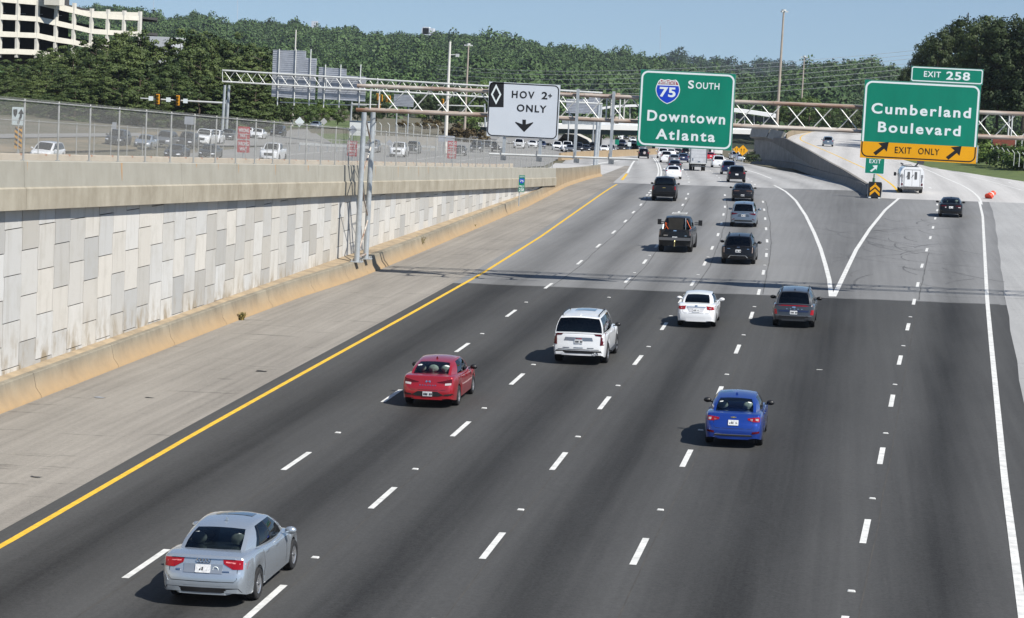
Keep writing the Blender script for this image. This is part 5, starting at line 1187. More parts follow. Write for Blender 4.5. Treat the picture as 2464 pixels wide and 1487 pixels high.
# dark lifted pickup with gear in the bed
F2 = mod(PIK, L=6.1, W=2.06, H=2.12, wb=3.9, ra=1.2, wr=.47)
o, dc, st = make_car('black_pickup', F2, P_black, 'tall black pickup with orange cord and a board in its open bed', GRP, 'pickup', glass=G_tint, plate=(0, .93), mirror=False, rim=M_rimd, spokes=8,
  tails=[('tail_light', [[(.90, 1.08), (1.0, 1.08), (1.0, 1.40), (.90, 1.40)]], mat('smoked_light', (.12, .08, .07), .2, coat=1))], decals=[('emblem', [[(-.10, 1.34), (.10, 1.34), (.085, 1.40), (-.085, 1.40)]], M_chrome), ('badge', [[(-.70, 1.06), (-.44, 1.06), (-.44, 1.09), (-.70, 1.09)], [(.60, 1.05), (.74, 1.05), (.74, 1.08), (.60, 1.08)]], M_chrome), ('tailgate_gap', [[(-.84, .955), (.84, .955), (.84, .967), (-.84, .967)]], M_trim)])
MB().box((0, st(0, .95)-.05, .86), (1.95, .16, .16)).build('rear_bumper', mat('bumper_grey', (.16, .16, .165), .4, .5), o); MB().lathe([(-.2, .04), (0, .03), (.12, .06), (.2, .02)], 10, 'z', (0, st(0, .95)-.1, .60)).build('tow_hitch', mat('brass_hitch', (.55, .48, .25), .3, .8), o)
for sg in (-1, 1):
    MB().box((sg*1.30, 3.05, 1.62), (.24, .12, .34)).box((sg*1.08, 3.1, 1.50), (.3, .05, .05)).box((sg*1.08, 3.1, 1.62), (.3, .05, .05)).build('side_mirror', M_black, o)
bx = empty('bed_gear', label='brown board standing in the bed of the tall black pickup with an orange cord', cat='cargo')
MB().box((-.05, .35, 1.62), (.95, .06, .85)).build('board', mat('brown_board', (.022, .020, .017), .8, var=.2, scale=4), bx); MB().box((.55, .3, 1.62), (.05, .05, .9)).build('upright', M_steel, bx)
r5 = random.Random(3); P = [Vector((-.80+.35*t+.1*math.sin(9*t), .3+.1*math.cos(7*t), 1.30+.45*abs(math.sin(4.2*t)))) for t in np.linspace(0, 1, 24)]
MB().path(P, .02, 6).path([Vector((.62, .2, 1.95)), Vector((.8, .1, 1.6)), Vector((.92, .0, 1.42))], .022, 6).build('orange_cord', mat('orange_cord', (.75, .12, .02), .6), bx); MB().box((-.8, -.4, 1.5), (.08, .7, .06), M=Matrix.Rotation(.5, 3, 'X')).build('pale_plank', M_swhite, bx)
rr = MB()
for a in (-.45, .45): rr.tube((a, 2.0, 2.22), (a, 3.1, 2.24), .02, n=5)
for yv in (2.0, 2.5, 3.1): rr.tube((-.45, yv, 2.22), (.45, yv, 2.22), .02, n=5)
rr.build('roof_rack', M_steel_w, o)
q = hit(1625, 605, road_z); place(o, (q[0], q[1]), head=.4, sc_=1.03); place(bx, (q[0], q[1]), head=.4, sc_=1.03)
LY = mod(SUV, L=4.95, W=1.96, H=1.63, wb=3.05, ra=.95, gmod=dict(wb0=.78, wr0=.66, yr0=.75))
o, dc, st = make_car('black_suv', LY, P_black, 'black SUV with a silver bumper trim line, nearest of the right-centre row', GRP, 'SUV', glass=G_priv, plate=(0, .78), rails=1, fin=True,
  tails=[('tail_light', [[(.78, .68), (.82, .68), (.83, .99), (.79, .99)]], mat('thin_light', (.30, .22, .18), .2, coat=1))], decals=[('emblem', [[(-.09, .985), (.09, .985), (.07, 1.02), (-.07, 1.02)]], M_chrome), ('bumper_trim', [[(-.58, .40), (-.50, .40), (-.40, .53), (-.44, .53)], [(-.44, .51), (.44, .51), (.44, .535), (-.44, .535)], [(.50, .40), (.58, .40), (.44, .53), (.40, .53)]], M_chrome), ('badge', [[(-.62, .90), (-.45, .90), (-.45, .92), (-.62, .92)], [(.5, .89), (.62, .89), (.62, .915), (.5, .915)]], M_chrome)])
q = hit(1776, 634, road_z); place(o, (q[0], q[1]), head=.3, sc_=1.06)
HI = mod(SUV, L=4.95, W=1.93, H=1.73, wb=2.85, ra=1.05)
o, dc, st = make_car('grey_suv', HI, P_slate, 'slate blue-grey SUV behind the nearest black SUV in the right-centre row', GRP, 'SUV', glass=G_priv, plate=(0, .84), fin=True,
  tails=[('tail_light', [[(.46, .96), (.70, .90), (.70, 1.02), (.40, 1.0)], [(.70, .90), (.90, .88), (.91, 1.05), (.70, 1.02)]], M_taild)], valance=[[(-.66, .42), (.66, .42), (.60, .52), (-.60, .52)]], decals=[('plate_recess_shade', [[(-.42, .77), (.42, .77), (.34, .93), (-.34, .93)]], paint('slate_shade', (.09, .11, .13), .5)), ('emblem', [[(-.07, .985), (.07, .985), (.05, 1.02), (-.05, 1.02)]], M_chrome), ('reflector', [[(.62, .58), (.80, .52), (.80, .56), (.64, .63)], [(-.80, .52), (-.62, .58), (-.64, .63), (-.80, .56)]], M_taild)])  # plate recess shade painted on as a darker slate decal
q = hit(1788, 545, road_z); place(o, (q[0], q[1]), head=1.2, sc_=1.05)
CH = mod(SED, L=5.0, W=1.92, H=1.48, wb=3.05, ra=1.1)
o, dc, st = make_car('black_sedan', CH, P_black, 'black wide sedan with a white plate ahead of the slate SUV', GRP, glass=G_tint, plate=(0, .55), fin=True, tails=[('tail_light', [[(.30, .90), (.86, .88), (.87, .96), (.30, .97)]], mat('brown_light', (.10, .05, .03), .2, coat=1))])
q = hit(1786, 484, road_z); place(o, (q[0], q[1]), head=2.5, sc_=1.05)
SI = mod(PIK, L=5.85, W=2.05, H=1.95)
o, dc, st = make_car('black_pickup', SI, P_black, 'black pickup with bright red tail lights beside the double dashed line', GRP, 'pickup', glass=G_tint, plate=(0, .74), rim=M_rimd, mir_m=M_black,
  tails=[('tail_light', [[(.88, .98), (1.0, .98), (1.0, 1.27), (.88, 1.27)]], M_tail)], decals=[('emblem', [[(-.13, 1.12), (.13, 1.12), (.11, 1.17), (-.11, 1.17)]], mat('gold_emblem', (.6, .45, .15), .3, .8)), ('tailgate_gap', [[(-.84, .88), (.84, .88), (.84, .9), (-.84, .9)]], M_trim)])
MB().box((0, st(0, .8)-.04, .74), (1.9, .14, .2)).build('rear_bumper', P_black, o)
q = hit(1597, 483, road_z); place(o, (q[0], q[1]), head=3.2, sc_=1.07)
FU = mod(SED, L=4.87, W=1.85, H=1.48, wb=2.85, ra=1.05)
o, dc, st = make_car('black_sedan', FU, P_black, 'black sedan alone on the exit lane behind the white van', 'cars on the exit ramp', glass=G_clear, seats=(-.42, .42), plate=(0, .80), fin=True, side_glass=G_tint, tails=[('tail_light', [[(.36, .88), (.84, .87), (.85, .95), (.36, .94)]], M_taild)], decals=[('bumper_light', [[(.55, .78), (.72, .78), (.72, .83), (.55, .83)], [(-.45, .76), (-.36, .76), (-.36, .84), (-.45, .84)]], M_lens)])
q = hit(2286, 522, ramp_z); place(o, (q[0], q[1]), ramp_z, head=-1.5, sc_=1.07)
# ---- white service van with roof gear
vn = empty('service_van', label='white high utility van with roof ladder rack and twin rear doors on the exit ramp', cat='van', group='cars on the exit ramp')
W_, L_, H_ = 2.25, 5.4, 2.45; hw = W_/2
b = MB()
def vsec(y, k, top): return [(x*k, y, z) for x, z in [(-hw, .48), (-hw*1.0, 1.5), (-hw*.97, 2.0), (-hw*.80, top-.12), (-hw*.6, top), (hw*.6, top), (hw*.80, top-.12), (hw*.97, 2.0), (hw, 1.5), (hw, .48), (-hw, .48)]]
rows = [vsec(-1.15, .985, 2.42), vsec(-1.10, 1, 2.45), vsec(2.2, 1, 2.45), vsec(2.9, .98, 2.30)]; b.grid(rows); b.add(rows[0][:-1], [tuple(range(10))]); b.add(rows[-1][:-1], [tuple(range(10))])
b.build('body', P_white, vn, ang=30)
b = MB(); b.grid([[(x, y, z) for x, z in [(-1.0, .4), (-1.0, zt_), (1.0, zt_), (1.0, .4)]] for y, zt_ in ((2.9, 2.1), (3.3, 1.35), (4.15, 1.1), (4.25, .6))]); b.build('cab', P_white, vn, ang=30)
MB().box((0, -1.2, .52), (2.05, .16, .22)).box((0, -1.1, .36), (1.6, .1, .2)).build('rear_bumper', mat('bumper_dirty', (.12, .115, .11), .6, var=.4, scale=5), vn)
for sg in (-1, 1):
    d = MB().box((sg*.36, -1.165, 1.42), (.70, .03, 1.55)).build('rear_door', P_white, vn)
    MB().prism(rrect(sg*.33-.12, 1.30, sg*.33+.12, 2.02, .06, 4), -1.19, -1.175).build('window', mat('grimy_glass', (.10, .10, .10), .3), d, flat=True)
    MB().box((sg*.36+sg*.36, -1.172, 1.42), (.02, .03, 1.6)).build('door_gap', M_trim, vn)
    MB().tube((sg*.92, -1.16, 1.45), (sg*.90, -1.16, 1.05), .05, n=8).box((sg*.92, -1.15, 1.6), (.2, .04, .3)).build('side_light', mat('grey_lamp', (.25, .25, .26), .4), vn)
    MB().prism(rrect(sg*.92-.08, .72, sg*.92+.08, .95, .02, 2), -1.17, -1.14).build('tail_light', M_taild, vn, flat=True)
    MB().lathe([(-.15, 0), (-.15, .36), (0, .38), (.15, .36), (.15, 0)], 18, 'x', (sg*.92, 0, .38)).build('wheel', M_rubber, vn); MB().lathe([(-.13, 0), (-.13, .36), (0, .38), (.13, .36), (.13, 0)], 18, 'x', (sg*.85, 3.5, .38)).build('wheel', M_rubber, vn)
    MB().box((sg*1.32, 2.9, 1.62), (.22, .12, .34)).tube((sg*1.0, 2.9, 1.62), (sg*1.3, 2.9, 1.62), .03, n=6).build('side_mirror', M_black, vn)
MB().box((0, -1.172, 2.20), (1.45, .03, .03)).box((0, -1.17, 1.42), (.015, .03, 1.55)).build('door_gap', M_trim, vn)
b = MB()
for x in (-.55, .05, .55): b.tube((x, -.9, 2.50), (x-.55, -1.22, 1.55), .035, n=6)
b.tube((-1.0, -.3, 2.55), (-.1, -.5, 2.66), .03, n=6).tube((-.1, -.5, 2.66), (.1, -.5, 2.52), .03, n=6).box((-.95, -.5, 2.72), (.28, .1, .16), M=Matrix.Rotation(.4, 3, 'Y')).build('roof_ladder', mat('rack_grey', (.09, .09, .10), .5, .4), vn)
MB().tube((.25, -.5, 2.48), (.6, -.4, 2.85), .07, n=8).box((.78, -.4, 2.92), (.62, .5, .26)).box((.85, -.45, 2.72), (.4, .4, .06)).build('roof_light', mat('rack_dark', (.07, .07, .08), .4, .3), vn)
MB().box((.05, -1.245, .62), (.31, .02, .15)).build('licence_plate', M_plate, vn)
q = hit(2190, 464, ramp_z); place(vn, (q[0], q[1]), ramp_z, head=3.0, sc_=1.07)
# ---- box truck
bt = empty('box_truck', label='white box truck with ribbed roll-up rear door under the interstate sign', cat='truck', group='cars driving away on the main carriageway')
MB().box((0, 2.0, 2.55), (2.55, 7.2, 2.75)).build('cargo_box', P_white, bt)
d = MB().box((0, -1.62, 2.5), (2.20, .05, 2.45)).build('rear_door', mat('dull_white', (.55, .56, .58), .5, .2, var=.1, scale=2), bt)
b = MB()
for k in range(5): b.box((0, -1.65, 1.5+k*.5), (2.2, .02, .025))
b.build('door_groove', mat('groove_grey', (.35, .35, .36), .6), d); MB().box((-.85, -1.66, 1.75), (.2, .01, .22)).box((-.85, -1.66, 1.52), (.15, .01, .1)).box((.1, -1.66, 1.38), (.35, .03, .12)).build('sticker', P_slate, d)
for sg in (-1, 1): MB().box((sg*1.2, -1.63, 2.5), (.14, .06, 2.7)).build('door_frame', P_gm, bt)
MB().box((0, -1.55, 1.12), (2.5, .3, .12)).build('tail_lift', M_steel_w, bt)
MB().box((0, -1.2, .98), (2.3, 1.0, .2)).box((0, -1.5, .70), (2.2, .1, .18)).box((.9, -1.5, .85), (.1, .1, .4)).box((-.9, -1.5, .85), (.1, .1, .4)).build('underrun_bar', M_trim, bt)
MB().box((0, -1.57, .72), (2.0, .03, .05)).build('bar_stripe', M_white, bt)
for sg in (-1, 1):
    MB().box((sg*1.05, -1.62, 1.0), (.18, .03, .1)).build('tail_light', M_tail, bt)
    for xw in (.95, .62): MB().lathe([(-.13, 0), (-.13, .46), (0, .48), (.13, .46), (.13, 0)], 18, 'x', (sg*xw, 0, .48)).build('wheel', M_rubber, bt)
    MB().lathe([(-.13, 0), (-.13, .46), (0, .48), (.13, .46), (.13, 0)], 18, 'x', (sg*1.0, 5.6, .48)).build('wheel', M_rubber, bt)
MB().box((0, 6.4, 1.6), (2.3, 1.6, 2.0)).build('cab', P_white, bt)
q = hit(1678, 411, road_z); place(bt, (q[0], q[1]), head=head_at(q[1]), sc_=.93)
# ---- far traffic, copies of a few plain shapes repainted
tl = lambda w_, z: [('tail_light', [[(w_*.72, z-.12), (w_*.92, z-.12), (w_*.93, z+.06), (w_*.74, z+.06)]], M_tail)]
FAR = {}
def far_shape(key):
    if key in FAR: return FAR[key]
    k, oncoming = key
    spec = {'sedan': SED, 'suv': SUV, 'bigsuv': BIG, 'pickup': PIK, 'minivan': mod(SUV, L=5.1, W=1.98, H=1.75, gmod=dict(yb1=4.25, yr1=3.0)), 'hatch': mod(SED, L=4.3, W=1.78, H=1.5, gmod=dict(yb0=.35, yr0=1.1, tg=[.08, .45, .49, .88])), 'van': mod(BIG, L=5.6, W=2.05, H=2.5, gmod=dict(yr0=.15, yr1=3.6, yb1=4.5))}[k]
    z = pchip(spec['zt'])(.3); hw_ = spec['W']/2
    o, dc, st = make_car('car', spec, P_black, glass=G_priv, far=True, tails=() if oncoming else tl(hw_, z-.05), plate=None if oncoming else (0, z-.25), fdecals='std' if oncoming else ())
    FAR[key] = [o, False]; return FAR[key]
def far_car(kind, px, py, paintm, label, oncoming=False, zf=road_z, head=None, sc_=1.0, name=None, group=None, cat=None, at_=None):
    F_ = far_shape((kind, oncoming))
    if not F_[1]: o = F_[0]; F_[1] = True
    else: o = copy_tree(F_[0])
    nm = {'sedan': 'sedan', 'suv': 'suv', 'bigsuv': 'suv', 'pickup': 'pickup', 'minivan': 'minivan', 'hatch': 'hatchback', 'van': 'van'}[kind]
    o.name = nm
    tag(o, label, cat or {'sedan': 'car', 'suv': 'SUV', 'bigsuv': 'SUV', 'pickup': 'pickup', 'minivan': 'minivan', 'hatchback': 'car', 'van': 'van'}.get(nm, 'car'), group or ('oncoming cars across the median' if oncoming else 'cars driving away on the main carriageway'))
    for ch in o.children:
        if ch.name.startswith(('body', 'side_mirror')): ch.material_slots[0].link = 'OBJECT'; ch.material_slots[0].material = paintm
    q = at_ if at_ is not None else hit(px, py, zf)
    if head is None: head = head_at(q[1])
    if oncoming: head += 180
    place(o, (q[0], q[1]), zf, head, sc_); return o
cars = [
 ('suv', 1771, 439.0, P_black, 'black SUV leading the right-centre row, bright white badge on its tailgate', 1.06), ('sedan', 1619, 431.0, P_white, 'white sedan with a black rear window right behind the dark sedans', 1.04),
 ('sedan', 1622.5, 411.5, P_dark, 'dark sedan with white plate between the white sedan and the queue ahead', 1.02), ('suv', 1752, 420, P_navy, 'navy blue SUV directly ahead of the leading black SUV', 1.04), ('suv', 1727.5, 403.5, P_white, 'white SUV right of the box truck', 1.08),
 ('hatch', 1621, 396, P_gm, 'grey hatchback ahead of the dark sedan beside the double white line', 1.05), ('pickup', 1602.5, 391.5, P_white, 'white pickup with dark cab window next to the double white line', .98), ('suv', 1594, 381.0, P_white, 'white SUV farthest left of the queue by the double white line', 1.1),
 ('sedan', 1643, 391, P_navy, 'dark blue sedan in the queue just left of the box truck', 1.05), ('sedan', 1614, 377, P_white, 'white car half hidden behind the white pickup', 1.05), ('sedan', 1630, 374.5, P_dark, 'dark car in the far queue between the white cars and the box truck', 1.0), ('suv', 1650, 377.5, P_black, 'black SUV in the far queue touching the left edge of the box truck', 1.05),
 ('sedan', 1708.5, 386.5, paint('bright_red', (.45, .01, .02)), 'red car beyond the white SUV, right of the box truck', 1.05), ('suv', 1711, 372, P_white, 'small white SUV far ahead above the red car', 1.0), ('van', 1726.5, 374.5, P_white, 'white van far ahead, right of the red car', .95)]
for k, px, py, pm_, lb_, s_ in cars: far_car(k, px, py, pm_, lb_, sc_=s_)
far_car('suv', 1547.5, 381.5, P_black, 'black off-road SUV with a spare wheel alone in the HOV lane', sc_=1.02)
# spare wheel on the last one
sw_ = [o for o in sc.objects if o.get('label', '').startswith('black off-road')][0]
o = MB().lathe([(-.12, 0), (-.12, .34), (0, .37), (.12, .34), (.12, 0)], 18, 'y', (.12, -1.05, .98)).build('spare_wheel', M_rubber, sw_); MB().lathe([(-.135, 0), (-.135, .2), (-.12, .22)], 16, 'y', (.12, -1.05, .98)).build('rim', M_lens, o)
far_car('suv', 1991, 352.5, P_slate, 'blue-grey SUV high up on the exit ramp', zf=ramp_z, head=2, group='cars on the exit ramp', sc_=1.0)
side = lambda x, y: road_z(x, y)
far_car('suv', 1768, 384.5, P_white, 'white SUV on the strip by the shaded wall below the yellow signs', head=10, sc_=.95); far_car('sedan', 1780.5, 389, P_silver, 'silver car nearest to the shaded wall under the yellow signs', head=14, sc_=.95)
onc = [('minivan', 126, 386, P_white, 'white minivan half hidden behind the ramp barrier, far left', None), ('suv', 291, 350, P_dark, 'dark SUV seen dimly through the fence next to the far left trees', None), ('sedan', 358, 356, P_silver, 'silver sedan leading the left group of oncoming cars', None), ('suv', 405, 352, P_gm, 'grey SUV second in the left oncoming group', None),
 ('suv', 457, 354.5, P_dark, 'dark SUV third in the left oncoming group', None), ('pickup', 499, 349, P_white, 'white pickup left of the rear gantry legs', None), ('suv', 520, 345.5, P_white, 'white SUV close behind the white pickup left of the rear gantry legs', None), ('sedan', 553, 337, P_dark, 'dark car just right of the rear gantry legs', None),
 ('sedan', 624, 334, P_white, 'white sedan right of the WRONG WAY signs', None), ('suv', 672, 329, P_black, 'black SUV coming up the road below the grass bank', None), ('sedan', 762, 310, P_silver, 'silver sedan near the diamond sign backs', None), ('sedan', 600, 331, P_white, 'white car mostly hidden by the upper WRONG WAY sign', None),
 ('sedan', 432, 381, P_dark, 'charcoal sedan close behind the ramp barrier, left of the gantry legs', None), ('sedan', 512, 380, P_dark, 'second charcoal sedan close behind the ramp barrier', None), ('pickup', 664, 387, P_white, 'white pickup with topper close behind the ramp barrier', None), ('suv', 899, 366, P_gm, 'grey SUV directly right of the near gantry leg', None),
 ('pickup', 963, 377, P_white, 'white pickup in the middle of the oncoming road', None), ('suv', 996, 369, P_dark, 'dark SUV just behind the white pickup of the middle', None), ('sedan', 1108, 374, P_black, 'black car right of the dull red signs', None), ('suv', 1147, 366, P_dark, 'dark SUV left of the HOV sign', None), ('sedan', 1173, 358, P_dark, 'dark sedan at the left edge of the HOV sign', None), ('suv', 1196, 365, P_black, 'black SUV below the left corner of the HOV sign', None),
 ('suv', 1249, 357, P_white, 'white SUV below the HOV sign arrow', None), ('sedan', 1281, 356, P_white, 'white sedan below the HOV sign, right of the arrow', None), ('sedan', 1302, 357, P_navy, 'navy sedan below the HOV sign by the orange barrel', None),
 ('suv', 1340, 362, P_white, 'white SUV just right of the HOV sign', None), ('pickup', 1364, 365, P_white, 'white pickup with a black grille right of the HOV sign', None), ('sedan', 1372, 367, P_gm, 'grey sedan in front of the white pickup right of the HOV sign', None), ('suv', 1391, 365.5, P_dark, 'dark SUV at the left hanger of the light bar', None), ('sedan', 1409, 366, P_dark, 'dark sedan between the hanger and the rear gantry leg', None),
 ('pickup', 1428, 366.5, P_black, 'black pickup left of the rear gantry right leg', None), ('sedan', 1453, 366.5, P_white, 'white sedan between the gantry leg and the right hanger', None), ('sedan', 1468, 365.5, P_dark, 'dark car behind the right hanger', None), ('suv', 1493, 365, P_black, 'black SUV below the tilted green sign', None), ('sedan', 1508, 364.5, P_white, 'white car below the small white sign', None), ('suv', 1525, 364.5, P_dark, 'dark SUV left of the interstate sign corner', None), ('suv', 1543, 364, P_gm, 'grey SUV under the interstate sign corner', None)]
for k, px, py, pm_, lb_, _n in onc: far_car(k, px, py, pm_, lb_, True, zf=gz, sc_=1.03)
fars = [(1492, 337, 'van', P_white, 'white truck far up the oncoming road'), (1505, 335, 'suv', P_dark, 'dark SUV in the far distance of the oncoming road'), (1516, 333.5, 'suv', P_dark, 'dark car farthest up the oncoming road'), (1519, 339, 'sedan', P_white, 'upper white car in the far oncoming line'), (1522, 342.5, 'suv', P_white, 'lower white SUV in the far oncoming line'), (1496, 353, 'suv', P_navy, 'navy SUV behind the tilted green sign'), (1524, 351, 'sedan', P_dark, 'dark car behind the small white sign')]
for px, py, k, pm_, lb_ in fars: far_car(k, px, py, pm_, lb_, True, zf=gz, sc_=1.05)
# ================================================================ HILLS, TREES, BUILDINGS, BRIDGE
def leafmat(name, a, b, trans=.0):
    m = bpy.data.materials.new(name); g = NG(m); at_ = g.new('ShaderNodeAttribute', attribute_name='tint'); oi = g.new('ShaderNodeObjectInfo')
    f = g.math('FRACT', g.math('ADD', at_.outputs['Fac'], g.math('MULTIPLY', oi.outputs['Random'], .35)))
    f = g.math('MULTIPLY', g.math('ADD', at_.outputs['Fac'], oi.outputs['Random']), .5)
    g.L(g.ramp(f, [(.15, a), (.85, b)]), g.b.inputs['Base Color']); g.b.inputs['Roughness'].default_value = .6; g.b.inputs['Specular IOR Level'].default_value = .25
    return m
M_pine = leafmat('pine_needles', (.030, .052, .014), (.085, .115, .032)); M_leaf = leafmat('broad_leaves', (.035, .062, .016), (.095, .145, .035)); M_dleaf = leafmat('dark_leaves', (.018, .032, .013), (.055, .078, .025)); M_far = leafmat('forest_leaves', (.010, .030, .012), (.066, .114, .034)); M_bright = leafmat('bright_leaves', (.06, .10, .02), (.13, .19, .04)); M_rleaf = leafmat('reddish_leaves', (.05, .035, .015), (.10, .075, .03))
M_bark = mat('bark', (.10, .075, .055), .9, var=.4, scale=3, stretch=(3, 3, .6)); M_darkbark = mat('dark_bark', (.035, .028, .022), .9, var=.4, scale=3)
def quads(C, N, S, rs, squash=1.0):
    """leaf cards: centres C, facing N, size S"""
    n = len(C); T = rs.normal(size=(n, 3)); T -= N*(T*N).sum(1, keepdims=True); T /= np.linalg.norm(T, axis=1, keepdims=True)+1e-9; Bt = np.cross(N, T)
    S = S[:, None]; V = np.stack([C-T*S, C-Bt*S*squash, C+T*S, C+Bt*S*squash], 1)
    return V.reshape(-1, 3)
def cardmesh(name, V, tint, m):
    n = len(V)//4; me = bpy.data.meshes.new(name); me.vertices.add(n*4); me.vertices.foreach_set('co', np.ascontiguousarray(V, np.float32).ravel())
    me.loops.add(n*4); me.loops.foreach_set('vertex_index', np.arange(n*4, dtype=np.int32)); me.polygons.add(n); me.polygons.foreach_set('loop_start', np.arange(0, n*4, 4, dtype=np.int32)); me.polygons.foreach_set('loop_total', np.full(n, 4, np.int32))
    me.update(calc_edges=True); a = me.attributes.new('tint', 'FLOAT', 'POINT'); a.data.foreach_set('value', np.repeat(tint, 4).astype(np.float32)); me.materials.append(m); return me
def unit(v): return v/(np.linalg.norm(v, axis=1, keepdims=True)+1e-9)
def crown(prof, nclump, per, clump_r, size, seed, flat=.6, inner=.45, up=.5):
    """clumps of leaf cards inside the outline prof: list of (height, radius)"""
    rs = np.random.default_rng(seed); hs = np.array([p[0] for p in prof]); rr = np.array([p[1] for p in prof])
    z = rs.uniform(hs[0], hs[-1], nclump*6); r = np.interp(z, hs, rr); keep = rs.random(len(z)) < (r/rr.max())**1.1+.03; z = z[keep][:nclump]; r = r[keep][:nclump]
    lob = 1+.22*np.sin(3*rs.random()*6+z*1.1)+rs.normal(0, .10, len(z)); a = rs.uniform(0, 2*np.pi, len(z)); q = inner+(1-inner)*np.sqrt(rs.random(len(z)))
    c = np.stack([np.cos(a)*r*q*lob, np.sin(a)*r*q*lob, z], 1); out_ = unit(np.stack([np.cos(a), np.sin(a), np.full(len(a), up)], 1))
    k = len(c); d = unit(rs.normal(size=(k*per, 3))); rad = clump_r*rs.uniform(.55, 1.25, k).repeat(per)*rs.random(k*per)**.4; d[:, 2] *= flat
    C = c.repeat(per, 0)+d*rad[:, None]; N = unit(d+out_.repeat(per, 0)*.7+rs.normal(0, .35, (k*per, 3))); S = size*rs.uniform(.6, 1.3, k*per)
    t = np.clip(rs.normal(.5, .22, k).repeat(per)+rs.normal(0, .13, k*per), 0, 1)
    return quads(C, N, S, rs, .65), t
def make_tree(name, prof, h, nclump, per, clump_r, size, seed, leaf, bark, trunk_r=.22, flat=.6, up=.5, inner=.45, limbs=7, label=None, cat='tree', group=None):
    t = empty(name, label=label, cat=cat, group=group); V, tn = crown(prof, nclump, per, clump_r, size, seed, flat, inner, up)
    o = bpy.data.objects.new('crown', cardmesh('crown', V, tn, leaf)); col.objects.link(o); o.parent = t
    r = random.Random(seed); b = MB(); P = [Vector((0, 0, -.4))]
    for k in range(1, 6): P.append(Vector((r.uniform(-.12, .12)*k*.5, r.uniform(-.12, .12)*k*.5, h*.86*k/5)))
    for k in range(5): b.tube(P[k], P[k+1], trunk_r*(1-.17*k), trunk_r*(1-.17*(k+1)), 8, cap=False)
    for k in range(limbs):
        z = h*(.3+.5*k/limbs); i = min(4, int(z/(h*.86)*5)); p = P[i].lerp(P[i+1], .5); a = r.uniform(0, 6.28); L = np.interp(z, [q[0] for q in prof], [q[1] for q in prof])*.75
        b.tube(p, p+Vector((math.cos(a)*L, math.sin(a)*L, L*.5)), trunk_r*.35, trunk_r*.1, 6, cap=False)
    b.build('trunk', bark, t); return t
PROTO = {}
def proto(key):
    if key in PROTO: return PROTO[key]
    k, i = key; s = 100+i*17
    if k == 'pine': o = make_tree('pine_tree', [(.6, 2.6), (3, 4.1), (7, 3.9), (11, 3.0), (14, 1.7), (16, .3)], 16, 150, 64, .95, .21, s, M_pine, M_bark, .24, .6, .55, .5)
    elif k == 'hemlock': o = make_tree('evergreen_tree', [(.5, 4.4), (4, 4.6), (8, 3.9), (12, 2.4), (15, .5)], 15, 150, 60, 1.35, .22, s, M_pine, M_bark, .26, .28, .75, .35)
    elif k == 'tall': o = make_tree('tall_tree', [(5.5, 1.2), (8, 3.2), (12, 4.2), (16, 3.8), (19, 2.4), (20.5, .6)], 20.5, 130, 64, 1.15, .22, s, M_dleaf, M_darkbark, .30, .8, .4, .3, 12)
    elif k == 'broad': o = make_tree('broadleaf_tree', [(1.2, 2.2), (3.5, 4.2), (6, 4.4), (8.5, 3.2), (10, .8)], 10, 100, 60, 1.05, .22, s, M_leaf, M_bark, .22, .8, .5, .4)
    elif k == 'bush': o = make_tree('bush', [(0, 1.4), (.8, 1.8), (1.8, 1.4), (2.6, .4)], 2.6, 40, 24, .55, .2, s, M_bright, M_bark, .06, .9, .5, .3, 3, cat='bush')
    PROTO[key] = [o, False]; return PROTO[key]
def plant(kind, i, loc, h, wd=1.0, label='', group=None, leaf=None, cat=None):
    base = {'pine': 16, 'hemlock': 15, 'tall': 20.5, 'broad': 10, 'bush': 2.6}[kind]; F_ = proto((kind, i))
    if not F_[1]: o = F_[0]; F_[1] = True
    else: o = copy_tree(F_[0])
    o.location = loc; s = h/base; o.scale = (s*wd, s*wd, s); o.rotation_euler = (0, 0, (hash((round(loc[0], 2), round(loc[1], 2))) % 628)/100)
    tag(o, label, cat or ('bush' if kind == 'bush' else 'tree'), group)
    if leaf:
        for ch in o.children:
            if ch.name.startswith('crown'): ch.material_slots[0].link = 'OBJECT'; ch.material_slots[0].material = leaf
    return o
# ---- the pines on the left
rt = random.Random(21)
prof_top = [(-60, 150), (0, 143), (60, 146), (110, 118), (150, 104), (190, 100), (235, 88), (290, 78), (330, 62), (365, 88), (400, 98), (450, 66), (510, 72), (560, 86), (600, 82), (640, 92), (665, 120), (700, 165)]
spots = []
x = -45
while x < 668: spots.append((x, rt.uniform(392, 425), 0)); x += rt.uniform(24, 33)
x = -50
while x < 640: spots.append((x, rt.uniform(362, 385), 1)); x += rt.uniform(28, 38)
x = -55
while x < 655: spots.append((x, rt.uniform(338, 352), 2)); x += rt.uniform(30, 42)
side_w = lambda x: ('far left of the photo, below the parking deck' if x < 120 else 'left, in front of the parking deck' if x < 340 else 'left of the signal arm' if x < 430 else 'behind the signal arm' if x < 540 else 'by the left sign back')
rank = {0: 'tall back row before the parking deck', 1: 'middle row before the parking deck', 2: 'low front row before the parking deck'}
for n_, (px, Y, k) in enumerate(spots):
    top = lerp_pts(prof_top, px)+(0 if k == 0 else 42+rt.uniform(-14, 18) if k == 1 else 104+rt.uniform(-18, 22))+rt.uniform(-4, 9)
    q = at(px, top, Y); zb = gz(q[0], Y)-.3; h = max(3.5, q[2]-zb); hem = px < 175 or (k == 2 and px < 240)
    kind = 'hemlock' if hem else 'pine'
    plant(kind, rt.randrange(2 if hem else 4), (q[0], Y, zb), h, rt.uniform(1.0, 1.25)*(1.0 if k == 0 else 1.15 if k == 1 else 1.5), '%s in the %s, number %d from the left' % ('soft-branched evergreen' if hem else 'clumpy pine', rank[k], 1+sum(1 for s_ in spots[:n_] if s_[2] == k)), 'pines beyond the opposite road')
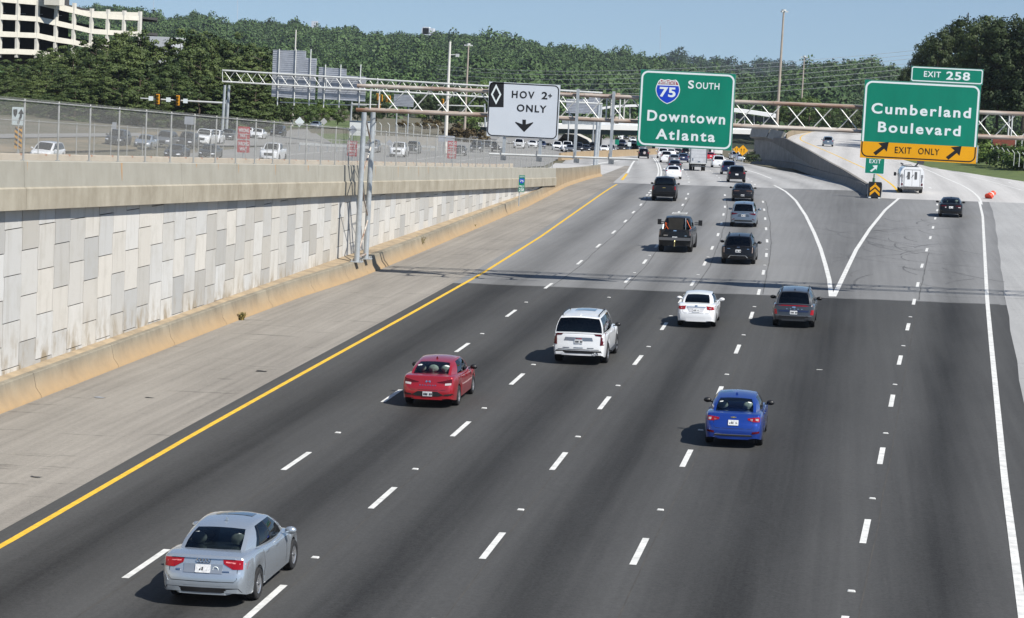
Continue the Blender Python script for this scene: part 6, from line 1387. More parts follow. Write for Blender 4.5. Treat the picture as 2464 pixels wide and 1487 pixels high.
# ---- hills
def hill(name, sky_, Yr, Y0, z0, xs, nrow=26, drop=13.0, shape=1.25, m=None):
    amp = (Yr-Y0)/1400*5.0
    und = lambda px, t: amp*math.sin(px*.011+5*t)*math.sin(6.5*t+px*.004+1)*min(1, 4*t*(1-t)*1.6)+amp*.5*math.sin(px*.031+11*t+2)*min(1, 4*t*(1-t)*1.6)
    g_ = []
    for i in range(nrow+3):
        t = min(1.0, i/nrow); Y = Y0+(Yr-Y0)*t if i <= nrow else Yr+(i-nrow)*400; row = []
        for px in xs:
            zr = at(px, lerp_pts(sky_, px), Yr)[2]-drop; q = at(px, 200, Y); z = z0+(zr-z0)*(t**shape)+und(px, t) if i <= nrow else zr-12*(i-nrow)
            row.append((q[0], Y, z))
        g_.append(row)
    tag(MB().grid(g_).build(name, m or M_dark, recalc=False), kind='structure')
    def surf(px, t):
        Y = Y0+(Yr-Y0)*t; zr = at(px, lerp_pts(sky_, px), Yr)[2]-drop; q = at(px, 200, Y); return np.array([q[0], Y, z0+(zr-z0)*(t**shape)+und(px, t)])
    return surf
skA = [(-300, 8), (250, 12), (335, 24), (400, 36), (470, 22), (510, 42), (560, 46), (640, 47), (720, 50), (760, 57), (840, 62), (870, 72), (960, 72), (1050, 76), (1100, 80), (1180, 82), (1230, 90), (1300, 102), (1370, 107), (1450, 120), (1530, 130), (1600, 139), (1700, 162), (1800, 182), (1950, 200)]
skB = [(1350, 145), (1500, 142), (1600, 135), (1650, 134), (1700, 137), (1790, 146), (1870, 149), (1900, 157), (2050, 168), (2300, 180)]
skC = [(1640, 205), (1750, 190), (1850, 172), (1885, 163), (1930, 152), (1960, 149), (2000, 142), (2080, 142), (2130, 151), (2180, 162), (2300, 170), (2500, 180)]
fA = hill('hill', skA, 2300, 820, -13, list(range(-300, 1960, 45)))
fB = hill('hill', skB, 3600, 2000, -40, list(range(1350, 2310, 60)), drop=16)
fC = hill('hill', skC, 1800, 800, -13, list(range(1640, 2520, 45)))
rs = np.random.default_rng(4)
def forest(name, surf, x0, x1, n, r0, r1, per, csize, t0=0.0, seed=1, tp=.8, label=None):
    rs = np.random.default_rng(seed); Vs = []; Ts = []
    protos = []
    for k in range(6):
        d = unit(rs.normal(size=(per, 3))); lobes = unit(rs.normal(size=(7, 3))); lift = np.max(np.clip(d@lobes.T, 0, 1)**6, axis=1); d[:, 2] = np.abs(d[:, 2])*1.0-.35*(rs.random(per) < .3)
        rad = (.68+.38*lift)*rs.uniform(.86, 1.08, per); C = d*rad[:, None]*np.array([1, 1, .95]); protos.append((C, unit(d+rs.normal(0, .45, (per, 3)))))
    for k in range(n):
        px = rs.uniform(x0, x1); t = t0+(1-t0)*rs.random()**tp; q = surf(px, min(t, 1.0)); r = rs.uniform(r0, r1)*(1 if rs.random() < .88 else rs.uniform(1.2, 1.6)); lf_ = .5+.22*math.sin(px*.021+9*t+seed)*math.sin(px*.007+17*t)+.14*math.sin(px*.06+31*t); C, N = protos[rs.integers(6)]  # lf_ paints broad light slopes and shadowed valleys into the crown tints
        a = rs.uniform(0, 6.28); ca, sa = np.cos(a), np.sin(a); Rm = np.array([[ca, -sa, 0], [sa, ca, 0], [0, 0, 1]]); hgt = rs.uniform(.85, 1.5)
        Cc = (C@Rm.T)*r*np.array([1, 1, hgt])+q+np.array([0, 0, r*.75*hgt]); Vs.append(quads(Cc, N@Rm.T, np.full(per, csize*r)*rs.uniform(.7, 1.3, per), rs, .7)); Ts.append(np.clip(np.full(per, rs.normal(lf_, .20))+rs.normal(0, .10, per), 0, 1))
    o = bpy.data.objects.new(name, cardmesh(name, np.concatenate(Vs), np.concatenate(Ts), M_far)); col.objects.link(o); tag(o, label, 'forest', kind='stuff')
forest('forest', fA, -280, 1900, 7500, 3.6, 6.4, 170, .15, 0.0, 1, .62, 'wooded hillside of rounded green tree crowns across the back of the photo')
forest('forest', fB, 1380, 2280, 900, 7, 11, 120, .16, .35, 2, .6, 'distant bluish wooded ridge in the gap of the hills')
forest('forest', fC, 1660, 2480, 2300, 3.4, 5.8, 170, .15, 0.0, 3, .62, 'wooded hill on the right behind the power lines')
# ---- single trees and bushes
TR = [('broad', 1125, 262, 334, 1.2, 470, None, 'leafy tree left of the HOV sign below the truss'), ('broad', 1152, 196, 300, 1.35, 520, M_leaf, 'yellow-green tall tree just left of the HOV sign, upper crown'), ('broad', 1185, 205, 320, 1.2, 540, None, 'green tree hidden mostly behind the HOV sign'), ('broad', 1060, 232, 300, 1.1, 520, M_dleaf, 'dark tree behind the tall pale pole'),
      ('broad', 1015, 228, 290, 1.1, 540, M_dleaf, 'dark tree right of the single grey sign back'), ('broad', 905, 235, 290, 1.2, 520, M_dleaf, 'dark tree behind the top of the near gantry leg'), ('broad', 860, 238, 292, 1.2, 500, M_dleaf, 'dark tree behind the right rear sign back'), ('broad', 700, 228, 300, 1.15, 430, None, 'green tree at the right end of the pine row'), ('broad', 735, 242, 305, 1.2, 440, M_leaf, 'green tree under the left rear sign back'), ('broad', 772, 246, 300, 1.2, 450, M_bright, 'light green tree between the two rear sign backs'), ('broad', 812, 245, 298, 1.2, 455, None, 'green tree below the right rear sign back'),
      ('broad', 1408, 318, 356, 1.0, 560, M_dleaf, 'round dark tree seen under the bridge right of the abutment'), ('broad', 1900, 238, 304, 1.25, 560, M_leaf, 'bright leafy tree right of the bridge canopy end'), ('broad', 1945, 232, 308, 1.3, 550, M_leaf, 'bright leafy tree behind the thin pole, middle of its row'), ('broad', 1995, 246, 312, 1.25, 540, M_leaf, 'bright leafy tree nearest to the exit sign in its row'), ('broad', 2050, 258, 318, 1.3, 520, M_dleaf, 'dark tree at the left edge of the exit sign'),
      ('broad', 1860, 262, 306, 1.1, 600, M_dleaf, 'dark small tree behind the tall light pole')]
for k_, (kd, px, ty, by, wd, Y, lf, lb_) in enumerate(TR):
    a = at(px, ty, Y); c_ = at(px, by, Y); plant(kd, k_ % 3, (c_[0], Y, c_[2]), a[2]-c_[2], wd, lb_, 'trees around the far roads', lf)
rt2 = random.Random(8)
for k_, (px, ty, Y, wd) in enumerate([(2205, 128, 415, .62), (2232, 92, 405, .8), (2262, 70, 395, .85), (2290, 62, 410, .9), (2322, 44, 400, .95), (2352, 48, 385, .9), (2385, 40, 395, 1.0), (2415, 46, 380, 1.0), (2446, 38, 390, 1.0), (2478, 44, 378, 1.0), (2520, 40, 385, 1.0), (2560, 40, 380, 1), (2182, 160, 430, .7), (2212, 170, 420, .8), (2300, 120, 440, 1.2), (2370, 110, 440, 1.2), (2440, 110, 440, 1.3), (2250, 140, 445, 1.2), (2220, 150, 450, 1.1)]):
    q = at(px, ty, Y); zb = ramp_z(q[0], Y)+1.5; plant('tall', k_ % 3, (q[0], Y, zb), max(4, q[2]-zb), wd, 'tall dark tree in the right-hand grove, number %d from the left' % (1+sorted([2205, 2232, 2262, 2290, 2322, 2352, 2385, 2415, 2446, 2478, 2520, 2560, 2182, 2212, 2300, 2370, 2440, 2250, 2220]).index(px)), 'tall trees behind the exit sign')
for k_, (px, ty, by, Y, lf) in enumerate([(2352, 348, 384, 330, None), (2372, 345, 388, 325, None), (2392, 352, 392, 320, None), (2415, 350, 398, 316, M_leaf), (2440, 356, 400, 312, None), (2462, 352, 404, 310, M_leaf), (2405, 330, 372, 345, None), (2450, 326, 372, 345, M_leaf), (2378, 322, 360, 350, M_leaf), (2335, 340, 376, 350, M_leaf), (2480, 345, 400, 312, None), (2430, 318, 352, 360, M_dleaf), (2468, 312, 350, 360, M_dleaf), (2395, 310, 345, 368, M_dleaf), (2355, 312, 345, 370, M_dleaf)]):
    a = at(px, ty, Y); c_ = at(px, by, Y); plant('bush', k_ % 2, (c_[0], Y, c_[2]), a[2]-c_[2], 1.15, 'bush in the hedge right of the exit sign, number %d from the left' % (1+sorted([2352, 2372, 2392, 2415, 2440, 2462, 2405, 2450, 2378, 2335, 2480, 2430, 2468, 2395, 2355]).index(px)), 'bushes right of the exit sign', lf)
for k_, (px, ty, by, Y, lf, wd, lb_) in enumerate([(968, 291, 306, 470, M_rleaf, 1.8, 'low brown bush on the bank left of the tall pale pole'), (1035, 288, 308, 465, M_rleaf, 2.2, 'wide brown bush on the bank beneath the pale pole'), (1098, 300, 338, 455, M_rleaf, 1.5, 'reddish bush slope right of the pale pole'), (1140, 312, 345, 450, M_rleaf, 1.6, 'reddish bush below the left edge of the HOV sign'), (1010, 270, 283, 500, M_bright, 1.8, 'bright green bush beside the road behind the truss'), (1852, 322, 331, 392, M_bright, 1.2, 'small bush growing on the leaning concrete slabs'), (1808, 366, 388, 372, M_dleaf, 1.6, 'dark bush at the foot of the shaded wall by the yellow signs'), (1320, 345, 356, 480, M_leaf, 2.2, 'low green hedge under the bridge left of the abutment')]):
    a = at(px, ty, Y); c_ = at(px, by, Y); plant('bush', k_ % 2, (c_[0], Y, c_[2]), a[2]-c_[2], wd, lb_, None, lf)
# ---- parking deck
M_deck = concrete('deck_concrete', (.72, .69, .60), (.58, .55, .47), vert=True); M_deckd = mat('deck_inside_shade', (.06, .06, .06), .9); M_deckc = mat('deck_column', (.62, .60, .54), .8, var=.08, scale=1)  # M_deckd: shade of the open storeys painted into near-black slabs and wall
pk = empty('parking_deck', tuple(at(89, 120, 430)), label='cream concrete parking deck with open storeys above the pines, upper left', cat='parking deck'); PO = Vector(pk.location)
cx_ = [-100, -50, 0, 42, 89, 134, 177, 219, 258, 297, 335]; pY = lambda px: 424+(px+100)*.055
bands = [([-9, -8, -6, -4, -1, 8, 18.7, 32, 34, 37, 39], [1, 3, 5, 8.6, 12.5, 22.5, 32.6, 42, 46, 48, 50]), ([28, 31, 34, 37, 40, 49, 59, 69, 72, 74, 76], [41, 44, 47, 49, 52, 62, 71, 81, 84, 86, 88]), ([69, 72, 75, 77.5, 79.5, 89, 96, 106, 109, 111, 113], [83, 86, 88.6, 90, 92, 102, 108, 118, 121, 123, 125]), ([111, 114, 117, 118, 120, 130, 137, 146, 149, 151, 153], [124, 127, 130, 130.6, 133, 143, 150, 158, 161, 163, 165])]
dep = Vector((-1.5, 17, 0))
for tp_, bt_ in bands:
    b = MB(); fl = MB(); T = [Vector(at(px, y, pY(px)))-PO for px, y in zip(cx_, tp_)]; Bm = [Vector(at(px, y, pY(px)))-PO for px, y in zip(cx_, bt_)]; th = Vector((0, .35, 0))
    b.grid([[tuple(p) for p in T], [tuple(p) for p in Bm], [tuple(p+th) for p in Bm], [tuple(p+th) for p in T], [tuple(p) for p in T]]); b.add([T[-1], Bm[-1], Bm[-1]+th, T[-1]+th], [(0, 1, 2, 3)])
    b.build('spandrel', M_deck, pk, recalc=False, ang=20)
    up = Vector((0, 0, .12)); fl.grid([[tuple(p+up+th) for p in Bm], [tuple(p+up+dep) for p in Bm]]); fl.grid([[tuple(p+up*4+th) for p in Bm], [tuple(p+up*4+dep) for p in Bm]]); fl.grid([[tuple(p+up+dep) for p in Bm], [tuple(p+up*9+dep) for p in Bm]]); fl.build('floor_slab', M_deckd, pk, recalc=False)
for i, px in enumerate(cx_):
    b = MB(); lo = Vector(at(px, bands[3][1][i]+8, pY(px)))-PO; hi_ = Vector(at(px, bands[0][0][i]+(2 if px < 150 else -11.5), pY(px)))-PO
    b.box(((lo.x+hi_.x)/2-.2, .65+lo.y-.06, (lo.z+hi_.z)/2), (.5, 1.3, hi_.z-lo.z)); b.build('column', M_deckc, pk)
    if 0 <= i < 10 and px > -60: MB().box((lo.x+1.5, lo.y+8, lo.z+9.0-.35*max(0, i-4)), (1.1, .2, .09)).build('ceiling_lamp', mat('tube_lamp', (.8, .8, .75), .4), pk)
b = MB(); P_ = [Vector(at(px, y, pY(px)+14))-PO for px, y in ((150, 12), (177, 22), (219, 27), (258, 28), (297, 29), (333, 30))]; b.grid([[tuple(p) for p in P_], [tuple(p-Vector((0, 0, 1.1))) for p in P_]]); b.build('rear_parapet', M_deck, pk, recalc=False)
b = MB(); q0 = Vector(at(118, 3, 432))-PO; b.box((q0.x, q0.y+3, q0.z+1), (3.2, 3, 3.4)); b.build('stair_tower', M_deck, pk)
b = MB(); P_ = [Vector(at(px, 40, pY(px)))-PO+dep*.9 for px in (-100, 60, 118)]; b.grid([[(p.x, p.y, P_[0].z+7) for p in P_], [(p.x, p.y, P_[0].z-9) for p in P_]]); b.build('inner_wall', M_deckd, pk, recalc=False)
# ---- bridge with canopy
Yb = 470.0; bg = empty('road_bridge', tuple(at(1500, 320, Yb)), label='white road bridge with a dark girder and curved white canopy crossing behind the interstate sign', cat='bridge'); BO = Vector(bg.location)
def bl(P, dY=0): return [Vector(at(px, y, Yb+dY))-BO for px, y in P]
def slab(name, top, bot, depth, m, dY=0):
    b = MB(); T = bl(top, dY); Bm = bl(bot, dY); d = Vector((0, depth, 0)); b.grid([[tuple(p) for p in T], [tuple(p) for p in Bm], [tuple(p+d) for p in Bm], [tuple(p+d) for p in T], [tuple(p) for p in T]])
    for i in (0, -1): b.add([T[i], Bm[i], Bm[i]+d, T[i]+d], [(0, 1, 2, 3)])
    return b.build(name, m, bg, recalc=True, ang=20)
slab('girder', [(1150, 305), (1347, 310), (1533, 314), (1850, 325)], [(1150, 316), (1347, 321), (1533, 326), (1850, 337)], 14, mat('girder_paint', (.012, .03, .03), .6), .6)
slab('deck_edge', [(1150, 295), (1347, 299.5), (1533, 302), (1765, 311), (1850, 314)], [(1150, 305), (1347, 310), (1533, 314), (1765, 322), (1850, 325)], 15, mat('bridge_white', (.86, .85, .81), .7, var=.05, scale=.5))
M_panel = mat('bridge_panel', (.80, .83, .85), .6, var=.12, scale=1.2); M_mesh = mat('bridge_mesh', (.25, .28, .30), .6, var=.3, scale=2)
slab('railing_panel', [(1446, 287), (1533, 290.5), (1765, 299.5), (1850, 303)], [(1446, 300), (1533, 302), (1765, 311), (1850, 314)], .15, M_panel, .2)
slab('mesh_panel', [(1352, 281), (1444, 285)], [(1352, 299), (1444, 300)], .12, M_mesh, .2)
slab('mesh_panel', [(1180, 272), (1340, 280)], [(1180, 296), (1340, 299)], .12, M_mesh, .2)
arc = [(1438, 259.5), (1458, 256), (1480, 253.5), (1510, 252), (1540, 251.5), (1600, 251), (1680, 253.5), (1768, 261), (1815, 267), (1850, 272.5), (1866, 275)]
slab('canopy', arc, [(x, y+(5.5 if x < 1560 else 9)) for x, y in arc], 6, mat('canopy_white', (.88, .88, .87), .5), -.5)
b = MB()
for px in list(range(1446, 1860, 23)):
    y0 = lerp_pts(arc, px)+5; y1 = lerp_pts([(1347, 299), (1533, 302), (1850, 314)], px); A_, C_ = bl([(px, y0), (px-.5, y1)]); b.tube(A_+Vector((0, .3, 0)), C_+Vector((0, .3, 0)), .10, n=6)
b.build('canopy_post', M_steel_w, bg)
slab('glass_wall', [(x, y+12) for x, y in arc[6:]], [(x, y+24) for x, y in arc[6:]], .1, mat('dark_glazing', (.02, .03, .035), .15), 4.5)
for px in (1562, 1430, 1700):
    A_ = bl([(px, 322)])[0]; MB().box((A_.x, 5, A_.z-3.5), (1.1, 9, 8)).build('pier', mat('pier_dark', (.16, .155, .14), .8), bg)
ab = empty('abutment', tuple(at(1390, 340, 485)), label='pale concrete sloped abutment under the bridge, right of the HOV sign', cat='abutment'); AO = Vector(ab.location)
V = [Vector(at(px, y, 485))-AO for px, y in ((1330, 352), (1356, 322), (1385, 324), (1410, 336), (1428, 356), (1400, 362), (1330, 362))]; b = MB(); b.add([tuple(p) for p in V]+[tuple(p+Vector((0, 8, 0))) for p in V], [tuple(range(7))]+[(i, (i+1) % 7, 7+(i+1) % 7, 7+i) for i in range(7)]); b.build('slope_paving', mat('abutment_concrete', (.50, .48, .42), .85, var=.12, scale=.4), ab)
V = [Vector(at(px, y, 484.6))-AO for px, y in ((1338, 350), (1352, 332), (1380, 338), (1402, 352), (1400, 362), (1338, 362))]; b = MB().add([tuple(p) for p in V], [tuple(range(6))]); b.build('opening_shade', mat('abutment_shade', (.06, .055, .05), .9), ab, recalc=False)  # flat near-black sheet paints the shade on the abutment slope
# ---- median barrier between the carriageways
mb_px = [(1352, 386), (1380, 383.5), (1409, 381), (1445, 379), (1484, 377), (1534, 374.5), (1562, 372.5), (1585, 371)]
mb = MB(); MP = [hit(px, py, road_z) for px, py in mb_px]
rows = [[(q[0], q[1], q[2]), (q[0]-.12, q[1], q[2]+.3), (q[0]-.25, q[1], q[2]+1.15), (q[0]-.5, q[1], q[2]+1.15), (q[0]-.7, q[1], q[2]-.3)] for q in MP]; mb.grid(rows); mb.add(rows[0], [(0, 1, 2, 3, 4)])
o = mb.build('median_barrier', M_barrier, recalc=False, ang=25); low_attr(o, lambda v: .55); tag(o, 'tan concrete median barrier curving away beyond the HOV lane', 'barrier')
# ---- shaded wall carrying the exit ramp
bpx = [(2086, 470), (2063, 452.6), (2017, 441), (1959, 427), (1899, 417), (1856, 408), (1801, 397.5)]; wt = empty('retaining_wall', label='long dark concrete wall in shade carrying the exit ramp, rising towards the bridge', cat='retaining wall')
TOP = [(1801, 329), (1857, 331.5), (1887, 332), (1941, 358.8), (1996, 390), (2033, 409), (2088, 442)]; COP = [(1801, 335), (1837, 336.5), (1857.6, 341.7), (1886, 356), (1921.6, 378), (1979.7, 413), (2017, 434), (2088, 466)]
Wp = [(2.3, 220.3), (1.6, 232), (0.3, 250), (-2.2, 280), (-5.2, 322), (-8.6, 370), (-12.5, 388), (-17.0, 398)]
def wpos(s): i = min(int(s), len(Wp)-2); t = s-i; return (Wp[i][0]+(Wp[i+1][0]-Wp[i][0])*t, Wp[i][1]+(Wp[i+1][1]-Wp[i][1])*t)
def px_of(x, y, z): d = np.array([x, y, z])-CAM; k = d@fw; return PW/2+F_PX*(d@cr)/k, PH/2-F_PX*(d@cu)/k
def z_at(px, py, x, y):          # height above (x,y) that shows at photo row py
    q = at(px, py, y); return q[2]
bar = MB(); face = MB(); cop = MB(); Rb = []; Rf = []; Rc = []
for i in range((len(Wp)-1)*5+1):
    x, y = wpos(min(i/5, len(Wp)-1-1e-6)); zb = road_z(x, y); pxx = px_of(x, y, zb)[0]; zt_ = z_at(pxx, lerp_pts(TOP, pxx), x, y); zc_ = z_at(pxx, lerp_pts(COP, pxx), x, y); zt_ = max(zt_, zb+.9)
    i0 = max(0, i-1); xa, ya = wpos(i0/5); xb, yb_ = wpos(min((i+1)/5, len(Wp)-1-1e-6)); tv = Vector((xb-xa, yb_-ya, 0)).normalized(); nv = Vector((-tv.y, tv.x, 0))      # towards the carriageway
    if nv.x > 0: nv = -nv
    P3 = lambda d, z: (x+nv.x*d, y+nv.y*d, z)
    zc_ = min(max(zc_, zb+.85), zt_-.5)
    Rb.append([P3(.75, zb-.1), P3(.70, zb+.1), P3(.52, zb+.35), P3(.45, zb+.85), P3(.2, zb+.86)]); Rf.append([P3(.18, zb), P3(.18, zc_)]); Rc.append([P3(.18, zc_-.02), P3(.34, zc_), P3(.30, zt_), P3(-.05, zt_), P3(-.1, zc_-.4)])
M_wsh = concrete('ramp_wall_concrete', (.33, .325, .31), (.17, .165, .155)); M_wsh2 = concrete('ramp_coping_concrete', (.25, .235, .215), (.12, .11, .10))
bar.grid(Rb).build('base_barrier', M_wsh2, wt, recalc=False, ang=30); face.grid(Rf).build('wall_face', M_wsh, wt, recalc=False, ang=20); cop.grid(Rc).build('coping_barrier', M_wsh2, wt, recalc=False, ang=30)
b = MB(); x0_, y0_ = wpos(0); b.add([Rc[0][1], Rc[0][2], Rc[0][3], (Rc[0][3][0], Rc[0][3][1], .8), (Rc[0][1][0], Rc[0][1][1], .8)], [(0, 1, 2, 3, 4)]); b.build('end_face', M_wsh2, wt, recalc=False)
fs = empty('slope_slabs', label='two leaning grey concrete slope slabs on top of the shaded wall beside the bridge', cat='slope paving')
for P_ in ([(1803, 329), (1808, 308), (1852, 311), (1843, 330)], [(1845, 331), (1854, 311), (1886, 316), (1873, 341)]):
    V = [Vector(at(px, y, lerp_pts([(1803, 398), (1845, 391), (1886, 387.3)], px)+(.4 if k in (1, 2) else 0))) for k, (px, y) in enumerate(P_)]; b = MB().add([tuple(v) for v in V]+[tuple(v+Vector((.3, 1.0, -.3))) for v in V], [(0, 1, 2, 3), (4, 5, 6, 7), (0, 1, 5, 4), (1, 2, 6, 5), (2, 3, 7, 6), (3, 0, 4, 7)]); b.build('slab', concrete('slab_concrete', (.36, .36, .345), (.22, .22, .21)), fs, flat=True)
# far barrier of the ramp bend
rbp = [(1889, 331), (1893, 322), (1905, 317), (1925, 313), (1950, 311), (1985, 312), (2020, 315)]; b = MB()
RP = [at(px, y, 430+25*i) for i, (px, y) in enumerate([(1889, 331), (1896, 323.5), (1910, 319), (1935, 316), (1960, 314.5), (1990, 315), (2022, 318)])]
rows = [[tuple(p-np.array([0, 0, 1.0])), tuple(p+np.array([0, 0, 0.6])), tuple(p+np.array([.2, .4, 0.6])), tuple(p+np.array([.2, .4, -1.0]))] for p in RP]; o = b.grid(rows).build('ramp_barrier', M_barrier, recalc=False, ang=25); low_attr(o, lambda v: .3); tag(o, 'pale concrete barrier around the far bend of the exit ramp', 'barrier')
# ---- light poles, signal arms, utility poles
def pole(name, label, top, base, Y, r, m, cat='light pole', arm=None, head=0):
    a = at(*top, Y); c_ = at(*base, Y); t = empty(name, (c_[0], Y, c_[2]), label=label, cat=cat); h = a[2]-c_[2]
    MB().tube((0, 0, -1), (0, 0, h), r, r*.55, 10).build('shaft', m, t)
    if head:
        b = MB().tube((0, 0, h), (0, 0, h+.3), r*1.4, n=10)
        for k in range(head): an = 6.283*k/head; b.box((math.cos(an)*.6, math.sin(an)*.6, h-.1), (.5, .35, .25), rz=an).tube((0, 0, h), (math.cos(an)*.5, math.sin(an)*.5, h), .05, n=5)
        b.build('lamp_head', M_steel_w, t)
    if arm: MB().tube((0, 0, h-arm[0]), (arm[1], 0, h-arm[0]+.15), .06, n=6).box((arm[1], 0, h-arm[0]), (.5, .3, .45)).build('camera_arm', M_steel_w, t)
    return t
M_pole = mat('pole_pale', (.62, .60, .55), .6, var=.06, scale=1); M_pole2 = mat('pole_tan', (.36, .31, .26), .7, var=.1, scale=1)
pole('light_pole', 'tall pale pole with a small camera arm left of the HOV sign', (1080, 100), (1071, 352), 330, .30, M_pole, arm=(2.0, 1.2)); pole('light_pole', 'thin tan pole with a cluster of lamps right of the tall pale pole', (1125, 108), (1118, 300), 450, .26, M_pole2, head=4)
pole('light_pole', 'tallest tan pole with lamps at its top, between the two green signs', (1886, 27), (1868, 306), 430, .32, M_pole2, head=3); pole('light_pole', 'shorter thin tan pole right of the tallest one', (1933, 137), (1924, 305), 560, .26, M_pole2, head=2)
pole('utility_pole', 'white pole rising behind the left rear sign back', (710.5, 72), (703, 300), 430, .22, M_pole, cat='utility pole'); pole('utility_pole', 'dark power pole rising from the right-hand grove', (2314, 30), (2308, 330), 430, .20, M_darkbark, cat='utility pole'); pole('utility_pole', 'short dark pole top above the right-hand grove', (2433, 46), (2428, 330), 420, .16, M_darkbark, cat='utility pole')
for px, y0, y1, lb_ in ((370, -20, 40, 'faint radio mast on the left skyline'), (572, -20, 48, 'thin radio mast above the pine tops on the skyline'), (1589, 62, 136, 'faint distant radio mast right of the middle of the skyline')):
    a = at(px, y0, 4800); c_ = at(px, y1, 4800); t = MB().tube(c_-np.array([0, 0, 40]), a, .55, n=5).build('radio_mast', mat('mast_haze', (.45, .50, .58), .8)); tag(t, lb_, 'radio mast')
def signal(px, py, Y, label, backplate=False, parent_group=None, s=1.0):
    q = at(px, py, Y); t = empty('traffic_signal', tuple(q), label=label, cat='traffic signal', group='yellow traffic signals across the road')
    MB().box((0, 0, 0), (.36*s, .3*s, 1.15*s)).build('housing', mat('signal_yellow', (.72, .33, .02), .5), t); b = MB()
    for k in (-1, 0, 1): b.lathe([(-.16*s, .13*s), (-.32*s, .13*s)], 10, 'y', (0, 0, k*.36*s))
    b.build('visor', M_sblack, t, recalc=False)
    if backplate: MB().box((0, .1, -.05), (.62*s, .03, 1.45*s)).build('backplate', M_sblack, t)
    return t
def mast(name, label, a, c_, base, Y, r=.10):
    A_, C_, D_ = at(*a, Y), at(*c_, Y), at(*base, Y); t = empty(name, tuple(D_), label=label, cat='signal arm'); MB().tube(Vector(C_)-Vector(D_), Vector(A_)-Vector(D_), r*1.3, r*.7, 8).build('arm', M_steel_w, t); MB().tube((0, 0, -.5), Vector(C_)-Vector(D_)+Vector((0, 0, .5)), r*1.8, r*1.4, 10).build('post', M_steel, t); return t
mast('signal_arm', 'long pale signal mast arm in front of the dark pines', (338, 236.7), (545, 248.5), (545, 330), 335, .13)
signal(380, 238.5, 334.6, 'left yellow signal on the mast arm before the pines', True, s=1.35); signal(428, 241.5, 334.6, 'right yellow signal on the mast arm before the pines', True, s=1.35)
for px, py, lb_ in ((363, 237, 'small white sign back left of the signals on the mast arm'), (405, 240, 'small white sign back between the two signals on the mast arm'), (446, 243, 'small white sign back right of the signals on the mast arm')):
    q = at(px, py, 334.5); tag(MB().box((0, 0, 0), (.72, .04, .68)).build('small_road_sign', M_swhite, loc=q), lb_, 'sign back', 'sign backs on the mast arm')
mast('signal_arm', 'shorter pale signal mast arm behind the gantry truss', (917, 252.5), (846, 251), (843, 296), 440, .12); mast('signal_arm', 'pale signal mast arm left of the HOV sign', (1053, 253), (1165, 256), (1168, 300), 440, .12)
for px, py, lb_ in ((908, 233, 'leftmost yellow signal of the cluster behind the truss'), (918, 236, 'second yellow signal of the cluster behind the truss'), (930, 237.5, 'third yellow signal of the cluster behind the truss'), (937, 238.5, 'rightmost yellow signal of the cluster behind the truss'), (912, 252, 'lower orange signal under the cluster behind the truss'), (1065, 246, 'single yellow signal beside the tall pale pole')): signal(px, py, 440, lb_, s=1.15)
mast('signal_arm', 'pale signal post left of the exit sign behind the truss', (2100, 249), (2176-54*2, 250), (2125-0, 300), 520, .1) if False else None
signal(2144, 250, 520, 'orange signal left of the exit sign seen through the truss', s=1.0)
# power lines
wr_ = MB(); 
for k in range(7):
    yr = [128, 138, 147, 158, 170, 184, 198][k]; yl = [158, 166, 178, 190, 203, 214, 224][k]; A_ = Vector(at(2310, yr-18, 430)); C_ = Vector(at(1050, yl, 760)); P_ = []
    for i in range(25): t = i/24; p = A_.lerp(C_, t); p.z -= 4*t*(1-t)*3.2; P_.append(p)
    o = MB().path(P_, .035, 4).build('power_line', mat('wire_grey', (.62, .64, .64), .5), recalc=False); tag(o, 'thin pale power line across the wooded hill, wire %d from the top' % (k+1), 'power line', 'power lines across the hill')
# ---- small buildings and walls in the distance
tag(MB().box(at(1030, 79, 2420), (13, 10, 10)).box(at(1026, 74, 2420), (7, 10, 8)).build('hotel_block', mat('far_white', (.62, .66, .72), .7)), 'small white high-rise block peeking over the wooded skyline', 'building')
tag(MB().box(at(378, 88, 440)+np.array([0, 5, -3]), (6.2, 9, 6)).build('flat_roof_house', mat('grey_roof', (.50, .52, .54), .6)), 'grey flat-roofed building top between pine crowns and hill', 'building')
tag(MB().box(at(757, 60, 2400), (6, 6, 8)).build('hilltop_house', mat('far_white', (.62, .66, .72), .7)), 'tiny white house among the trees on the left skyline', 'building')
sw = MB(); q0, q1 = at(897, 352, 345), at(1052, 360, 345); q2 = at(1052, 331, 345); q3 = at(897, 326, 345); sw.add([tuple(q0-np.array([0, 0, 1])), tuple(q1-np.array([0, 0, 1])), tuple(q2), tuple(q3)]+[tuple(p+np.array([0, .4, 0])) for p in (q0-np.array([0, 0, 1]), q1-np.array([0, 0, 1]), q2, q3)], [(0, 1, 2, 3), (7, 6, 5, 4), (3, 2, 6, 7), (1, 5, 6, 2), (0, 3, 7, 4)])
tag(sw.build('low_wall', concrete('low_wall_concrete', (.48, .45, .40), (.33, .31, .27)), flat=True), 'low concrete wall across the opposite road behind the white pickup', 'wall')
fp = [at(897+i*19.5, 326+i*.62, 345) for i in range(9)]
t = empty('security_fence', tuple(fp[0]), label='mesh fence with angled post tops on the low wall beyond the opposite road', cat='fence'); FO = Vector(fp[0])
for p in fp: MB().path([Vector(p)-FO, Vector(p)-FO+Vector((0, 0, 1.7)), Vector(p)-FO+Vector((-.35, 0, 2.05))], .05, 5).build('post', M_steel_w, t)
me = bpy.data.meshes.new('netting'); V = [tuple(Vector(p)-FO) for p in fp]+[tuple(Vector(p)-FO+Vector((0, 0, 1.7))) for p in fp]; me.from_pydata(V, [], [(i, i+1, 10+i, 9+i) for i in range(8)]); me.materials.append(M_net2); uv = me.uv_layers.new(name='UVMap')
for li, l in enumerate(me.loops): uv.data[li].uv = ((l.vertex_index % 9)*1.25, 0 if l.vertex_index < 9 else 1.7)
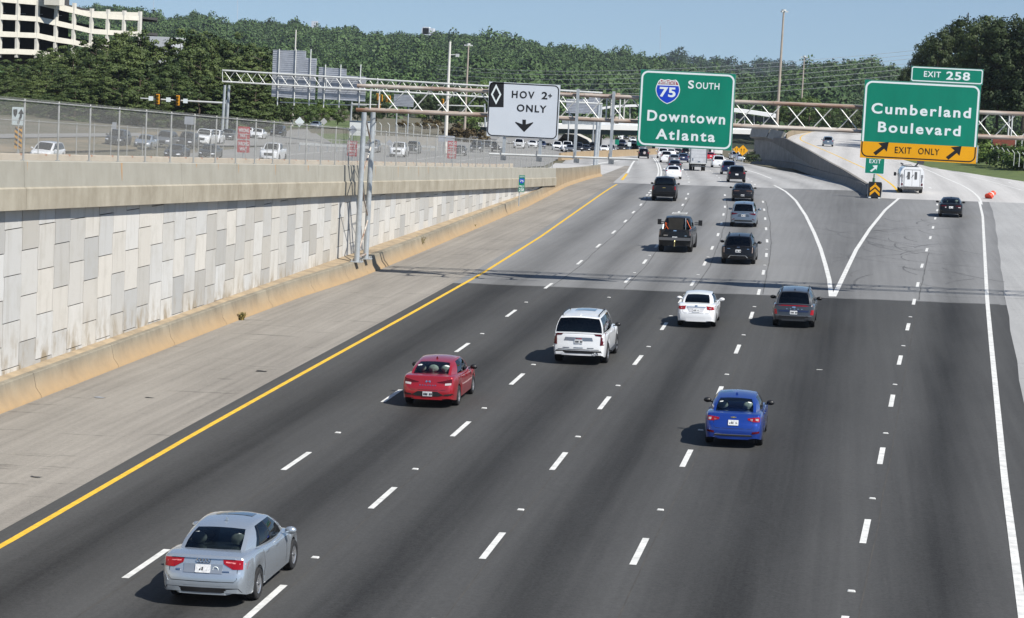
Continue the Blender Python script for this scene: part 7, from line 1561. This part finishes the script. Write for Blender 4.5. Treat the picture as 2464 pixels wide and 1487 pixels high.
o = bpy.data.objects.new('netting', me); col.objects.link(o); o.parent = t
fp2 = [at(2388+i*12.5, 386+i*3.2, 318-i*2.5) for i in range(8)]
t = empty('security_fence', tuple(fp2[0]), label='short wire fence with angled post tops at the right frame edge above the grass', cat='fence'); FO = Vector(fp2[0])
for p in fp2: MB().path([Vector(p)-FO, Vector(p)-FO+Vector((0, 0, 1.7)), Vector(p)-FO+Vector((-.35, 0, 2.1))], .05, 5).build('post', M_steel_w, t)
tr_ = empty('trailer', tuple(at(868, 327, 350)), label='white box trailer parked behind the near gantry leg', cat='trailer'); k_ = 350/F_PX
MB().box((0, 1.2, 1.1), (58*k_, 2.4, 2.2)).build('box', P_white, tr_); MB().box((0, 1.2, 2.24), (58*k_+.1, 2.5, .1)).build('roof_edge', P_navy, tr_)
q = at(2412, 366, 335); t = empty('red_hopper', tuple(q), label='rusty red steel frame among the bushes at the right edge', cat='metal frame'); MB().box((0, 0, 1.35), (3.2, 1.6, 1.1)).build('tank', mat('rust_red', (.22, .06, .04), .8, var=.3, scale=2), t)
for sx in (-1.7, 1.7, 2.6, 4.2): MB().box((sx, -.6, .9), (.14, .14, 2.2)).build('frame_post', M_steel_w, t)
MB().box((1.2, -.6, 2.0), (6, .16, .16)).build('top_beam', mat('rust_red', (.22, .06, .04)), t)
q = at(2342, 385, 300); MB_ = MB().box((0, .4, 1.1), (1.0, .8, 2.2)).build('control_cabinet', M_steel, loc=q-np.array([0, 0, .3])); tag(MB_, 'grey roadside control cabinet by the lower right corner of the exit sign', 'cabinet')
# guard rails and pale roads seen beyond the opposite carriageway
for px0, y0, px1, y1, Yv, lb_ in ((150, 318, 640, 322, 330, 'thin guard rail in front of the pines on the left'), (720, 349, 900, 352, 262, 'guard rail running behind the WRONG WAY signs'), (905, 348, 1050, 352, 330, 'guard rail along the foot of the low wall')):
    A_, C_ = at(px0, y0, Yv), at(px1, y1, Yv+ (10 if px0 < 200 else 0)); t = empty('guard_rail', tuple(A_), label=lb_, cat='guard rail'); d = Vector(C_)-Vector(A_); MB().box(tuple(d/2), (d.length, .06, .30), rz=math.atan2(d.y, d.x)).build('beam', M_steel_w, t)
    for k in range(9): MB().box(tuple(d*(k/8)+Vector((0, .1, -.35))), (.12, .12, .8)).build('post', M_steel, t)
# opposite carriageway and its side roads: pale pavement on the left ground
def px_sheet(name, quad, m, lift=.05, n=14):
    (a, b_, c_, d_) = quad; rows = []
    for i in range(n+1):
        v = i/n; r2 = []
        for j in range(n+1):
            u = j/n; px = a[0]*(1-u)*(1-v)+b_[0]*u*(1-v)+c_[0]*u*v+d_[0]*(1-u)*v; py = a[1]*(1-u)*(1-v)+b_[1]*u*(1-v)+c_[1]*u*v+d_[1]*(1-u)*v
            q = hit(px, py, gz); r2.append((q[0], q[1], gz(q[0], q[1])+lift))
        rows.append(r2)
    o = MB().grid(rows).build(name, m, recalc=False); o['kind'] = 'structure'; return o
M_nb = pave('opposite_road', (.24, .235, .225), 0, .5, .5, crack=.3)
V = []
sheet('opposite_road', ysteps(90, 430, 10)+ysteps(450, 1300, 40), lambda y: xc(y)-lerp_pts([(90, 56), (200, 58), (300, 58), (420, 52), (600, 48), (1300, 46)], y), lambda y: xc(y)-lerp_pts([(90, 30), (230, 30), (300, 21.8), (420, 20.5), (1300, 20.3)], y), gz, [M_nb], 14, .0, None)
for q_ in ([(430, 352), (700, 352), (640, 330), (560, 332)], [(560, 346), (800, 346), (760, 322), (640, 322)], [(640, 334), (760, 334), (740, 312), (700, 313)]): px_sheet('side_road', q_, M_nb, .08)
px_sheet('grass', [(660, 345), (900, 346), (880, 322), (700, 322)], M_grass, .03)
px_sheet('grass', [(690, 308), (880, 310), (870, 292), (715, 290)], M_grass, .12)
M_tan = mat('dry_bank', (.26, .20, .125), .95, base2=(.10, .09, .05), scale=.35, stretch=(1, .35, 1), bump=.4)
px_sheet('bank', [(-40, 372), (330, 362), (330, 331), (-40, 338)], M_tan, .12); px_sheet('side_road', [(-40, 336), (340, 330), (340, 322), (-40, 326)], M_nb, .14); px_sheet('bank', [(330, 334), (560, 331), (545, 318), (330, 320)], M_tan, .14)
wm = MB()
for P_ in ([(1000, 385), (1080, 374), (1180, 366)], [(1100, 388), (1200, 376), (1330, 366)], [(560, 392), (700, 372), (860, 358)]):
    pxrib(wm, P_, .18, gz)
tag(wm.build('lane_markings', M_white, recalc=False), kind='structure')

# ---- the air: a thin even haze round the whole scene
hz = MB().box((0, 2500, 60), (9000, 5900, 300)).build('haze', bpy.data.materials.new('haze')); tag(hz, kind='stuff'); hm = hz.data.materials[0]; hm.use_nodes = True; hm.node_tree.nodes.clear()
ho = hm.node_tree.nodes.new('ShaderNodeOutputMaterial'); hv = hm.node_tree.nodes.new('ShaderNodeVolumePrincipled'); hv.inputs['Color'].default_value = (.80, .88, 1, 1); hv.inputs['Density'].default_value = 5.0e-5; hv.inputs['Anisotropy'].default_value = .2
hm.node_tree.links.new(hv.outputs[0], ho.inputs['Volume'])
